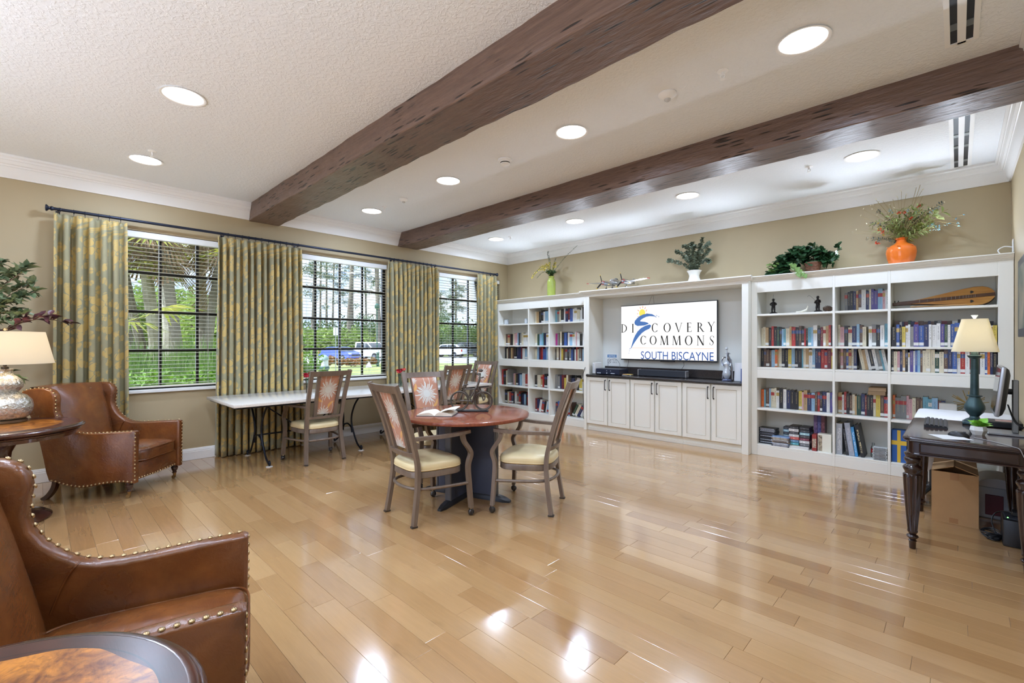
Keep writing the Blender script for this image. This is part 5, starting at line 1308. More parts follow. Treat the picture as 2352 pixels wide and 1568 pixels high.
for k in range(22):
    a = r.uniform(0, 2*PI); l = r.uniform(.12, .2); e = (math.cos(a) * l * .5, math.sin(a) * l * .5, .36 + l * .55); gl += sprig(st, [(0, 0, .33), (e[0] * .4, e[1] * .4, .42), e], 3, 0, 0, r)
for path in ([(0, 0, .34), (-.08, 0, .50), (-.2, -.02, .56), (-.36, -.02, .46), (-.45, -.03, .37)], [(0, 0, .34), (-.06, .0, .50), (-.12, 0, .58), (-.2, 0, .5)], [(0, 0, .34), (.04, 0, .5), (.1, 0, .52)], [(0, 0, .34), (-.03, -.03, .52), (-.05, 0, .62)], [(0, 0, .34), (.02, .03, .54), (.06, .03, .6)], [(0, 0, .34), (-.1, -.05, .48), (-.24, -.05, .5)]):
    yl += sprig(st, path, 2, 0, 0, r); yl += sprig(st, [Vector(p) + Vector((.01, .01, .01)) for p in path], 3, 0, 0, r)
for path in ([(0, 0, .34), (-.05, .0, .62), (-.1, .02, .76), (-.09, .02, .82)], [(0, 0, .34), (.1, .02, .5), (.3, .03, .68), (.54, .04, .84)], [(0, 0, .34), (.03, .02, .55), (.09, .02, .68)], [(0, 0, .34), (-.15, -.02, .46), (-.33, -.02, .36)], [(0, 0, .34), (-.02, 0, .6), (-.06, 0, .74)]):
    dk += sprig(st, path, 1, 0, 0, r)
st.build('stems', LEAFG, t); leaves(gl, .04, .018, 1).build('green_leaves', LEAFG, t, 60, kind='stuff'); leaves(yl, .026, .024, 2).build('yellow_flowers', mat('yellow_petals', (226, 204, 84), .6, vary=.1, vs=60), t, 60, kind='stuff'); leaves(dk, .016, .012, 3).build('dark_eucalyptus', mat('eucalyptus_dark', (62, 78, 74), .6, vary=.2, vs=40), t, 60, kind='stuff')
t = thing('white_vase', 'small white waisted vase of eucalyptus on top of the media wall', 'vase', (3.90, -.26, 2.2145))
MB().lathe([(.07, 0), (.088, .004), (.09, .02), (.07, .07), (.066, .1), (.078, .14), (.096, .165), (.098, .172), (.09, .172), (.07, .13), (.001, .12)], 32).build('body', mat('white_glaze', (234, 230, 220), .2), t)
EUC = mat('eucalyptus_leaves', (142, 152, 130), .55, c2=(88, 102, 84), vs=30)
st = MB(); eu = []
for path in ([(0, 0, .14), (-.12, 0, .26), (-.3, -.03, .34), (-.36, -.04, .35)], [(0, 0, .14), (-.08, .02, .3), (-.2, .02, .44), (-.27, .02, .48)], [(0, 0, .14), (-.05, 0, .34), (-.09, 0, .5), (-.16, 0, .54)], [(0, 0, .14), (.0, 0, .36), (-.02, -.02, .55), (-.06, -.02, .5)], [(0, 0, .14), (.03, .02, .36), (.08, .03, .5), (.1, .03, .62)], [(0, 0, .14), (.06, -.02, .34), (.14, -.02, .46), (.22, -.02, .52)], [(0, 0, .14), (.06, .03, .3), (.16, .03, .4), (.2, .03, .44)], [(0, 0, .14), (.08, 0, .26), (.18, 0, .3), (.21, 0, .26)], [(0, 0, .14), (-.02, -.04, .3), (.0, -.05, .46), (.04, -.05, .5)], [(0, 0, .14), (.02, -.05, .3), (.06, -.06, .42)], [(0, 0, .14), (-.05, -.05, .28), (-.12, -.06, .38)], [(0, 0, .14), (-.06, .04, .3), (-.14, .05, .46)], [(0, 0, .14), (.05, .05, .34), (.04, .06, .54)]):
    eu += sprig(st, path, 1, 0, 0, r); eu += sprig(st, path, 1, 0, 0, r)
st.build('stems', mat('twig_brown', (104, 84, 62), .7), t); leaves(eu, .038, .036, 5).build('leaves', EUC, t, 60, kind='stuff')
# ivy baskets
IVY = mat('ivy_green', (54, 92, 54), .4, c2=(30, 62, 38), vs=18); IVYL = mat('ivy_light', (112, 142, 74), .45, vary=.15, vs=20)
def ivy_leaf(p, d, up, L):
    p, d = Vector(p), Vector(d).normalized(); s = d.cross(Vector(up)).normalized(); n = s.cross(d)
    sh = [(0, 0), (.32, -.12), (.52, .18), (.3, .32), (.34, .62), (0, 1.0), (-.34, .62), (-.3, .32), (-.52, .18), (-.32, -.12)]
    return [p + s * x * L + d * y * L + n * L * .12 * (abs(x) * 1.2 - y * y * .5) for x, y in sh] + [p + d * .35 * L]
def ivy(spots, L, r):
    V, F = [], []
    for p, d in spots:
        o = len(V); V += ivy_leaf(p, d, (r.uniform(-.5, .5), r.uniform(-1.4, -.2), 1), L * r.uniform(.7, 1.25)); F += [(o+i, o+(i+1) % 10, o+10) for i in range(10)]
    return MB().add(V, F)
t = thing('ivy_baskets', 'trailing green ivy in a brown basket on the right bookcase', 'plant', (5.215, -.24, TOPZ))
b = MB()
for k in range(6): b.lathe([(.062 + .004*k, .02*k), (.066 + .004*k, .006 + .02*k), (.066 + .004*k, .014 + .02*k), (.063 + .004*k, .02 + .02*k)], 20, c=(.09, -.03, 0), fl=lambda a, z, k=k: 1 + .03 * math.cos(10*a + PI*k), cap=False)
b.lathe([(.001, .1), (.08, .1)], 16, c=(.09, -.03, 0), cap=False).build('basket', mat('brown_wicker', (112, 70, 46), .6), t)
r = random.Random(9); sp, sl_ = [], []
for k in range(420):
    a = r.uniform(0, 2*PI); q = r.random() ** .5; x = .30 * q * math.cos(a); y = .10 * q * math.sin(a); zz = .07 + .26 * (1 - (x/.36)**2) * r.uniform(.2, 1.0)
    sp.append(((x - .01, y, zz), (x + r.uniform(-.5, .5), r.uniform(-1, .3), r.uniform(-.5, .6))))
for k in range(130):
    f = r.random(); sp.append(((-.36 + .22*f, -.03 + r.uniform(-.04, .05), .03 + .14*f*r.random()), (-1 + r.uniform(-.5, .9), -.5, r.uniform(-.5, .4))))
for k in range(18):
    f = k / 18; sl_.append(((-.1 + .13*f + r.uniform(-.03, .03), -.13 - .09*f, .12 - .17*f), (.3, -.6, -.8)))
for k in range(24): sl_.append(((-.34 + r.uniform(-.02, .14), -.06 + r.uniform(-.03, .03), .05 + r.uniform(0, .1)), (-.8, -.6, r.uniform(-.3, .5))))
for k in range(12): f = k/12; sp.append(((.28 + .05*f, 0, .1 + .22*f), (r.uniform(-.5, 1), -.6, r.uniform(-.2, .8))))
ivy(sp, .072, r).build('leaves', IVY, t, 60, kind='stuff'); ivy(sl_, .06, r).build('pale_leaves', IVYL, t, 60, kind='stuff')
# orange vase bouquet
t = thing('orange_vase', 'glossy orange ribbed vase with a wild dried bouquet on the right bookcase', 'vase', (6.095, -.23, TOPZ))
MB().lathe([(.085, 0), (.1, .01), (.118, .07), (.128, .13), (.124, .17), (.1, .205), (.062, .225), (.044, .245), (.042, .262), (.056, .278), (.06, .284), (.052, .284), (.036, .26), (.001, .25)], 48, fl=lambda a, z: 1 + (.022 * abs(math.sin(5*a)) if z < .2 else 0)).build('body', mat('orange_glaze', (222, 112, 38), .1, coat=.5), t)
b = MB()
for k in range(6):
    a = k * PI / 3 - 1.8; b.tube([(( .119 - .02*(j/10)) * math.cos(a + .34*math.sin(j*.63)), (.119 - .02*(j/10)) * math.sin(a + .34*math.sin(j*.63)), .165 + .03*math.cos(j*.63)) for j in range(11)], .005, 6)
b.build('relief_scrolls', mat('orange_glaze', (222, 112, 38), .1, coat=.5), t)
st = MB(); groups = {k: [] for k in 'gdbowpl'}
r = random.Random(21)
def add(kind, e, n=1, mid=None, step=2):
    s0 = (r.uniform(-.02, .02), r.uniform(-.02, .02), .25); m = mid or (e[0] * .45, e[1] * .5, .25 + (e[2] - .25) * .6)
    return sprig(st, [s0, m, e], step, 0, 0, r)
for k in range(46):
    a = r.uniform(-1.1, 1.25); l = r.uniform(.18, .4); groups['g'] += add('g', (math.sin(a) * l * 1.0, r.uniform(-.1, .08), .26 + math.cos(a) * l), step=3)
for e in ((.36, 0, .52), (.32, -.05, .45), (.28, 0, .4), (.3, .05, .5)): groups['p'] += add('p', e, step=3)
for e in ((-.3, 0, .33), (-.24, -.05, .3), (-.26, 0, .5), (-.2, 0, .62), (.32, 0, .6), (-.12, 0, .48), (.2, .05, .55)): groups['d'] += add('d', e, step=1)
for e in ((.3, 0, .56), (.36, -.05, .36), (.26, -.03, .38), (.3, -.04, .33), (.06, 0, .58), (-.1, 0, .62), (.14, 0, .56)): groups['b'] += add('b', e, step=1)[-10:]
for k in range(26):
    a = r.uniform(-1.5, .9); l = r.uniform(.34, .56); e = (math.sin(a) * l * .9, r.uniform(-.08, .06), .27 + math.cos(a) * l * .95); st.tube(bez([(0, 0, .25), (e[0] * .4, e[1], .25 + (e[2] - .25) * .55), e], 4), .0014, 4); groups['w'] += [(Vector(e), Vector((r.uniform(-1, 1), r.uniform(-1, 1), 1)))] * 3
for e in ((-.02, -.06, .54), (.03, -.06, .54), (.075, -.07, .46), (.15, -.04, .59), (-.17, -.05, .39), (-.15, -.06, .36), (-.19, -.08, .25)): groups['o'] += [(Vector(e) + Vector((r.uniform(-.012, .012), 0, r.uniform(-.012, .012))), Vector((r.uniform(-1, 1), -1, r.uniform(-1, 1)))) for _ in range(12)]
for e in ((-.19, -.02, .47), (-.19, 0, .42), (-.17, -.02, .43), (-.14, -.06, .33), (.16, 0, .55)): groups['l'] += [(Vector(e), Vector((r.uniform(-1, 1), -1, r.uniform(-1, 1)))) for _ in range(8)]
for e in ((.37, -.03, .37), (.42, -.02, .41), (.47, 0, .44), (.43, -.02, .36), (.44, -.03, .33)): st.tube(bez([(0, 0, .25), (e[0] * .5, 0, .42), e], 4), .0014, 4); groups['b'] += [(Vector(e), Vector((r.uniform(-1, 1), -1, r.uniform(-1, 1)))) for _ in range(4)]
for x0, x1, z1 in ((-.03, -.09, .66), (-.02, -.07, .72), (.02, .12, .8), (.03, .15, .82), (.03, .17, .7)): st.tube([(x0 * .3, 0, .25), (x1, .02, z1)], .0022, 5)
st.build('stems', mat('dry_stem', (150, 130, 84), .7), t)
for k, (nm, L, W, m) in {'g': ('pale_green_foliage', .075, .016, mat('sage_blades', (150, 162, 98), .6, vary=.2, vs=20)), 'p': ('broad_leaves', .08, .045, mat('olive_leaves', (142, 152, 84), .6, vary=.15, vs=20)), 'd': ('dark_sprigs', .028, .012, mat('eucalyptus_dark', (62, 78, 74), .6)), 'b': ('blue_sprigs', .02, .012, mat('dried_blue', (128, 186, 204), .6)), 'w': ('white_buds', .022, .010, mat('straw_white', (230, 222, 190), .6)), 'o': ('orange_blooms', .022, .018, mat('coral_bloom', (220, 92, 58), .6)), 'l': ('yellow_buttons', .015, .014, mat('mustard', (212, 180, 70), .6))}.items():
    leaves(groups[k], L, W, 4).build(nm, m, t, 60, kind='stuff')
# twin-boom model airplane
ALU = mat('aluminium_skin', (190, 190, 192), .28, .85); PROP = mat('black_prop', (28, 28, 30), .4); YTIP = mat('yellow_tip', (222, 180, 40), .5); REDP = mat('red_paint', (176, 44, 40), .4)
t = thing('model_airplane', 'silver twin-boom model airplane with black propellers above the media niche', 'model airplane', (2.72, -.33, 2.2145), math.radians(4))
b = MB()
for s in (-1, 1):
    secs = []
    for f in (0, .25, .5, .75, 1):
        x = s * .52 * f; c = .16 - .09 * f; y = -.0 + .01 * f; z = .10 + .035 * f; th = .02 * (1 - .7 * f)
        secs.append([(x, y - c*.45, z), (x, y - c*.2, z + th), (x, y + c*.2, z + th*.8), (x, y + c*.55, z), (x, y, z - th*.5)][::s])
    b.bar(secs)
b.build('wing', ALU, t, 50)
for s in (-1, 1): MB().cbox((s*.513, .0, .135), (.03, .05, .008)).build('wing_tip', REDP, t)
MB().lathe([(.001, -.2), (.02, -.185), (.036, -.14), (.042, -.08), (.042, 0), (.036, .06), (.018, .13), (.001, .16)], 18, mt=Matrix.Translation((0, -.02, .115)) @ Matrix.Rotation(-PI/2, 4, 'X')).build('crew_pod', ALU, t, 60)
MB().sphere((0, -.03, .15), .03, 12, 8, sc=(.85, 1.8, .8)).build('canopy', mat('smoky_canopy', (120, 126, 132), .1, .3), t)
for s in (-1, 1):
    x = s * .17
    MB().lathe([(.012, -.16), (.03, -.14), (.036, -.1), (.036, -.02), (.03, .06), (.02, .16), (.014, .24), (.001, .25)], 16, mt=Matrix.Translation((x, 0, .105)) @ Matrix.Rotation(-PI/2, 4, 'X')).build('boom', ALU, t, 60)
    MB().lathe([(.0305, -.150), (.0315, -.142)], 16, mt=Matrix.Translation((x, 0, .105)) @ Matrix.Rotation(-PI/2, 4, 'X')).build('cowl_band', REDP, t)
    pr = MB().lathe([(.001, -.185), (.012, -.175), (.016, -.158)], 12, mt=Matrix.Translation((x, 0, .105)) @ Matrix.Rotation(-PI/2, 4, 'X')).build('spinner', ALU, t)
    for k in range(3):
        a = PI/2 + .25 + k * 2*PI/3; d = Vector((math.cos(a), 0, math.sin(a))); q = Vector((-d.z, .6, d.x)).normalized()
        pts = [Vector((x, -.168, .105)) + d * l for l in (.01, .05, .09, .115)]; ws = (.006, .011, .010, .008)
        MB().bar([[p - q*w_ - Vector((0, .002, 0)), p + q*w_ - Vector((0, .002, 0)), p + q*w_ + Vector((0, .002, 0)), p - q*w_ + Vector((0, .002, 0))] for p, w_ in zip(pts, ws)]).build('blade', PROP, pr)
        e = pts[-1]; MB().bar([[e + d*l - q*w_ - Vector((0, .002, 0)), e + d*l + q*w_ - Vector((0, .002, 0)), e + d*l + q*w_ + Vector((0, .002, 0)), e + d*l - q*w_ + Vector((0, .002, 0))] for l, w_ in ((0, .008), (.016, .005))]).build('blade_tip', YTIP, pr)
    MB().bbox((x - .004, .2, .105), (x + .004, .262, .18), .002).build('tail_fin', ALU, t)
    MB().tube([(x, -.02, .08), (x, -.03, .022)], .004, 6).lathe([(.02, -.007), (.02, .007)], 14, mt=Matrix.Translation((x, -.03, .0205)) @ Matrix.Rotation(PI/2, 4, 'Y')).build('landing_gear', BLK, t)
MB().bbox((-.19, .205, .13), (.19, .255, .138), .002).build('tailplane', ALU, t)
MB().tube([(0, -.14, .09), (0, -.15, .02)], .004, 6).lathe([(.016, -.006), (.016, .006)], 12, mt=Matrix.Translation((0, -.15, .0165)) @ Matrix.Rotation(PI/2, 4, 'Y')).build('nose_gear', BLK, t)
# ================================================================ ornaments on the shelves
BRN = mat('blackened_bronze', (44, 40, 40), .35, .6)
def fisher(x, y, z, rz, lab, rod):
    t = thing('fisherman_figurine', lab, 'figurine', (x, y, z), rz)
    b = MB().lathe([(.045, 0), (.048, .008), (.04, .018), (.03, .024), (.02, .028)], 14, fl=lambda a, z_: 1 + .1 * math.sin(3*a))
    for s in (-1, 1): b.tube(bez([(s*.014, 0, .024), (s*.013, -.004, .055), (s*.010, 0, .09)], 4), [.009] * 4 + [.011] * 5, 8)
    b.lathe([(.019, .085), (.022, .1), (.019, .115), (.024, .138), (.02, .15), (.009, .156), (.009, .162)], 12).sphere((0, -.002, .172), .0135, 10, 8).lathe([(.022, .180), (.022, .182), (.013, .184), (.011, .194), (.001, .196)], 12)
    for s in (-1, 1): b.tube(bez([(s*.024, 0, .143), (s*.032, -.008, .118), (s*.008, -.03, .112)], 4), .007, 7)
    b.build('figure', BRN, t, 60); MB().tube(bez(rod, 5), .0013, 5).build('fishing_rod', BRN, t)
fisher(4.875, -.22, 1.7422, .1, 'small dark bronze fisherman figurine on the top shelf, left one', [(.0, -.03, .1), (.003, -.035, .18), (.006, -.035, .245)])
fisher(5.345, -.22, 1.7422, -.4, 'small dark bronze fisherman casting his rod, beside the pine cone', [(.01, -.03, .11), (-.03, -.045, .17), (-.07, -.05, .205), (-.09, -.05, .19)])
t = thing('pine_cone', 'brown pine cone lying on the top shelf of the right bookcase', 'pine cone', (5.452, -.25, 1.7422)); b = MB()
for k in range(90):
    f = k / 90; a = k * 2.4; rr = .034 * math.sin(PI * (.12 + .8*f)); c = Vector((-.045 + .09*f, rr*math.cos(a), .035 + rr*math.sin(a))); o = Vector((-.25, math.cos(a), math.sin(a))).normalized(); s = Vector((1, 0, 0)).cross(o).normalized()
    b.add([c - s*.008, c + s*.008, c + o*.009 + s*.005 + Vector((-.006, 0, 0)), c + o*.009 - s*.005 + Vector((-.006, 0, 0)), c + Vector((.006, 0, 0))], [(0, 1, 2, 3), (0, 4, 1)])
b.lathe([(.004, -.045), (.02, -.02), (.024, 0), (.016, .03), (.002, .045)], 10, mt=Matrix.Translation((0, 0, .035)) @ Matrix.Rotation(PI/2, 4, 'Y')); b.build('scales', mat('cone_brown', (88, 66, 50), .7), t, 0, kind='stuff')
t = thing('shell_ornament', 'small white curled horn ornament between the two fishermen', 'ornament', (5.19, -.25, 1.7422)); MB().tube(bez([(-.06, 0, .012), (0, 0, .018), (.045, 0, .04), (.06, 0, .085)], 6), [.010] * 6 + [.013] * 6 + [.009] * 6 + [.002], 9).lathe([(.03, 0), (.03, .004), (.01, .008)], 14).build('horn', mat('ivory', (232, 226, 208), .35), t, 60)
# dulcimer
SPR = mat('amber_spruce', (206, 150, 74), .3, c2=(186, 126, 58), vs=3, stretch=(2, 30, 30), coat=.3); WAL = mat('walnut', (98, 66, 44), .35, c2=(74, 48, 32), vs=4, stretch=(2, 20, 20))
t = thing('dulcimer', 'teardrop mountain dulcimer with heart sound holes on the top shelf', 'dulcimer', (6.04, -.20, 1.742)); t.rotation_euler = (math.radians(-14), 0, 0)
ax = lambda u: .045 + .055 * u / .74   # axis height along the instrument
def hw(u):
    P = [(0, .012), (.11, .014), (.14, .018), (.25, .035), (.4, .064), (.52, .088), (.6, .098), (.66, .094), (.71, .072), (.74, .03)]
    for (a, wa), (c, wc) in zip(P, P[1:]):
        if u <= c: return wa + (wc - wa) * (u - a) / (c - a)
    return .02
us = [.13 + (.74 - .13) * k / 30 for k in range(31)]
out = [(u, ax(u) + hw(u)) for u in us] + [(u, ax(u) - hw(u) + .002) for u in us[::-1]]
zmin = min(z for _, z in out); sh = .003 - zmin
mtv = Matrix.Rotation(PI/2, 4, 'X')
MB().prism([(u, z + sh) for u, z in out], -.022, .022, mt=mtv).build('body', WAL, t, 30)
MB().prism([(u, z + sh) for u, z in [(u, ax(u) + hw(u)*.965) for u in us] + [(u, ax(u) - hw(u)*.955) for u in us[::-1]]], .0225, .0245, mt=mtv).build('soundboard', SPR, t, 30)
fb = [Vector((u, -.03, ax(u) + sh)) for u in (.02, .25, .5, .745)]; MB().tube(fb, .01, sq=(.012, .03)).build('fretboard', WAL, t)
b = MB()
for k in range(14): u = .2 + .42 * (1 - .88 ** k) / (1 - .88 ** 14); b.cbox((u, -.0365, ax(u) + sh), (.003, .002, .03))
b.build('frets', STEEL, t)
MB().bbox((-.02, -.03, ax(0) + sh - .016), (.14, 0, ax(0) + sh + .014), .004).sphere((-.02, -.015, ax(0) + sh), .016, 10, 8).build('peg_head', WAL, t)
for k in range(4): MB().tube([(.0 + .03*(k//2), -.015, ax(0) + sh + .012), (.0 + .03*(k//2), -.018 - .01*(k % 2), ax(0) + sh + .034)], .004, 7).build('tuning_peg', BLK, t)
for zz in (.045, -.05):
    b = MB(); c = (.585, ax(.585) + sh + zz); pts = []
    for k in range(24):
        a = 2*PI*k/24; hx = 16*math.sin(a)**3; hz = 13*math.cos(a) - 5*math.cos(2*a) - 2*math.cos(3*a) - math.cos(4*a); pts.append((c[0] - hz * .0011, c[1] + hx * .0009))
    MB().prism(pts, .0246, .0250, mt=mtv).build('heart_hole', BLK, t, 0)
MB().cbox((.34, -.05, .004), (.42, .03, .006), rz=.02).build('noter_stick', mat('tan_stick', (190, 150, 100), .5), t)
for x, w_, lab in ((.222, .09, 'small pale stone photo block at the left of the top shelf, left bookcase'), (.745, .07, 'small pale blue stone block at the right of the top shelf, left bookcase')):
    t = thing('stone_block', lab, 'ornament', (x, -.25, 1.7453)); MB().bbox((-w_/2, -.02, 0), (w_/2, .02, .1), .012, seg=2).build('block', mat('marbled_glass', (206, 212, 216), .3, c2=(170, 180, 190), vs=30), t); MB().cbox((0, -.0205, .05), (w_*.7, .002, .07)).build('face', mat('etched_face', (186, 192, 198), .5, c2=(226, 228, 230), vs=60), t)
# starburst and boxed set, right bay fourth shelf
t = thing('starburst_ornament', 'gold wire starburst ornament on the fourth shelf behind the lamp', 'ornament', (6.60, -.25, .5815)); b = MB(); r = random.Random(2)
for k in range(34):
    d = Vector((r.uniform(-1, 1), r.uniform(-.6, .6), r.uniform(-.85, 1))).normalized(); b.tube([Vector((0, 0, .20)), Vector((0, 0, .20)) + d * r.uniform(.1, .15)], .0035, 5)
b.build('rays', mat('gold_rod', (190, 160, 96), .35, .7), t); MB().sphere((0, 0, .2), .022, 10, 8).lathe([(.04, 0), (.04, .006), (.006, .012), (.006, .19)], 14).build('core', mat('gold_rod', (190, 160, 96), .35, .7), t)
t = thing('boxed_set', 'white boxed book set with grey lettering on the fourth shelf', 'box', (6.455, -.26, .5815)); MB().bbox((-.065, -.06, 0), (.065, .06, .2), .002).build('case', mat('white_card', (222, 220, 214), .5), t); flat_text('title', 'WAR', mat('grey_ink', (96, 96, 96), .6), t, -.05, .05, .09, .135, -.0606)
t = thing('flag_box', 'blue and yellow cross box on the bottom shelf behind the desk', 'box', (6.085, -.28, .1375)); MB().bbox((-.06, -.06, 0), (.06, .06, .335), .002).build('box_body', mat('flag_blue', (44, 96, 168), .5), t); MB().box((-.015, -.0606, 0.0), (.012, -.06, .335)).box((-.0605, -.0607, .18), (.0605, -.06, .225)).build('yellow_cross', mat('flag_yellow', (232, 190, 60), .5), t, 0)
for k in range(2):
    t = thing('storage_carton', ('upper', 'lower')[k] + ' flat brown carton lying across books, middle bay, right bookcase', 'box', (5.90 - .005*k, -.19, .861 - .0415*k)); MB().bbox((-.075, -.1, 0), (.075, .1, .04), .002).build('carton', mat('kraft_%d' % k, ((176, 150, 118), (158, 132, 100))[k], .7), t)
# ---- video tapes and discs, bottom shelf of the left bay
TZ_ = .1375
def slab(name, lab, cat, x, y, z, w_, d_, h_, c, rz=0, grp='video tapes and discs on the bottom shelf', stripe=None):
    t = thing(name, lab, cat, (x, y, z), rz, grp); MB().bbox((-w_/2, -d_/2, 0), (w_/2, d_/2, h_ - .0006), .0012).build('case', mat('case_%d_%d_%d' % c, c, .35), t, 0)
    if stripe: MB().box((-w_*.42, -d_/2 - .0006, h_*.2), (w_*.42, -d_/2, h_*.75)).build('spine_label', mat('spine_%d_%d_%d' % stripe, stripe, .5, c2=tuple(max(0, q - 60) for q in stripe), vs=60), t, 0)
r = random.Random(31)
z = TZ_
for k in range(13): slab('disc_case', '%s black disc case up in the leftmost stack, bottom shelf' % ORD[k], 'disc case', 4.835 + r.uniform(-.004, .004), -.25, z, .19, .14, .0148, (30, 31, 35), r.uniform(-.05, .05), stripe=RN.choice([None, (190, 196, 206), (120, 126, 140)])); z += .0149
for k, (c, s) in enumerate([((70, 70, 74), (190, 190, 200)), ((120, 132, 150), (226, 230, 236)), ((150, 170, 200), (236, 240, 244)), ((130, 110, 84), (70, 60, 50)), ((196, 200, 204), (120, 100, 90)), ((100, 96, 92), (220, 220, 214)), ((150, 130, 110), (226, 216, 196)), ((120, 150, 190), (200, 214, 230))]):
    slab('disc_case', '%s disc case up in the second stack with pictured covers' % ORD[k], 'disc case', 4.99 + r.uniform(-.006, .006), -.325, TZ_ + .0148*k, .185, .125, .0147, c, r.uniform(-.08, .04), stripe=s)
for j, (x, cols, lab) in enumerate(((5.035, [(88, 92, 80), (60, 60, 64), (110, 150, 170), (150, 190, 205), (40, 42, 46), (140, 180, 200), (30, 30, 34)], 'third'), (5.12, [(170, 160, 90), (60, 130, 140), (70, 110, 140), (200, 70, 60), (210, 210, 206), (40, 40, 44), (226, 226, 226), (26, 26, 28)], 'fourth'), (5.23, [(44, 42, 44), (80, 80, 82), (200, 200, 196), (92, 30, 44), (36, 34, 36), (130, 170, 190), (30, 34, 40), (24, 26, 30)], 'fifth'))):
    for k, c in enumerate(cols): slab('video_tape', '%s video tape up in the %s stack, bottom shelf' % (ORD[k], lab), 'video tape', x + (.0 if j else .0), -.16 if j == 0 else -.23, TZ_ + .04*0 + .0318*k + (.0 if j else .02) * 0, .102, .185 if j else .12, .0315, c, r.uniform(-.03, .03), stripe=tuple(min(255, q + 90) for q in c))
slab('paper_stack', 'stack of white printed paper on the bottom shelf, in front of tapes', 'paper', 5.16, -.352, TZ_, .24, .05, .028, (226, 224, 220))
slab('video_tape', 'red upright video box beside the pictured white one', 'video tape', 5.335, -.30, TZ_, .045, .12, .19, (150, 50, 44), 0, stripe=(210, 190, 170))
slab('video_tape', 'white upright video box with a sepia standing figure on its cover', 'video tape', 5.432, -.30, TZ_, .13, .10, .205, (232, 228, 212), 0)
MB().box((5.372, -.3508, TZ_ + .01), (5.41, -.3503, TZ_ + .19)).build('box_cover_print', mat('sepia_print', (96, 84, 72), .6, c2=(196, 180, 152), vs=45), None, 0, label='sepia picture print on the white upright video box', cat='print')
for k, c in enumerate([(92, 64, 110), (60, 60, 120), (96, 40, 50)]): slab('video_tape', '%s tall dark tape standing behind the tape stacks' % ('purple', 'indigo', 'maroon')[k], 'video tape', 5.312 + .037*k, -.11, TZ_, .036, .12, .415, c, 0, stripe=tuple(min(255, q + 70) for q in c))
# ---- ring binders and atlases, bottom shelf of the middle bay
def binder(lab, x, w_, h_, d_, c, lean, lc=None):
    t = thing('ring_binder', lab, 'binder', (x, -.35, TZ_ + abs(math.sin(lean)) * w_ / 2 + .0005)); t.rotation_euler = (0, lean, 0); m = mat('binder_%d_%d_%d' % c, c, .4)
    b = MB(); b.box((-w_/2, 0, 0), (w_/2, .003, h_)).box((-w_/2, .003, 0), (-w_/2 + .003, d_, h_)).box((w_/2 - .003, .003, 0), (w_/2, d_, h_)); b.build('cover', m, t, 0); MB().box((-w_/2 + .004, .004, .006), (w_/2 - .004, d_ - .02, h_ - .012)).build('pages', PAGE, t, 0)
    if lc: MB().box((-w_*.25, -.0006, h_*.12), (w_*.25, 0, h_*.85)).build('spine_label', mat('blabel_%d_%d_%d' % lc, lc, .5, c2=c, vs=50, lo=.45, hi=.55), t, 0)
binder('grey and white upright ring binder at the left, bottom shelf, middle bay', 5.570, .056, .345, .25, (176, 180, 186), 0, (214, 214, 214))
binder('thin black binder leaning beside the grey one, bottom shelf', 5.647, .022, .29, .22, (40, 40, 44), -.12, (120, 120, 120))
binder('grey ring binder leaning left in the middle of the bottom shelf', 5.687, .05, .36, .25, (160, 166, 178), -.13, (190, 190, 200))
binder('bright blue tall book leaning on the bottom shelf, middle bay', 5.729, .026, .32, .22, (70, 150, 206), -.13, (190, 220, 240))
binder('black tall reference book leaning at the right of the binders', 5.783, .032, .35, .22, (32, 32, 34), -.17, (200, 190, 150))
for k in range(11): slab('jewel_case', '%s clear jewel case up in the small stack beside the binders' % ORD[k], 'disc case', 5.93 + r.uniform(-.004, .004), -.33, TZ_ + .0122*k, .118, .1, .0118, (186, 190, 190), r.uniform(-.05, .05), 'clear jewel cases', stripe=(120, 122, 124))
t = thing('small_bottle', 'little clear bottle with a red label behind the jewel cases', 'bottle', (5.862, -.24, TZ_)); MB().lathe([(.02, 0), (.022, .004), (.022, .1), (.012, .13), (.012, .155), (.001, .156)], 16).build('glass', CLEAR, t); MB().lathe([(.0225, .05), (.0225, .09)], 16, cap=False).build('label_band', REDP, t)
# ================================================================ desk corner
DW = mat('espresso_mahogany', (50, 28, 22), .2, c2=(34, 19, 16), vs=4, stretch=(1, 9, 9), coat=.35, spec=.5)
DT = mat('polished_desk_top', (66, 48, 42), .12, c2=(48, 32, 28), vs=3, stretch=(12, 1, 1))
D0, D1 = (6.255, -2.585), (6.875, -1.45)
dc = Vector(((D0[0] + D1[0]) / 2, (D0[1] + D1[1]) / 2, 0)); hx, hy = (D1[0] - D0[0]) / 2, (D1[1] - D0[1]) / 2
t = thing('writing_desk', 'dark mahogany writing desk with turned fluted legs at the right wall', 'desk', dc)
def rrect(hx, hy, r, n=6):
    P = []
    for sx, sy, a0 in ((1, 1, 0), (-1, 1, PI/2), (-1, -1, PI), (1, -1, 3*PI/2)):
        for k in range(n + 1): a = a0 + k * PI / 2 / n; P.append((sx * (hx - r) + r * math.cos(a), sy * (hy - r) + r * math.sin(a)))
    return P
secs = [[(x, y, z) for x, y in rrect(hx - i, hy - i, .05)] for z, i in ((.728, .02), (.732, .008), (.736, .004), (.742, .006), (.745, .0), (.752, .0), (.757, .004), (.759, .012))]
MB().bar(secs).build('moulded_top', DW, t, 40)
MB().prism(rrect(hx - .022, hy - .022, .035), .7592, .7605).build('top_panel', DT, t, 30)
MB().bar([[(x, y, z) for x, y in rrect(hx - i, hy - i, .04)] for z, i in ((.640, .026), (.643, .018), (.65, .018), (.655, .026), (.728, .026))]).build('apron', DW, t, 40)
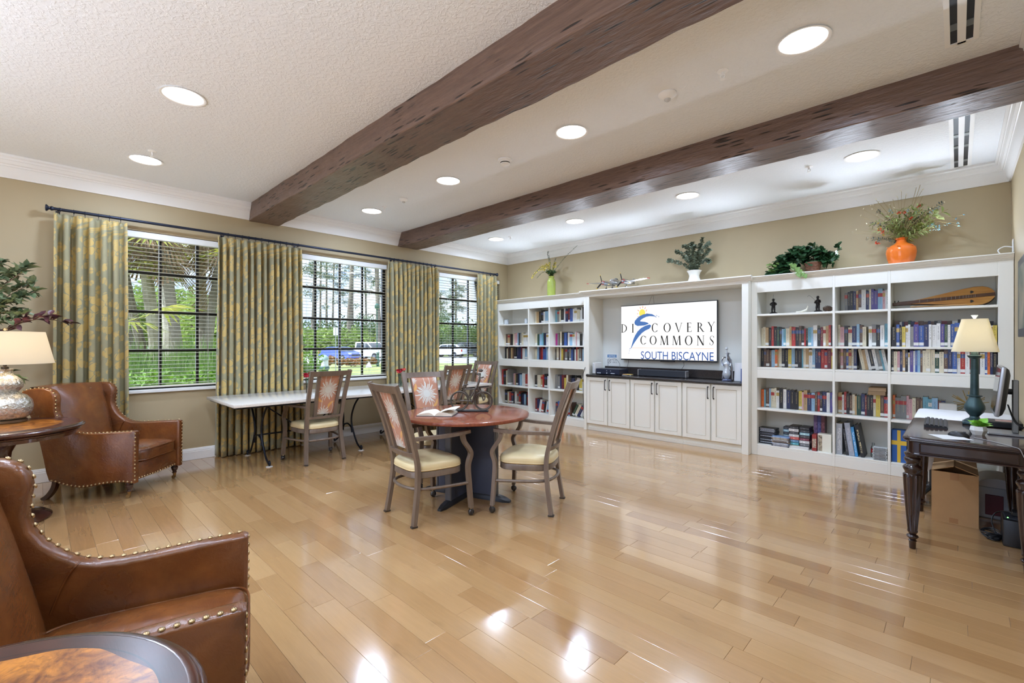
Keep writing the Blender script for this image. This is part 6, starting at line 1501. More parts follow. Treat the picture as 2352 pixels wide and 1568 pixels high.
def frame_panel(nm, ax, c, half, off):
    b = MB(); z0, z1 = .662, .72
    if ax == 'y':
        P = [(-half, off, z0), (half, off, z0), (half, off, z1), (-half, off, z1)]
    else: P = [(off, -half, z0), (off, half, z0), (off, half, z1), (off, -half, z1)]
    for k in range(4): b.tube([P[k], P[(k + 1) % 4]], .005, 6)
    return b.build(nm, DW, t)
frame_panel('drawer_bead', 'y', 0, hx - .09, -hy + .025); frame_panel('drawer_bead', 'x', 0, hy - .1, -hx + .025)
for k in (-.25, .25): MB().sphere((-hx + .012, k, .69), .012, 10, 8).tube([(-hx + .012, k, .69), (-hx + .026, k, .69)], .005, 6).build('knob', BRASS, t)
def flute(a, z): return 1 - .10 * abs(math.sin(6 * a)) if .125 < z < .50 else 1
LP = [(.016, 0), (.018, .005), (.02, .05), (.024, .055), (.016, .062), (.02, .066), (.03, .076), (.033, .084), (.028, .092), (.018, .097), (.022, .104), (.027, .112), (.028, .12), (.026, .126), (.036, .25), (.046, .40), (.05, .48), (.051, .499), (.046, .503), (.04, .507), (.042, .52), (.05, .535), (.052, .545), (.046, .557), (.034, .565), (.032, .575), (.04, .588), (.046, .598), (.044, .61), (.036, .617), (.04, .626), (.044, .636), (.044, .645)]
leg_me = MB().lathe(LP, 96, fl=flute).mesh('leg', DW, 50)
for sx, sy in ((-1, -1), (-1, 1), (1, -1), (1, 1)):
    o = bpy.data.objects.new('leg', leg_me); COL.objects.link(o); o.parent = t; o.location = (sx * (hx - .05), sy * (hy - .085), 0)
Z = .7608
# keyboard
t = thing('keyboard', 'black computer keyboard on the desk', 'keyboard', (6.405, -1.81, Z), math.radians(91))
MB().bar([[(x, -.065, 0), (x, .065, 0), (x, .065, .02), (x, -.065, .009)] for x in (-.225, .225)]).build('base', BLK, t)
key = MB().bbox((-.0085, -.0085, 0), (.0085, .0085, .006), .002).mesh('key', mat('dark_key', (60, 60, 64), .45))
for rw in range(5):
    for cl in range(21):
        o = bpy.data.objects.new('key', key); COL.objects.link(o); o.parent = t; o.location = (-.208 + .0208 * cl, -.052 + .0245 * rw, .0125 + .0021 * rw); o.rotation_euler = (.085, 0, 0)
t = thing('computer_mouse', 'black computer mouse beside the white paper', 'mouse', (6.528, -2.33, Z), math.radians(75))
MB().sphere((0, 0, .004), .055, 18, 10, sc=(.56, 1.0, .55)).build('shell', BLK, t, 80); MB().cbox((0, -.03, .032), (.006, .014, .006)).build('wheel', DGREY, t)
bpy.data.objects['shell'].data.transform(Matrix.Diagonal((1, 1, 1, 1)))
t = thing('paper_sheet', 'white sheet of paper under the mouse at the desk edge', 'paper', (6.48, -2.42, Z), .5); MB().grid(lambda u, v: (-.07 + .16*u, -.08 + .17*v, .0006 + .004 * max(0, u - .8)), 6, 4).build('sheet', mat('bond_paper', (232, 232, 230), .7), t)
t = thing('succulent_pot', 'small green succulent in a faceted white pot on the desk', 'plant', (6.625, -2.16, Z))
MB().bar([[((q * math.cos(a), q * math.sin(a), z)) for a in [k * PI/3 for k in range(6)]] for z, q in ((0, .03), (.03, .044), (.058, .038))]).build('pot', mat('matte_white_ceramic', (236, 236, 232), .4), t, 0)
r = random.Random(4); V = []
leaves([((0, 0, .055), (math.cos(k * 2.4), math.sin(k * 2.4), .25 + .05 * k)) for k in range(17)], .068, .045, 7, .18).build('rosette', mat('bright_succulent', (132, 196, 62), .45, vary=.12, vs=30), t, 60)
# monitor
t = thing('computer_monitor', 'silver-edged computer monitor turned toward the bookcases', 'monitor', (6.77, -1.98, Z))
MB().bbox((-.10, -.12, 0), (.09, .12, .012), .004).build('stand_base', SILV, t)
MB().bbox((.02, -.035, .012), (.05, .035, .37), .004).build('stand_column', mat('brushed_column', (128, 128, 126), .35, .8), t)
mt = Matrix.Translation((-.045, 0, .30)) @ Matrix.Rotation(math.radians(6), 4, 'Y')
MB().bbox((-.012, -.24, -.165), (.012, .24, .165), .006, mt=mt, seg=2).build('bezel', SILV, t)
MB().bar([[mt @ Vector((x, y * s, z * s)) for y, z in ((-.235, -.16), (.235, -.16), (.235, .16), (-.235, .16))] for x, s in ((.012, 1), (.025, .93), (.038, .7))]).build('rear_shell', DGREY, t)
MB().box((-.0135, -.222, -.14), (-.0125, .222, .15), mt=mt).build('screen', mat('dark_glossy_screen', (30, 32, 38), .06), t, 0)
MB().tube([(0.0, 0, .29), (.03, 0, .29)], .02, 10).build('hinge', BLK, t)
MB().tube(bez([(.0, -.02, .20), (.03, -.07, .1), (.07, -.09, .06), (.1, -.12, .02)], 6), .004, 6).tube(bez([(.0, .0, .20), (.03, -.05, .09), (.08, -.08, .05), (.1, -.1, .02)], 6), .004, 6).build('cables', BLK, t)
t = thing('modem', 'flat black network box behind the monitor stand', 'modem', (6.775, -1.62, Z)); MB().bbox((-.09, -.1, .003), (.085, .1, .045), .004).build('case', BLK, t); MB().box((-.05, -.05, .0451), (.06, .05, .0455)).build('label', mat('red_white_label', (206, 200, 198), .5, c2=(190, 90, 84), vs=20), t, 0)
for k in (-.06, .06): MB().cbox((k, 0, .0015), (.02, .15, .003)).build('foot', BLK, t)
# desk lamp
VERD = mat('verdigris_metal', (66, 92, 94), .35, .35, c2=(46, 66, 70), vs=8)
t = thing('desk_lamp', 'blue-green baluster desk lamp with a cream square shade', 'table lamp', (6.617, -1.615, Z))
MB().bbox((-.068, -.068, 0), (.068, .068, .022), .005).lathe([(.06, .022), (.058, .032), (.045, .042), (.03, .05), (.026, .062), (.03, .07), (.05, .095), (.06, .12), (.058, .145), (.045, .175), (.034, .2), (.032, .21), (.044, .216), (.044, .222), (.026, .226)], 28).build('base', VERD, t, 40)
MB().lathe([(.025, .226), (.022, .5), (.03, .506), (.04, .518), (.042, .526), (.024, .53), (.02, .56), (.012, .57), (.012, .68)], 24, fl=lambda a, z: 1 - .05 * abs(math.sin(5 * a)) if z < .5 else 1).build('column', VERD, t, 40)
sq = lambda a, z: 1 / max(abs(math.cos(a)) ** 6 + abs(math.sin(a)) ** 6, 1e-6) ** (1/6) * .97
MB().lathe([(.135, .555), (.075, .805), (.073, .805), (.132, .555), (.135, .555)], 64, fl=sq, cap=False).build('shade', shade_mat('cream_desk_shade', (234, 228, 208), .42), t, 60)
MB().tube([(-.073, 0, .795), (.073, 0, .795)], .002, 5).tube([(0, 0, .68), (0, 0, .81)], .003, 6).lathe([(.008, .806), (.01, .815), (.02, .83), (.021, .836), (.001, .836)], 14).build('finial', mat('pale_finial', (196, 206, 212), .2, .2), t)
bulb(t, .68, 3.0, .03, (1, .93, .82))
# white-clothed table between the desk and the bookcase
t = thing('cloth_table', 'small table under a white cloth between the desk and the bookcase', 'table', (6.55, -1.0, 0))
MB().bbox((-.29, -.4, .725), (.31, .36, .748), .004).build('table_top', mat('folding_top', (200, 198, 190), .5), t)
for sx in (-.24, .27):
    for sy in (-.33, .3): MB().tube([(sx, sy, .726), (sx, sy, 0)], .012, 8).build('leg', mat('grey_tube', (110, 110, 112), .35, .6), t)
cl = MB(); N = 60; per = []
for k in range(N):
    a = 2*PI*k/N; c_, s_ = math.cos(a), math.sin(a); q = 1 / max(abs(c_) ** 12 + abs(s_) ** 12, 1e-9) ** (1/12); per.append((.01 + .305*c_*q, -.02 + .39*s_*q, a))
rings = [[(x * .985, y * .985, .7525) for x, y, a in per], [(x * 1.0, y * 1.0, .750) for x, y, a in per]]
for f in (.3, .65, 1.0):
    R_ = []
    for x, y, a in per:
        cor = abs(math.sin(2 * a)) ** 2; dr = (.16 + .32 * cor) if x < .1 else (.16 + .1 * cor)
        wv = math.sin(a * 12) * .010 * f; d = Vector((x, y)).normalized(); o = .012 + .045 * f * cor + wv
        if x > .25: o = min(o, .008)
        if y > .3: o = min(o, .02)
        if y < -.3: o = min(o, .012)
        R_.append((x + d.x * o, y + d.y * o, .748 - dr * f))
    rings.append(R_)
vs = [p for c_ in rings for p in c_]; fs = [(i*N+k, i*N+(k+1) % N, (i+1)*N+(k+1) % N, (i+1)*N+k) for i in range(len(rings)-1) for k in range(N)]
vs.append((.01, -.02, .7528)); fs += [(len(vs)-1, (k+1) % N, k) for k in range(N)]
cl.add(vs, fs).build('white_cloth', mat('white_linen', (238, 238, 240), .75, bump=.1, bs=14, bd=.02), None, 60, (6.55, -1.0, 0), label='white cloth draped over the small table behind the desk', cat='tablecloth')
t = thing('storage_tote', 'grey-lidded clear tote with a maroon folder under the cloth table', 'storage box', (6.735, -1.22, 0))
MB().bbox((-.1, -.16, .0), (.13, .16, .25), .008).build('tub', mat('clear_tote', (176, 180, 184), .25, spec=.6), t)
MB().bbox((-.055, -.168, .03), (.045, -.1605, .19), .003).build('folder', mat('maroon_folder', (96, 26, 36), .5), t)
MB().bar([[(-.11 + .245 * u, y, .25 + .07 * math.sin(PI * u) ** .5) for u in [k / 10 for k in range(11)]] + [(.135, y, .25), (-.11, y, .25)] for y in (-.17, .17)]).build('domed_lid', mat('grey_lid', (196, 196, 194), .35), t, 50)
t = thing('cardboard_box', 'open brown cardboard box under the desk', 'box', (6.507, -1.59, 0)); KR = mat('kraft_cardboard', (190, 150, 104), .75, vary=.05, vs=7, bump=.05, bs=90); KI = mat('kraft_inside', (168, 132, 92), .8)
b = MB(); w_, d_, h_ = .13, .145, .39
b.box((-w_, -d_, 0), (w_, d_, .006)).box((-w_, -d_, .006), (w_, -d_ + .005, h_)).box((-w_, d_ - .005, .006), (w_, d_, h_)).box((-w_, -d_ + .005, .006), (-w_ + .005, d_ - .005, h_)).box((w_ - .005, -d_ + .005, .006), (w_, d_ - .005, h_)); b.build('carton', KR, t, 0)
for s in (-1, 1): MB().bar([[(s*w_, -d_, h_), (s*w_, d_, h_), (s*w_, d_, h_ + .005), (s*w_, -d_, h_ + .005)], [(s*.005, -d_ + .01, h_ + .045), (s*.005, d_ - .01, h_ + .045), (s*.005, d_ - .01, h_ + .05), (s*.005, -d_ + .01, h_ + .05)]]).build('flap', KR, t, 0)
MB().bar([[(-w_ + .002, d_, h_), (w_ - .002, d_, h_), (w_ - .002, d_ + .004, h_), (-w_ + .002, d_ + .004, h_)], [(-w_ + .01, d_ + .03, h_ + .085), (w_ - .01, d_ + .03, h_ + .085), (w_ - .01, d_ + .034, h_ + .085), (-w_ + .01, d_ + .034, h_ + .085)]]).build('flap', KI, t, 0)
for z0, z1, x in ((.335, .39, 0), (0.006, .045, -.005)): MB().box((x - .025, -d_ - .0006, z0), (x + .025, -d_, z1)).build('tape', mat('brown_tape', (172, 124, 76), .35), t, 0)
t = thing('power_backup', 'black battery backup unit with green light on the floor under the desk', 'power unit', (6.80, -1.93, 0)); MB().bbox((-.055, -.09, 0), (.065, .14, .18), .008, seg=2).build('case', BLK, t); MB().bbox((-.045, -.07, .18), (.055, .12, .188), .004).build('top_cover', DGREY, t)
MB().sphere((-.03, -.055, .189), .004, 8, 6).build('status_light', emit('green_led', (120, 255, 120), 3.0), t); MB().cbox((.015, .04, .205), (.05, .08, .034), bev=.006).build('plug', BLK, t)
t = thing('cable_bundle', 'coiled black cables and adapter on the floor beside the box', 'cable', (6.70, -1.90, 0)); b = MB(); r = random.Random(6)
for k in range(6):
    c = Vector((r.uniform(-.012, .012), r.uniform(-.03, .03), .012 + .006 * k)); b.tube([c + Vector(((.035 + .004*k) * math.cos(a), (.05 + .004*k) * math.sin(a), .008 * math.sin(2*a + k))) for a in [q * PI / 10 for q in range(20)]], .0045, 6, closed=True)
b.build('coil', BLK, t); MB().bbox((-.03, -.045, .0), (.035, .045, .03), .006).build('adapter', BLK, t)
MB().tube(bez([(6.72, -1.88, .03), (6.70, -1.83, .1), (6.72, -1.80, .16), (6.77, -1.86, .2), (6.81, -1.9, .2)], 6), .004, 6).build('cable', BLK, None, label='black power cord looping up to the battery unit', cat='cable')
MB().tube(bez([(6.60, -2.33, Z + .003), (6.70, -2.45, Z + .003), (6.76, -2.55, Z + .002), (6.785, -2.59, .758), (6.80, -2.60, .72), (6.83, -2.605, .64), (6.85, -2.6, .5)], 6), .0022, 5).build('cable', mat('grey_cable', (150, 150, 148), .5), None, label='thin grey mouse cable running over the desk edge', cat='cable')
MB().tube(bez([(6.79, -1.42, .6), (6.81, -1.43, .45), (6.84, -1.44, .3), (6.86, -1.5, .2), (6.84, -1.8, .19)], 6), .004, 6).build('cable', BLK, None, label='black cord hanging behind the desk', cat='cable')
t = thing('office_chair', 'black castered swivel base seen between desk leg and cardboard box', 'chair', (6.36, -1.0, 0))
for k in range(5):
    a = k * 2*PI/5 + .5; e = Vector((.14 * math.cos(a), .26 * math.sin(a), .06)); MB().tube([(0, 0, .1), e], .016, 7).build('base_arm', BLK, t); MB().lathe([(.026, -.018), (.028, 0), (.026, .018)], 14, mt=Matrix.Translation((e.x, e.y, .028)) @ Matrix.Rotation(PI/2, 4, 'Y')).tube([(e.x, e.y, .03), (e.x, e.y, .062)], .008, 6).build('caster', BLK, t)
MB().tube([(0, 0, .08), (0, 0, .34)], .022, 10).build('gas_column', BLK, t); MB().bbox((-.12, -.2, .34), (.1, .2, .41), .02, seg=2).build('seat', BLK, t)
# wall fittings on the right
t = thing('wall_outlet', 'white outlet with curled white cord on the right wall above the bookcase', 'outlet', (XR - .001, -.30, 2.285)); MB().bbox((-.008, -.04, -.06), (0, .04, .06), .002).build('plate', RINGW, t); MB().tube(bez([(-.01, 0, -.01), (-.06, -.005, .0), (-.1, -.01, -.03), (-.08, -.01, -.074)], 6), .005, 6).build('cord', RINGW, t)
t = thing('wall_picture', 'dark framed picture on the right wall cut by the image edge', 'picture', (XR - .001, -1.72, 1.73)); MB().bbox((-.03, -.53, -.30), (0, .53, .30), .004).build('frame', mat('dark_grey_frame', (70, 70, 72), .5, bump=.2, bs=60), t); MB().box((-.0305, -.47, -.24), (-.03, .47, .24)).build('print', mat('muted_print', (150, 140, 122), .6, c2=(96, 104, 92), vs=4), t, 0)
# ================================================================ garden and car park outside the windows
def spot(px, depth, z):
    k = (px - 1176) / FPX
    return Vector((CAM[0] + depth * (_F.x + _R.x * k), CAM[1] + depth * (_F.y + _R.y * k), z))
GZ = -.42
def ground_mat():
    M = Mat('sunlit_lawn'); v = M.coord('World')
    M.set(Base_Color=M.mix(M.noise(v, .35, 5, .7).ramp(.35, .65), lin((132, 148, 78)), lin((168, 170, 104))), Roughness=.9)
    return M.bump(M.noise(v, 40, 2), .5, .03).m
# lawn, car park and the added terrace are laid side by side around the building
MB().box((-160, -60, GZ - .3), (-.3, 160, GZ)).build('ground_lawn', ground_mat(), kind='structure')
MB().box((-60, -45, GZ - .3), (60, YF - .3, -.02)).build('ground_added_terrace', mat('pale_concrete', (214, 214, 212), .8, vary=.05, vs=2, space='World'), kind='structure')  # unseen terrace, added to bounce sunlight through the doorway onto the ceiling
MB().box((-.3, .3, GZ - .3), (60, 160, GZ)).build('ground_beyond', mat('pale_concrete', (214, 214, 212), .8), kind='structure')
a, b_ = spot(560, 44, 0), spot(1130, 44, 0); d = (b_ - a).normalized(); n = Vector((-d.y, d.x, 0)); a = a - d * 30; b_ = b_ + d * 40
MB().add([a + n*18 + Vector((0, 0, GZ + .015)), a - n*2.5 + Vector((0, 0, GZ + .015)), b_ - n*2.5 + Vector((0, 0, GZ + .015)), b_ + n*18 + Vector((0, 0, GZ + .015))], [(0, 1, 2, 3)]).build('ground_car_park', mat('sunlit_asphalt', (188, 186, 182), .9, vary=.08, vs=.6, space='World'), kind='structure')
def foliage_mat(name, c, c2, tr=.35, sc=1.5):
    M = Mat(name); v = M.coord('World'); col = M.mix(M.noise(v, sc, 3, .6).ramp(.35, .65), lin(c), lin(c2)); col = M.mix(M.noise(v, sc * 9, 1).ramp(.35, .65) * .5, col, tuple(q * .6 for q in lin(c2)))
    M.set(Base_Color=col, Roughness=.55); t_ = M.t.nodes.new('ShaderNodeBsdfTranslucent'); M.t.links.new(col.k, t_.inputs[0]); mx = M.t.nodes.new('ShaderNodeMixShader'); mx.inputs[0].default_value = tr
    M.t.links.new(M.p.outputs[0], mx.inputs[1]); M.t.links.new(t_.outputs[0], mx.inputs[2]); M.t.links.new(mx.outputs[0], M.out.inputs[0]); return M.m
rng = np.random.default_rng(5)
def leaf_cloud(lobes, n, size, aspect=.55):
    """leaf quads spread through lobes (centre, radii), thicker towards each lobe's surface"""
    C_ = np.array([l[0] for l in lobes], dtype=float); R_ = np.array([l[1] for l in lobes], dtype=float); wt = R_.prod(1) ** (2/3); k = rng.choice(len(lobes), n, p=wt / wt.sum())
    d = rng.normal(size=(n, 3)); d /= np.linalg.norm(d, axis=1)[:, None]; q = rng.random(n) ** .4; p = C_[k] + d * R_[k] * q[:, None]
    u = rng.normal(size=(n, 3)) + d * .4; u /= np.linalg.norm(u, axis=1)[:, None]; w_ = np.cross(u, rng.normal(size=(n, 3))); w_ /= np.linalg.norm(w_, axis=1)[:, None]
    s = size * rng.uniform(.6, 1.35, n)[:, None]; a = u * s; c = w_ * s * aspect
    V = np.stack([p - a, p + c * .8 - a*.1, p + a, p - c * .8 - a*.1], 1).reshape(-1, 3); return V, np.arange(len(V)).reshape(-1, 4)
FM = {'y': foliage_mat('sunny_foliage', (172, 190, 92), (112, 142, 60)), 'g': foliage_mat('green_foliage', (112, 138, 74), (66, 94, 48)), 'p': foliage_mat('pine_needles', (112, 132, 84), (74, 96, 62), .2, .5), 's': foliage_mat('silver_shrub', (196, 204, 176), (120, 144, 104)), 'h': foliage_mat('hedge_leaves', (150, 188, 72), (84, 128, 44)), 'r': foliage_mat('red_croton', (212, 116, 78), (122, 132, 72), .3, 6)}
BARK = mat('grey_bark', (138, 128, 114), .9, c2=(96, 88, 78), vs=2, stretch=(1, 1, .2), bump=.6, bs=14, bd=.05)
PBARK = mat('pale_palm_bark', (176, 168, 152), .9, c2=(136, 126, 110), vs=3, bump=.5, bs=9, bd=.05)
def bush(lab, px, depth, w_, h_, kind, n, size, name='shrub', cat='shrub', z0=GZ, lobes=6, group=None, trunk=True):
    o = spot(px, depth, z0); t = thing(name, lab, cat, o, 0, group); r = random.Random(int(px * 7 + depth)); L = []
    for k in range(lobes): a = r.uniform(0, 2*PI); q = r.uniform(.1, .55); L.append(((w_*.5*q*math.cos(a)*1.1, w_*.5*q*math.sin(a), h_*r.uniform(.4, .68)), (w_*r.uniform(.22, .36), w_*r.uniform(.22, .36), h_*r.uniform(.24, .34))))
    V, F = leaf_cloud(L, n, size); V[:, 2] = np.maximum(V[:, 2], .01); arr('foliage', V, F, FM[kind], t, kind='stuff')
    if trunk:
        b = MB()
        for k in range(4): a = k * 1.7; b.tube(bez([(.04*math.cos(a), .04*math.sin(a), 0), (.1*w_*math.cos(a), .1*w_*math.sin(a), h_*.3), (.22*w_*math.cos(a), .22*w_*math.sin(a), h_*.6)], 4), max(.012, w_*.012), 5)
        b.build('stems', BARK, t)
    return t
# background thicket: nobody could count its shrubs
V, F = [], []; lob = []
r = random.Random(77)
for k in range(120):
    px = 180 + 990 * k / 119; dp = r.uniform(62, 84); c = spot(px, dp, GZ + r.uniform(1.2, 4.2)); lob.append((tuple(c), (r.uniform(2.2, 4), r.uniform(2.2, 4), r.uniform(1.6, 3.0))))
V, F = leaf_cloud(lob, 30000, .24); V[:, 2] = np.maximum(V[:, 2], GZ + .02); arr('thicket', V, F, FM['g'], None, label='dense green thicket of undergrowth beyond the car park', cat='undergrowth', kind='stuff')
bl = ['yellow-green broad tree beyond the palms at the left of the first window', 'sunlit round tree behind the palm trunks in the first window', 'leafy tree at the right edge of the first window', 'sunny shrubbery at the left of the middle window, behind the blue car', 'pale green thicket tree behind the signpost', 'sunlit bush behind the white pickup', 'green tree at the right edge of the middle window', 'sunny tree behind the white car in the third window', 'broad green tree in the third window behind the dark pickup', 'tall leafy tree at the left of the third window']
for lab, px, dp, w_, h_, kd, n in zip(bl, (300, 425, 492, 715, 765, 830, 880, 1015, 1080, 1000), (30, 34, 28, 56, 58, 60, 62, 72, 74, 78), (9, 9, 7, 9, 8, 9, 8, 9, 10, 8), (6.2, 6.6, 5.5, 4.4, 4.0, 4.2, 4.6, 5.6, 5.4, 8), 'yyyyyygyyg', (3600, 3600, 3000, 2600, 2400, 2600, 2400, 2600, 2600, 2400)):
    bush(lab, px, dp, w_, h_, kd, n, .2, 'broadleaf_tree', 'tree', group='trees beyond the car park')
def pine(lab, px, dp, h_, tr, lean=0.0, dens=1.0, low=.45):
    o = spot(px, dp, GZ); t = thing('pine_tree', lab, 'tree', o, 0, 'tall pines'); r = random.Random(int(px * 3 + dp)); L = []; b = MB()
    top = Vector((lean * _R.x, lean * _R.y, h_)); b.tube(bez([(0, 0, 0), (top.x*.3, top.y*.3, h_*.35), top], 6), [tr] * 6 + [tr*.75] * 6 + [tr*.4], 8)
    for k in range(int(15 * dens)):
        f = r.uniform(low, 1.0); base = Vector((top.x*f, top.y*f, h_*f)); a = r.uniform(0, 2*PI); l = h_ * r.uniform(.07, .15) * (1.25 - f*.6); e = base + Vector((math.cos(a)*l, math.sin(a)*l, r.uniform(-.2, .35)*l))
        b.tube(bez([base, base.lerp(e, .5) + Vector((0, 0, .12*l)), e], 4), tr * .16, 5)
        for q in (1.0, .72): c = base.lerp(e, q); L.append((tuple(c), (r.uniform(.5, 1.1), r.uniform(.5, 1.1), r.uniform(.3, .6))))
    b.build('trunk', BARK, t); V, F = leaf_cloud(L, int(1500 * dens), .17, .3); arr('needles', V, F, FM['p'], t, kind='stuff')
for lab, px, dp, h_, tr, ln, de, lo in (('slender pine at the left edge of the middle window', 716, 62, 19, .19, .6, 1.2, .35), ('second slender pine from the left in the middle window', 735, 66, 20, .18, .2, 1.2, .35), ('thin pine left of the middle window centre', 750, 70, 22, .18, 0, 1.1, .4), ('thin pine beside the signpost in the middle window', 763, 68, 20, .16, .4, 1.0, .4),
                                    ('thickest straight pine trunk in the middle of the window', 799, 58, 22, .3, 1.0, 1.0, .5), ('pine trunk close behind the thickest one', 808, 64, 21, .22, .2, .8, .5), ('dark slim pine right of the thick trunks', 842, 66, 19, .17, -.3, 1.0, .35), ('bare-limbed pine at the right edge of the middle window', 871, 56, 17, .34, -.5, .9, .3), ('lone crowned pine in the third window', 1047, 84, 13.5, .25, 0, 2.0, .5), ('distant pine seen at the left of the third window', 1012, 92, 12, .2, 0, 1.4, .5)):
    pine(lab, px, dp, h_, tr, ln, de, lo)
# palms
DEADF = mat('dead_frond', (150, 120, 86), .9, c2=(112, 88, 62), vs=6)
FAN = foliage_mat('fan_frond', (206, 194, 84), (138, 150, 62), .4)
def palm(lab, p0, p1, r0, dead, fans, mt=PBARK):
    """p = (px, py, depth) of the trunk's foot and head"""
    def W(q): k = spot(q[0], q[2], 0); k.z = 1.38 - (q[1] - 788.29) / FPX * q[2]; return k
    foot = W(p0); foot.z = GZ; head = W(p1); t = thing('palm_tree', lab, 'palm', foot, 0, 'palms outside the first window'); top = head - foot
    P = bez([(0, 0, 0), top * .35 + Vector((.05, .05, 0)), top * .7, top], 7); MB().tube(P, [r0 * (1.1 - .25 * i / len(P)) for i in range(len(P))], 10).build('trunk', mt, t)
    r = random.Random(int(p0[0] * 10)); V, F = [], []
    for k in range(dead):
        a = r.uniform(0, 2*PI); d = Vector((math.cos(a) * .5, math.sin(a) * .5, -1)).normalized(); s = d.cross(Vector((0, 0, 1))).normalized(); c = top + Vector((0, 0, r.uniform(-.6, .5))); L = r.uniform(.7, 1.4); o = len(V)
        for j in range(7): q = (j - 3) / 3; e = c + Vector((math.cos(a), math.sin(a), 0)) * .25 + d * L * (1 - .2*abs(q)) + s * q * .35; V.extend([c, e - s * .03, e + s * .03]); F.append((o, o+1, o+2)); o += 3
    if V: MB().add(V, F).build('dead_fronds', DEADF, t, 0, kind='stuff')
    for k in range(fans):
        a = r.uniform(0, 2*PI); up = r.uniform(-.2, .7); d = Vector((math.cos(a), math.sin(a), up)).normalized(); s = d.cross(Vector((0, 0, 1))).normalized(); n_ = s.cross(d); c = top + d * .9; V, F = [], []
        for j in range(19):
            q = (j - 9) / 9 * 1.9; dd = d * math.cos(q) + s * math.sin(q); e = c + dd * r.uniform(.85, 1.1) - n_ * .12; w_ = dd.cross(n_) * .045; m_ = c.lerp(e, .5) + n_ * .04; o = len(V); V.extend([c, m_ + w_, e - Vector((0, 0, .15)), m_ - w_]); F.append((o, o+1, o+2, o+3))
        fr = MB().add(V, F).tube([top, c], .015, 5); fr.build('frond', FAN, t, 60)
palm('leaning slim palm trunk at the left of the first window', (345, 800, 15), (285, 620, 14), .13, 0, 7, BARK)
palm('shaggy thick palm hung with dead fronds in the first window', (362, 800, 15), (330, 535, 14), .17, 40, 9)
palm('dark leaning palm trunk near the centre of the first window', (412, 815, 14), (378, 545, 14), .15, 14, 8, BARK)
palm('pale wide palm trunk behind the dark leaning one', (388, 800, 18), (384, 560, 18), .24, 26, 9)
palm('grey straight palm trunk at the right of the first window', (465, 800, 16), (460, 545, 16), .17, 22, 8, BARK)
palm('palm trunk leaning right at the edge of the first window', (452, 805, 15), (505, 600, 15), .13, 18, 8, BARK)
palm('slim palm trunk crossing low at the left of the first window', (352, 850, 12), (285, 740, 11.5), .09, 0, 4, BARK)
# ornamental grass clumps below the palms
GR = foliage_mat('blade_grass', (150, 176, 88), (88, 126, 58), .35, 3)
def grass(lab, px, dp, h_, n):
    o = spot(px, dp, GZ); t = thing('grass_clump', lab, 'grass', o, 0, 'fountain grasses'); a = rng.uniform(0, 2*np.pi, n); tilt = np.abs(rng.normal(0, .55, n)); L = h_ * rng.uniform(.7, 1.15, n); base = rng.normal(0, .12, (n, 2)); d = np.stack([np.cos(a), np.sin(a)], 1); V = []; side = np.stack([-np.sin(a), np.cos(a), np.zeros(n)], 1) * .012
    for f, wd in ((0, 1), (.35, 1), (.7, .8), (1, .1)):
        r_ = L * np.sin(tilt) * f * (.5 + .7*f); z = L * np.cos(tilt) * f * (1 - .28 * f * np.minimum(1.6, tilt * 1.6)); p = np.stack([base[:, 0] + d[:, 0]*r_, base[:, 1] + d[:, 1]*r_, np.maximum(z, .0)], 1); V += [p - side*wd, p + side*wd]
    V = np.stack(V, 1); i = np.arange(n)[:, None] * 8; F = np.concatenate([i + np.array([[0, 1, 3, 2]]), i + np.array([[2, 3, 5, 4]]), i + np.array([[4, 5, 7, 6]])], 0); arr('blades', V.reshape(-1, 3), F, GR, t, kind='stuff')
for k, (px, dp, h_) in enumerate(((300, 9.8, 1.75), (345, 10.8, 1.7), (395, 9.8, 1.6), (440, 10.8, 1.85), (485, 9.8, 1.75), (320, 8.6, 1.45), (420, 8.6, 1.4), (478, 8.4, 1.45))):
    grass('fountain grass clump, %s from the left %s' % (ORD[k % 5 if k < 5 else k - 5], 'in the back row of the first window' if k < 5 else 'in the front row of the first window'), px, dp, h_, 900)
# hedges close to the glass
for k, (px, dp) in enumerate(((285, 6.75), (340, 6.75), (400, 6.85), (455, 6.95), (505, 7.0))): bush('bright leafy hedge shrub close outside the first window, %s from the left' % ORD[k], px, dp, 1.0, 1.5 + .06 * (k % 2), 'h', 1300, .05, 'hedge_shrub', 'hedge', lobes=8, trunk=False, group='hedge outside the first window')
bush('yellow-green shrub outside the lower left of the middle window', 704, 8.4, 1.1, 1.95, 'h', 2000, .05, 'hedge_shrub', 'hedge', lobes=9, trunk=False)
for k, (px, dp, h_) in enumerate(((800, 9.2, 1.05), (835, 9.3, 1.12), (872, 9.4, 1.1), (1018, 11.2, .95), (1048, 11.4, .98), (1085, 11.6, .95), (745, 9.0, 1.0))): bush(('silvery shrub below the middle window, %s from the left' % ORD[(1, 2, 3, 0, 0, 0, 0)[k]]) if k in (0, 1, 2, 6) else 'silvery shrub below the third window, %s from the left' % ORD[k - 3], px, dp, .9, h_, 's', 650, .045, 'silver_shrub', 'shrub', lobes=6, trunk=False)
for k, (px, dp, w_, h_) in enumerate(((760, 34, 1.2, .95), (777, 34, 1.1, .8), (806, 35, 1.2, .72), (829, 35, 1.3, .75), (859, 36, .9, .8))): bush('red-orange leaved shrub beyond the lawn, %s from the left' % ORD[k], px, dp, w_, h_, 'r', 900, .09, 'croton_shrub', 'shrub', lobes=6, trunk=False, group='red shrubs by the car park')
MB().add([spot(840, 34, GZ + .02), spot(855, 34, GZ + .02), spot(850, 41, GZ + .02), spot(842, 41, GZ + .02)], [(0, 1, 2, 3)]).build('ground_path', mat('pale_path', (226, 222, 214), .9), kind='structure')
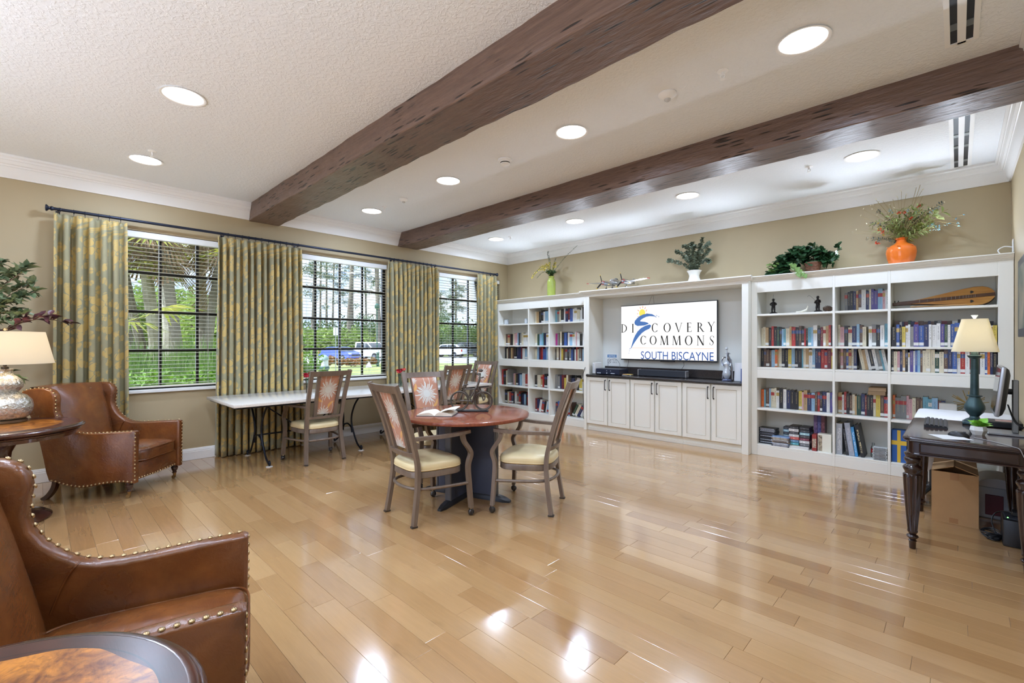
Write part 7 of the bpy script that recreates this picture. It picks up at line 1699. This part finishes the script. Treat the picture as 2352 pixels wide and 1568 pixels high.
# ---- bollard lamp, signpost, lamp pole
GRN = mat('verdigris_green_paint', (62, 96, 84), .5); LENSW = mat('frosted_lens', (226, 230, 232), .4)
t = thing('bollard_light', 'stout dark green bollard light with white lens outside the middle window', 'bollard light', spot(745, 12, GZ))
MB().lathe([(.13, 0), (.13, .06), (.1, .08), (.1, 1.1), (.125, 1.13), (.13, 1.17), (.115, 1.2)], 20).build('post', GRN, t); MB().lathe([(.098, 1.2), (.098, 1.36)], 20).build('lens', LENSW, t); MB().lathe([(.112, 1.36), (.115, 1.39), (.095, 1.44), (.05, 1.49), (.01, 1.5)], 20).build('cap', mat('pale_green_cap', (150, 176, 168), .5), t)
t = thing('sign_post', 'white road sign on a metal post by the car park', 'sign', spot(771, 30, GZ)); MB().tube([(0, 0, 0), (0, 0, 2.85)], .03, 8).build('post', mat('galvanised', (170, 172, 172), .4, .6), t); mt = Matrix.Rotation(YAW, 4, 'Z'); MB().cbox((0, 0, 2.58), (.3, .02, .5), rz=YAW).build('plate', mat('sign_white', (226, 226, 224), .5), t)
t = thing('lamp_pole', 'thin green lamp pole at the right of the middle window', 'lamp post', spot(866, 38, GZ)); MB().tube([(0, 0, 0), (0, 0, 4.6)], .05, 8).lathe([(.12, 0), (.12, .5), (.06, .6)], 12).build('pole', GRN, t); MB().lathe([(.08, 4.6), (.2, 4.75), (.2, 4.95), (.05, 5.1)], 14).build('lantern', GRN, t)
t = thing('bollard_light', 'small dark green bollard light beside the white pickup', 'bollard light', spot(868, 36, GZ)); MB().lathe([(.13, 0), (.1, .08), (.1, 1.0), (.14, 1.04), (.12, 1.1)], 14).build('post', GRN, t); MB().lathe([(.1, 1.1), (.1, 1.28), (.03, 1.36)], 14).build('lens', LENSW, t)
# ---- parked vehicles
TYRE = mat('tyre_rubber', (32, 32, 34), .7); RIM = mat('alloy_rim', (178, 180, 184), .3, .8); CGL = mat('car_glass', (54, 62, 70), .08, spec=.7); HL = mat('headlight', (226, 228, 230), .15); TL = mat('tail_light', (176, 36, 34), .3); AMB = mat('amber_marker', (226, 150, 60), .4)
def car(name, lab, px, dp, head, paint, prof, cab, L, W_, wb, wr=.36, cat='car', truck=False):
    """side profile (x forward, z) extruded with tumblehome; cab = glass band polygon"""
    o = spot(px, dp, GZ + .016); t = thing(name, lab, cat, o, head, 'parked vehicles'); m = mat('paint_' + name + '_%d_%d_%d' % paint, paint, .2, .1, coat=.6); n = len(prof)
    lo = [(x, s * W_ / 2 * (1 - (.10 if z > 1.0 else 0) - (.05 if abs(x) > L/2 - .25 else 0)), z) for s in (-1, 1) for x, z in prof]
    tri = None; b = MB(); vs = lo; fs = [tuple(range(n - 1, -1, -1)), tuple(range(n, 2*n))] + [(i, (i+1) % n, n + (i+1) % n, n + i) for i in range(n)]; b.add(vs, fs); b.build('body', m, t, 25)
    for s in (-1, 1):
        for gl in cab: MB().add([(x, s * (W_ / 2 * .905 + .012 - (z - 1.0) * .0), z) for x, z in gl], [tuple(range(len(gl)))[::s]]).build('side_window', CGL, t, 0)
        for x in wb:
            w_ = MB().lathe([(wr*.6, -.11), (wr*.96, -.105), (wr, -.07), (wr, .07), (wr*.96, .105), (wr*.6, .11)], 22, mt=Matrix.Translation((x, s * (W_/2 - .09), wr)) @ Matrix.Rotation(PI/2, 4, 'X')).build('tyre', TYRE, t); MB().lathe([(.001, .112), (wr*.3, .115), (wr*.62, .108), (wr*.62, -.108), (.001, -.112)], 12, mt=Matrix.Translation((x, s * (W_/2 - .09), wr)) @ Matrix.Rotation(PI/2, 4, 'X'), fl=lambda a, z: 1).build('rim', RIM, w_)
        MB().cbox((L/2 - .1, s * W_ * .36, .78), (.16, W_ * .17, .16)).build('headlight', HL, t); MB().cbox((-L/2 + .03, s * W_ * .4, .9), (.08, W_ * .12, .28)).build('tail_light', TL, t)
    MB().bbox((L/2 - .05, -W_ * .27, .55), (L/2 + .02, W_ * .27, .86 if truck else .72), .01).build('grille', mat('dark_grille', (60, 62, 66), .4, .4), t); MB().bbox((L/2 - .08, -W_/2 * .93, .36), (L/2 + .06, W_/2 * .93, .52), .03).build('bumper', m if not truck else mat('bumper_silver', (196, 198, 202), .25, .5), t)
    return t
hr = math.atan2(_R.y * .85 - _F.y * .53, _R.x * .85 - _F.x * .53)
pk = [(2.9, .45), (2.9, .95), (2.75, 1.12), (1.55, 1.2), (.75, 1.82), (.55, 1.92), (-.85, 1.94), (-1.1, 1.86), (-1.18, 1.25), (-2.9, 1.25), (-2.9, .5), (-2.4, .45), (2.4, .4)]
pg = [[(1.38, 1.25), (.72, 1.78), (.42, 1.8), (.42, 1.25)], [(.34, 1.25), (.34, 1.8), (-.85, 1.82), (-1.0, 1.25)]]
c = car('pickup_truck', 'white pickup truck parked outside the middle window', 848, 49, hr, (232, 234, 238), pk, pg, 5.8, 2.0, (1.9, -1.75), .4, 'truck', True)
MB().add([(1.5, -.82, 1.235), (1.5, .82, 1.235), (.78, .78, 1.81), (.78, -.78, 1.81)], [(0, 1, 2, 3)]).build('windscreen', CGL, c, 0)
sd_ = [(2.3, .4), (2.32, .7), (2.15, .86), (1.2, 1.0), (.35, 1.4), (-.2, 1.46), (-1.0, 1.42), (-1.9, 1.08), (-2.3, 1.02), (-2.32, .5), (-2.0, .35), (2.0, .3)]
c = car('sedan', 'blue sedan parked left of the white pickup', 782, 46, hr, (70, 92, 178), sd_, [[(.95, 1.04), (.3, 1.36), (-.2, 1.4), (-.2, 1.04)], [(-.28, 1.04), (-.28, 1.4), (-.95, 1.36), (-1.5, 1.04)]], 4.65, 1.82, (1.45, -1.35), .33)
MB().add([(1.2, -.74, 1.02), (1.2, .74, 1.02), (.36, .68, 1.40), (.36, -.68, 1.40)], [(0, 1, 2, 3)]).build('windscreen', CGL, c, 0)
sv = [(2.35, .45), (2.37, .8), (2.2, 1.0), (1.25, 1.12), (.5, 1.62), (0, 1.7), (-1.6, 1.66), (-2.2, 1.2), (-2.35, 1.1), (-2.35, .5), (-2.0, .4), (2.0, .35)]
hl = math.atan2(-_R.y * .93 + _F.y * .36, -_R.x * .93 + _F.x * .36)
c = car('crossover', 'white crossover car parked outside the third window', 1029, 58, hl, (234, 236, 240), sv, [[(1.0, 1.14), (.45, 1.55), (-.3, 1.6), (-.3, 1.14)], [(-.38, 1.14), (-.38, 1.6), (-1.5, 1.56), (-1.8, 1.16)]], 4.7, 1.86, (1.45, -1.35), .36)
MB().add([(-1.68, -.7, 1.62), (-2.22, -.72, 1.2), (-2.22, .72, 1.2), (-1.68, .7, 1.62)], [(0, 1, 2, 3)]).build('rear_window', CGL, c, 0)
c = car('pickup_truck', 'dark grey pickup truck parked beside the white crossover', 1072, 61, hl, (58, 66, 72), pk, pg, 5.8, 2.0, (1.9, -1.75), .4, 'truck', True)
MB().cbox((-2.93, .2, .95), (.02, .32, .32)).build('red_plate', TL, c)
# ================================================================ daylight portals in the windows and the added door opening
def portal(name, loc, rot, sx, sy):
    d = bpy.data.lights.new(name, 'AREA'); d.shape = 'RECTANGLE'; d.size = sx; d.size_y = sy; d.cycles.is_portal = True
    o = bpy.data.objects.new(name, d); COL.objects.link(o); o.location = loc; o.rotation_euler = rot
for c, i in WIN: portal('daylight_portal', (-0.15, c, (WZ0 + WZ1) / 2), (0, -PI / 2, 0), WZ1 - WZ0, 2 * WH)
portal('daylight_portal', ((DX0 + DX1) / 2, YF - 0.05, DZ / 2), (PI / 2, 0, 0), DX1 - DX0, DZ)
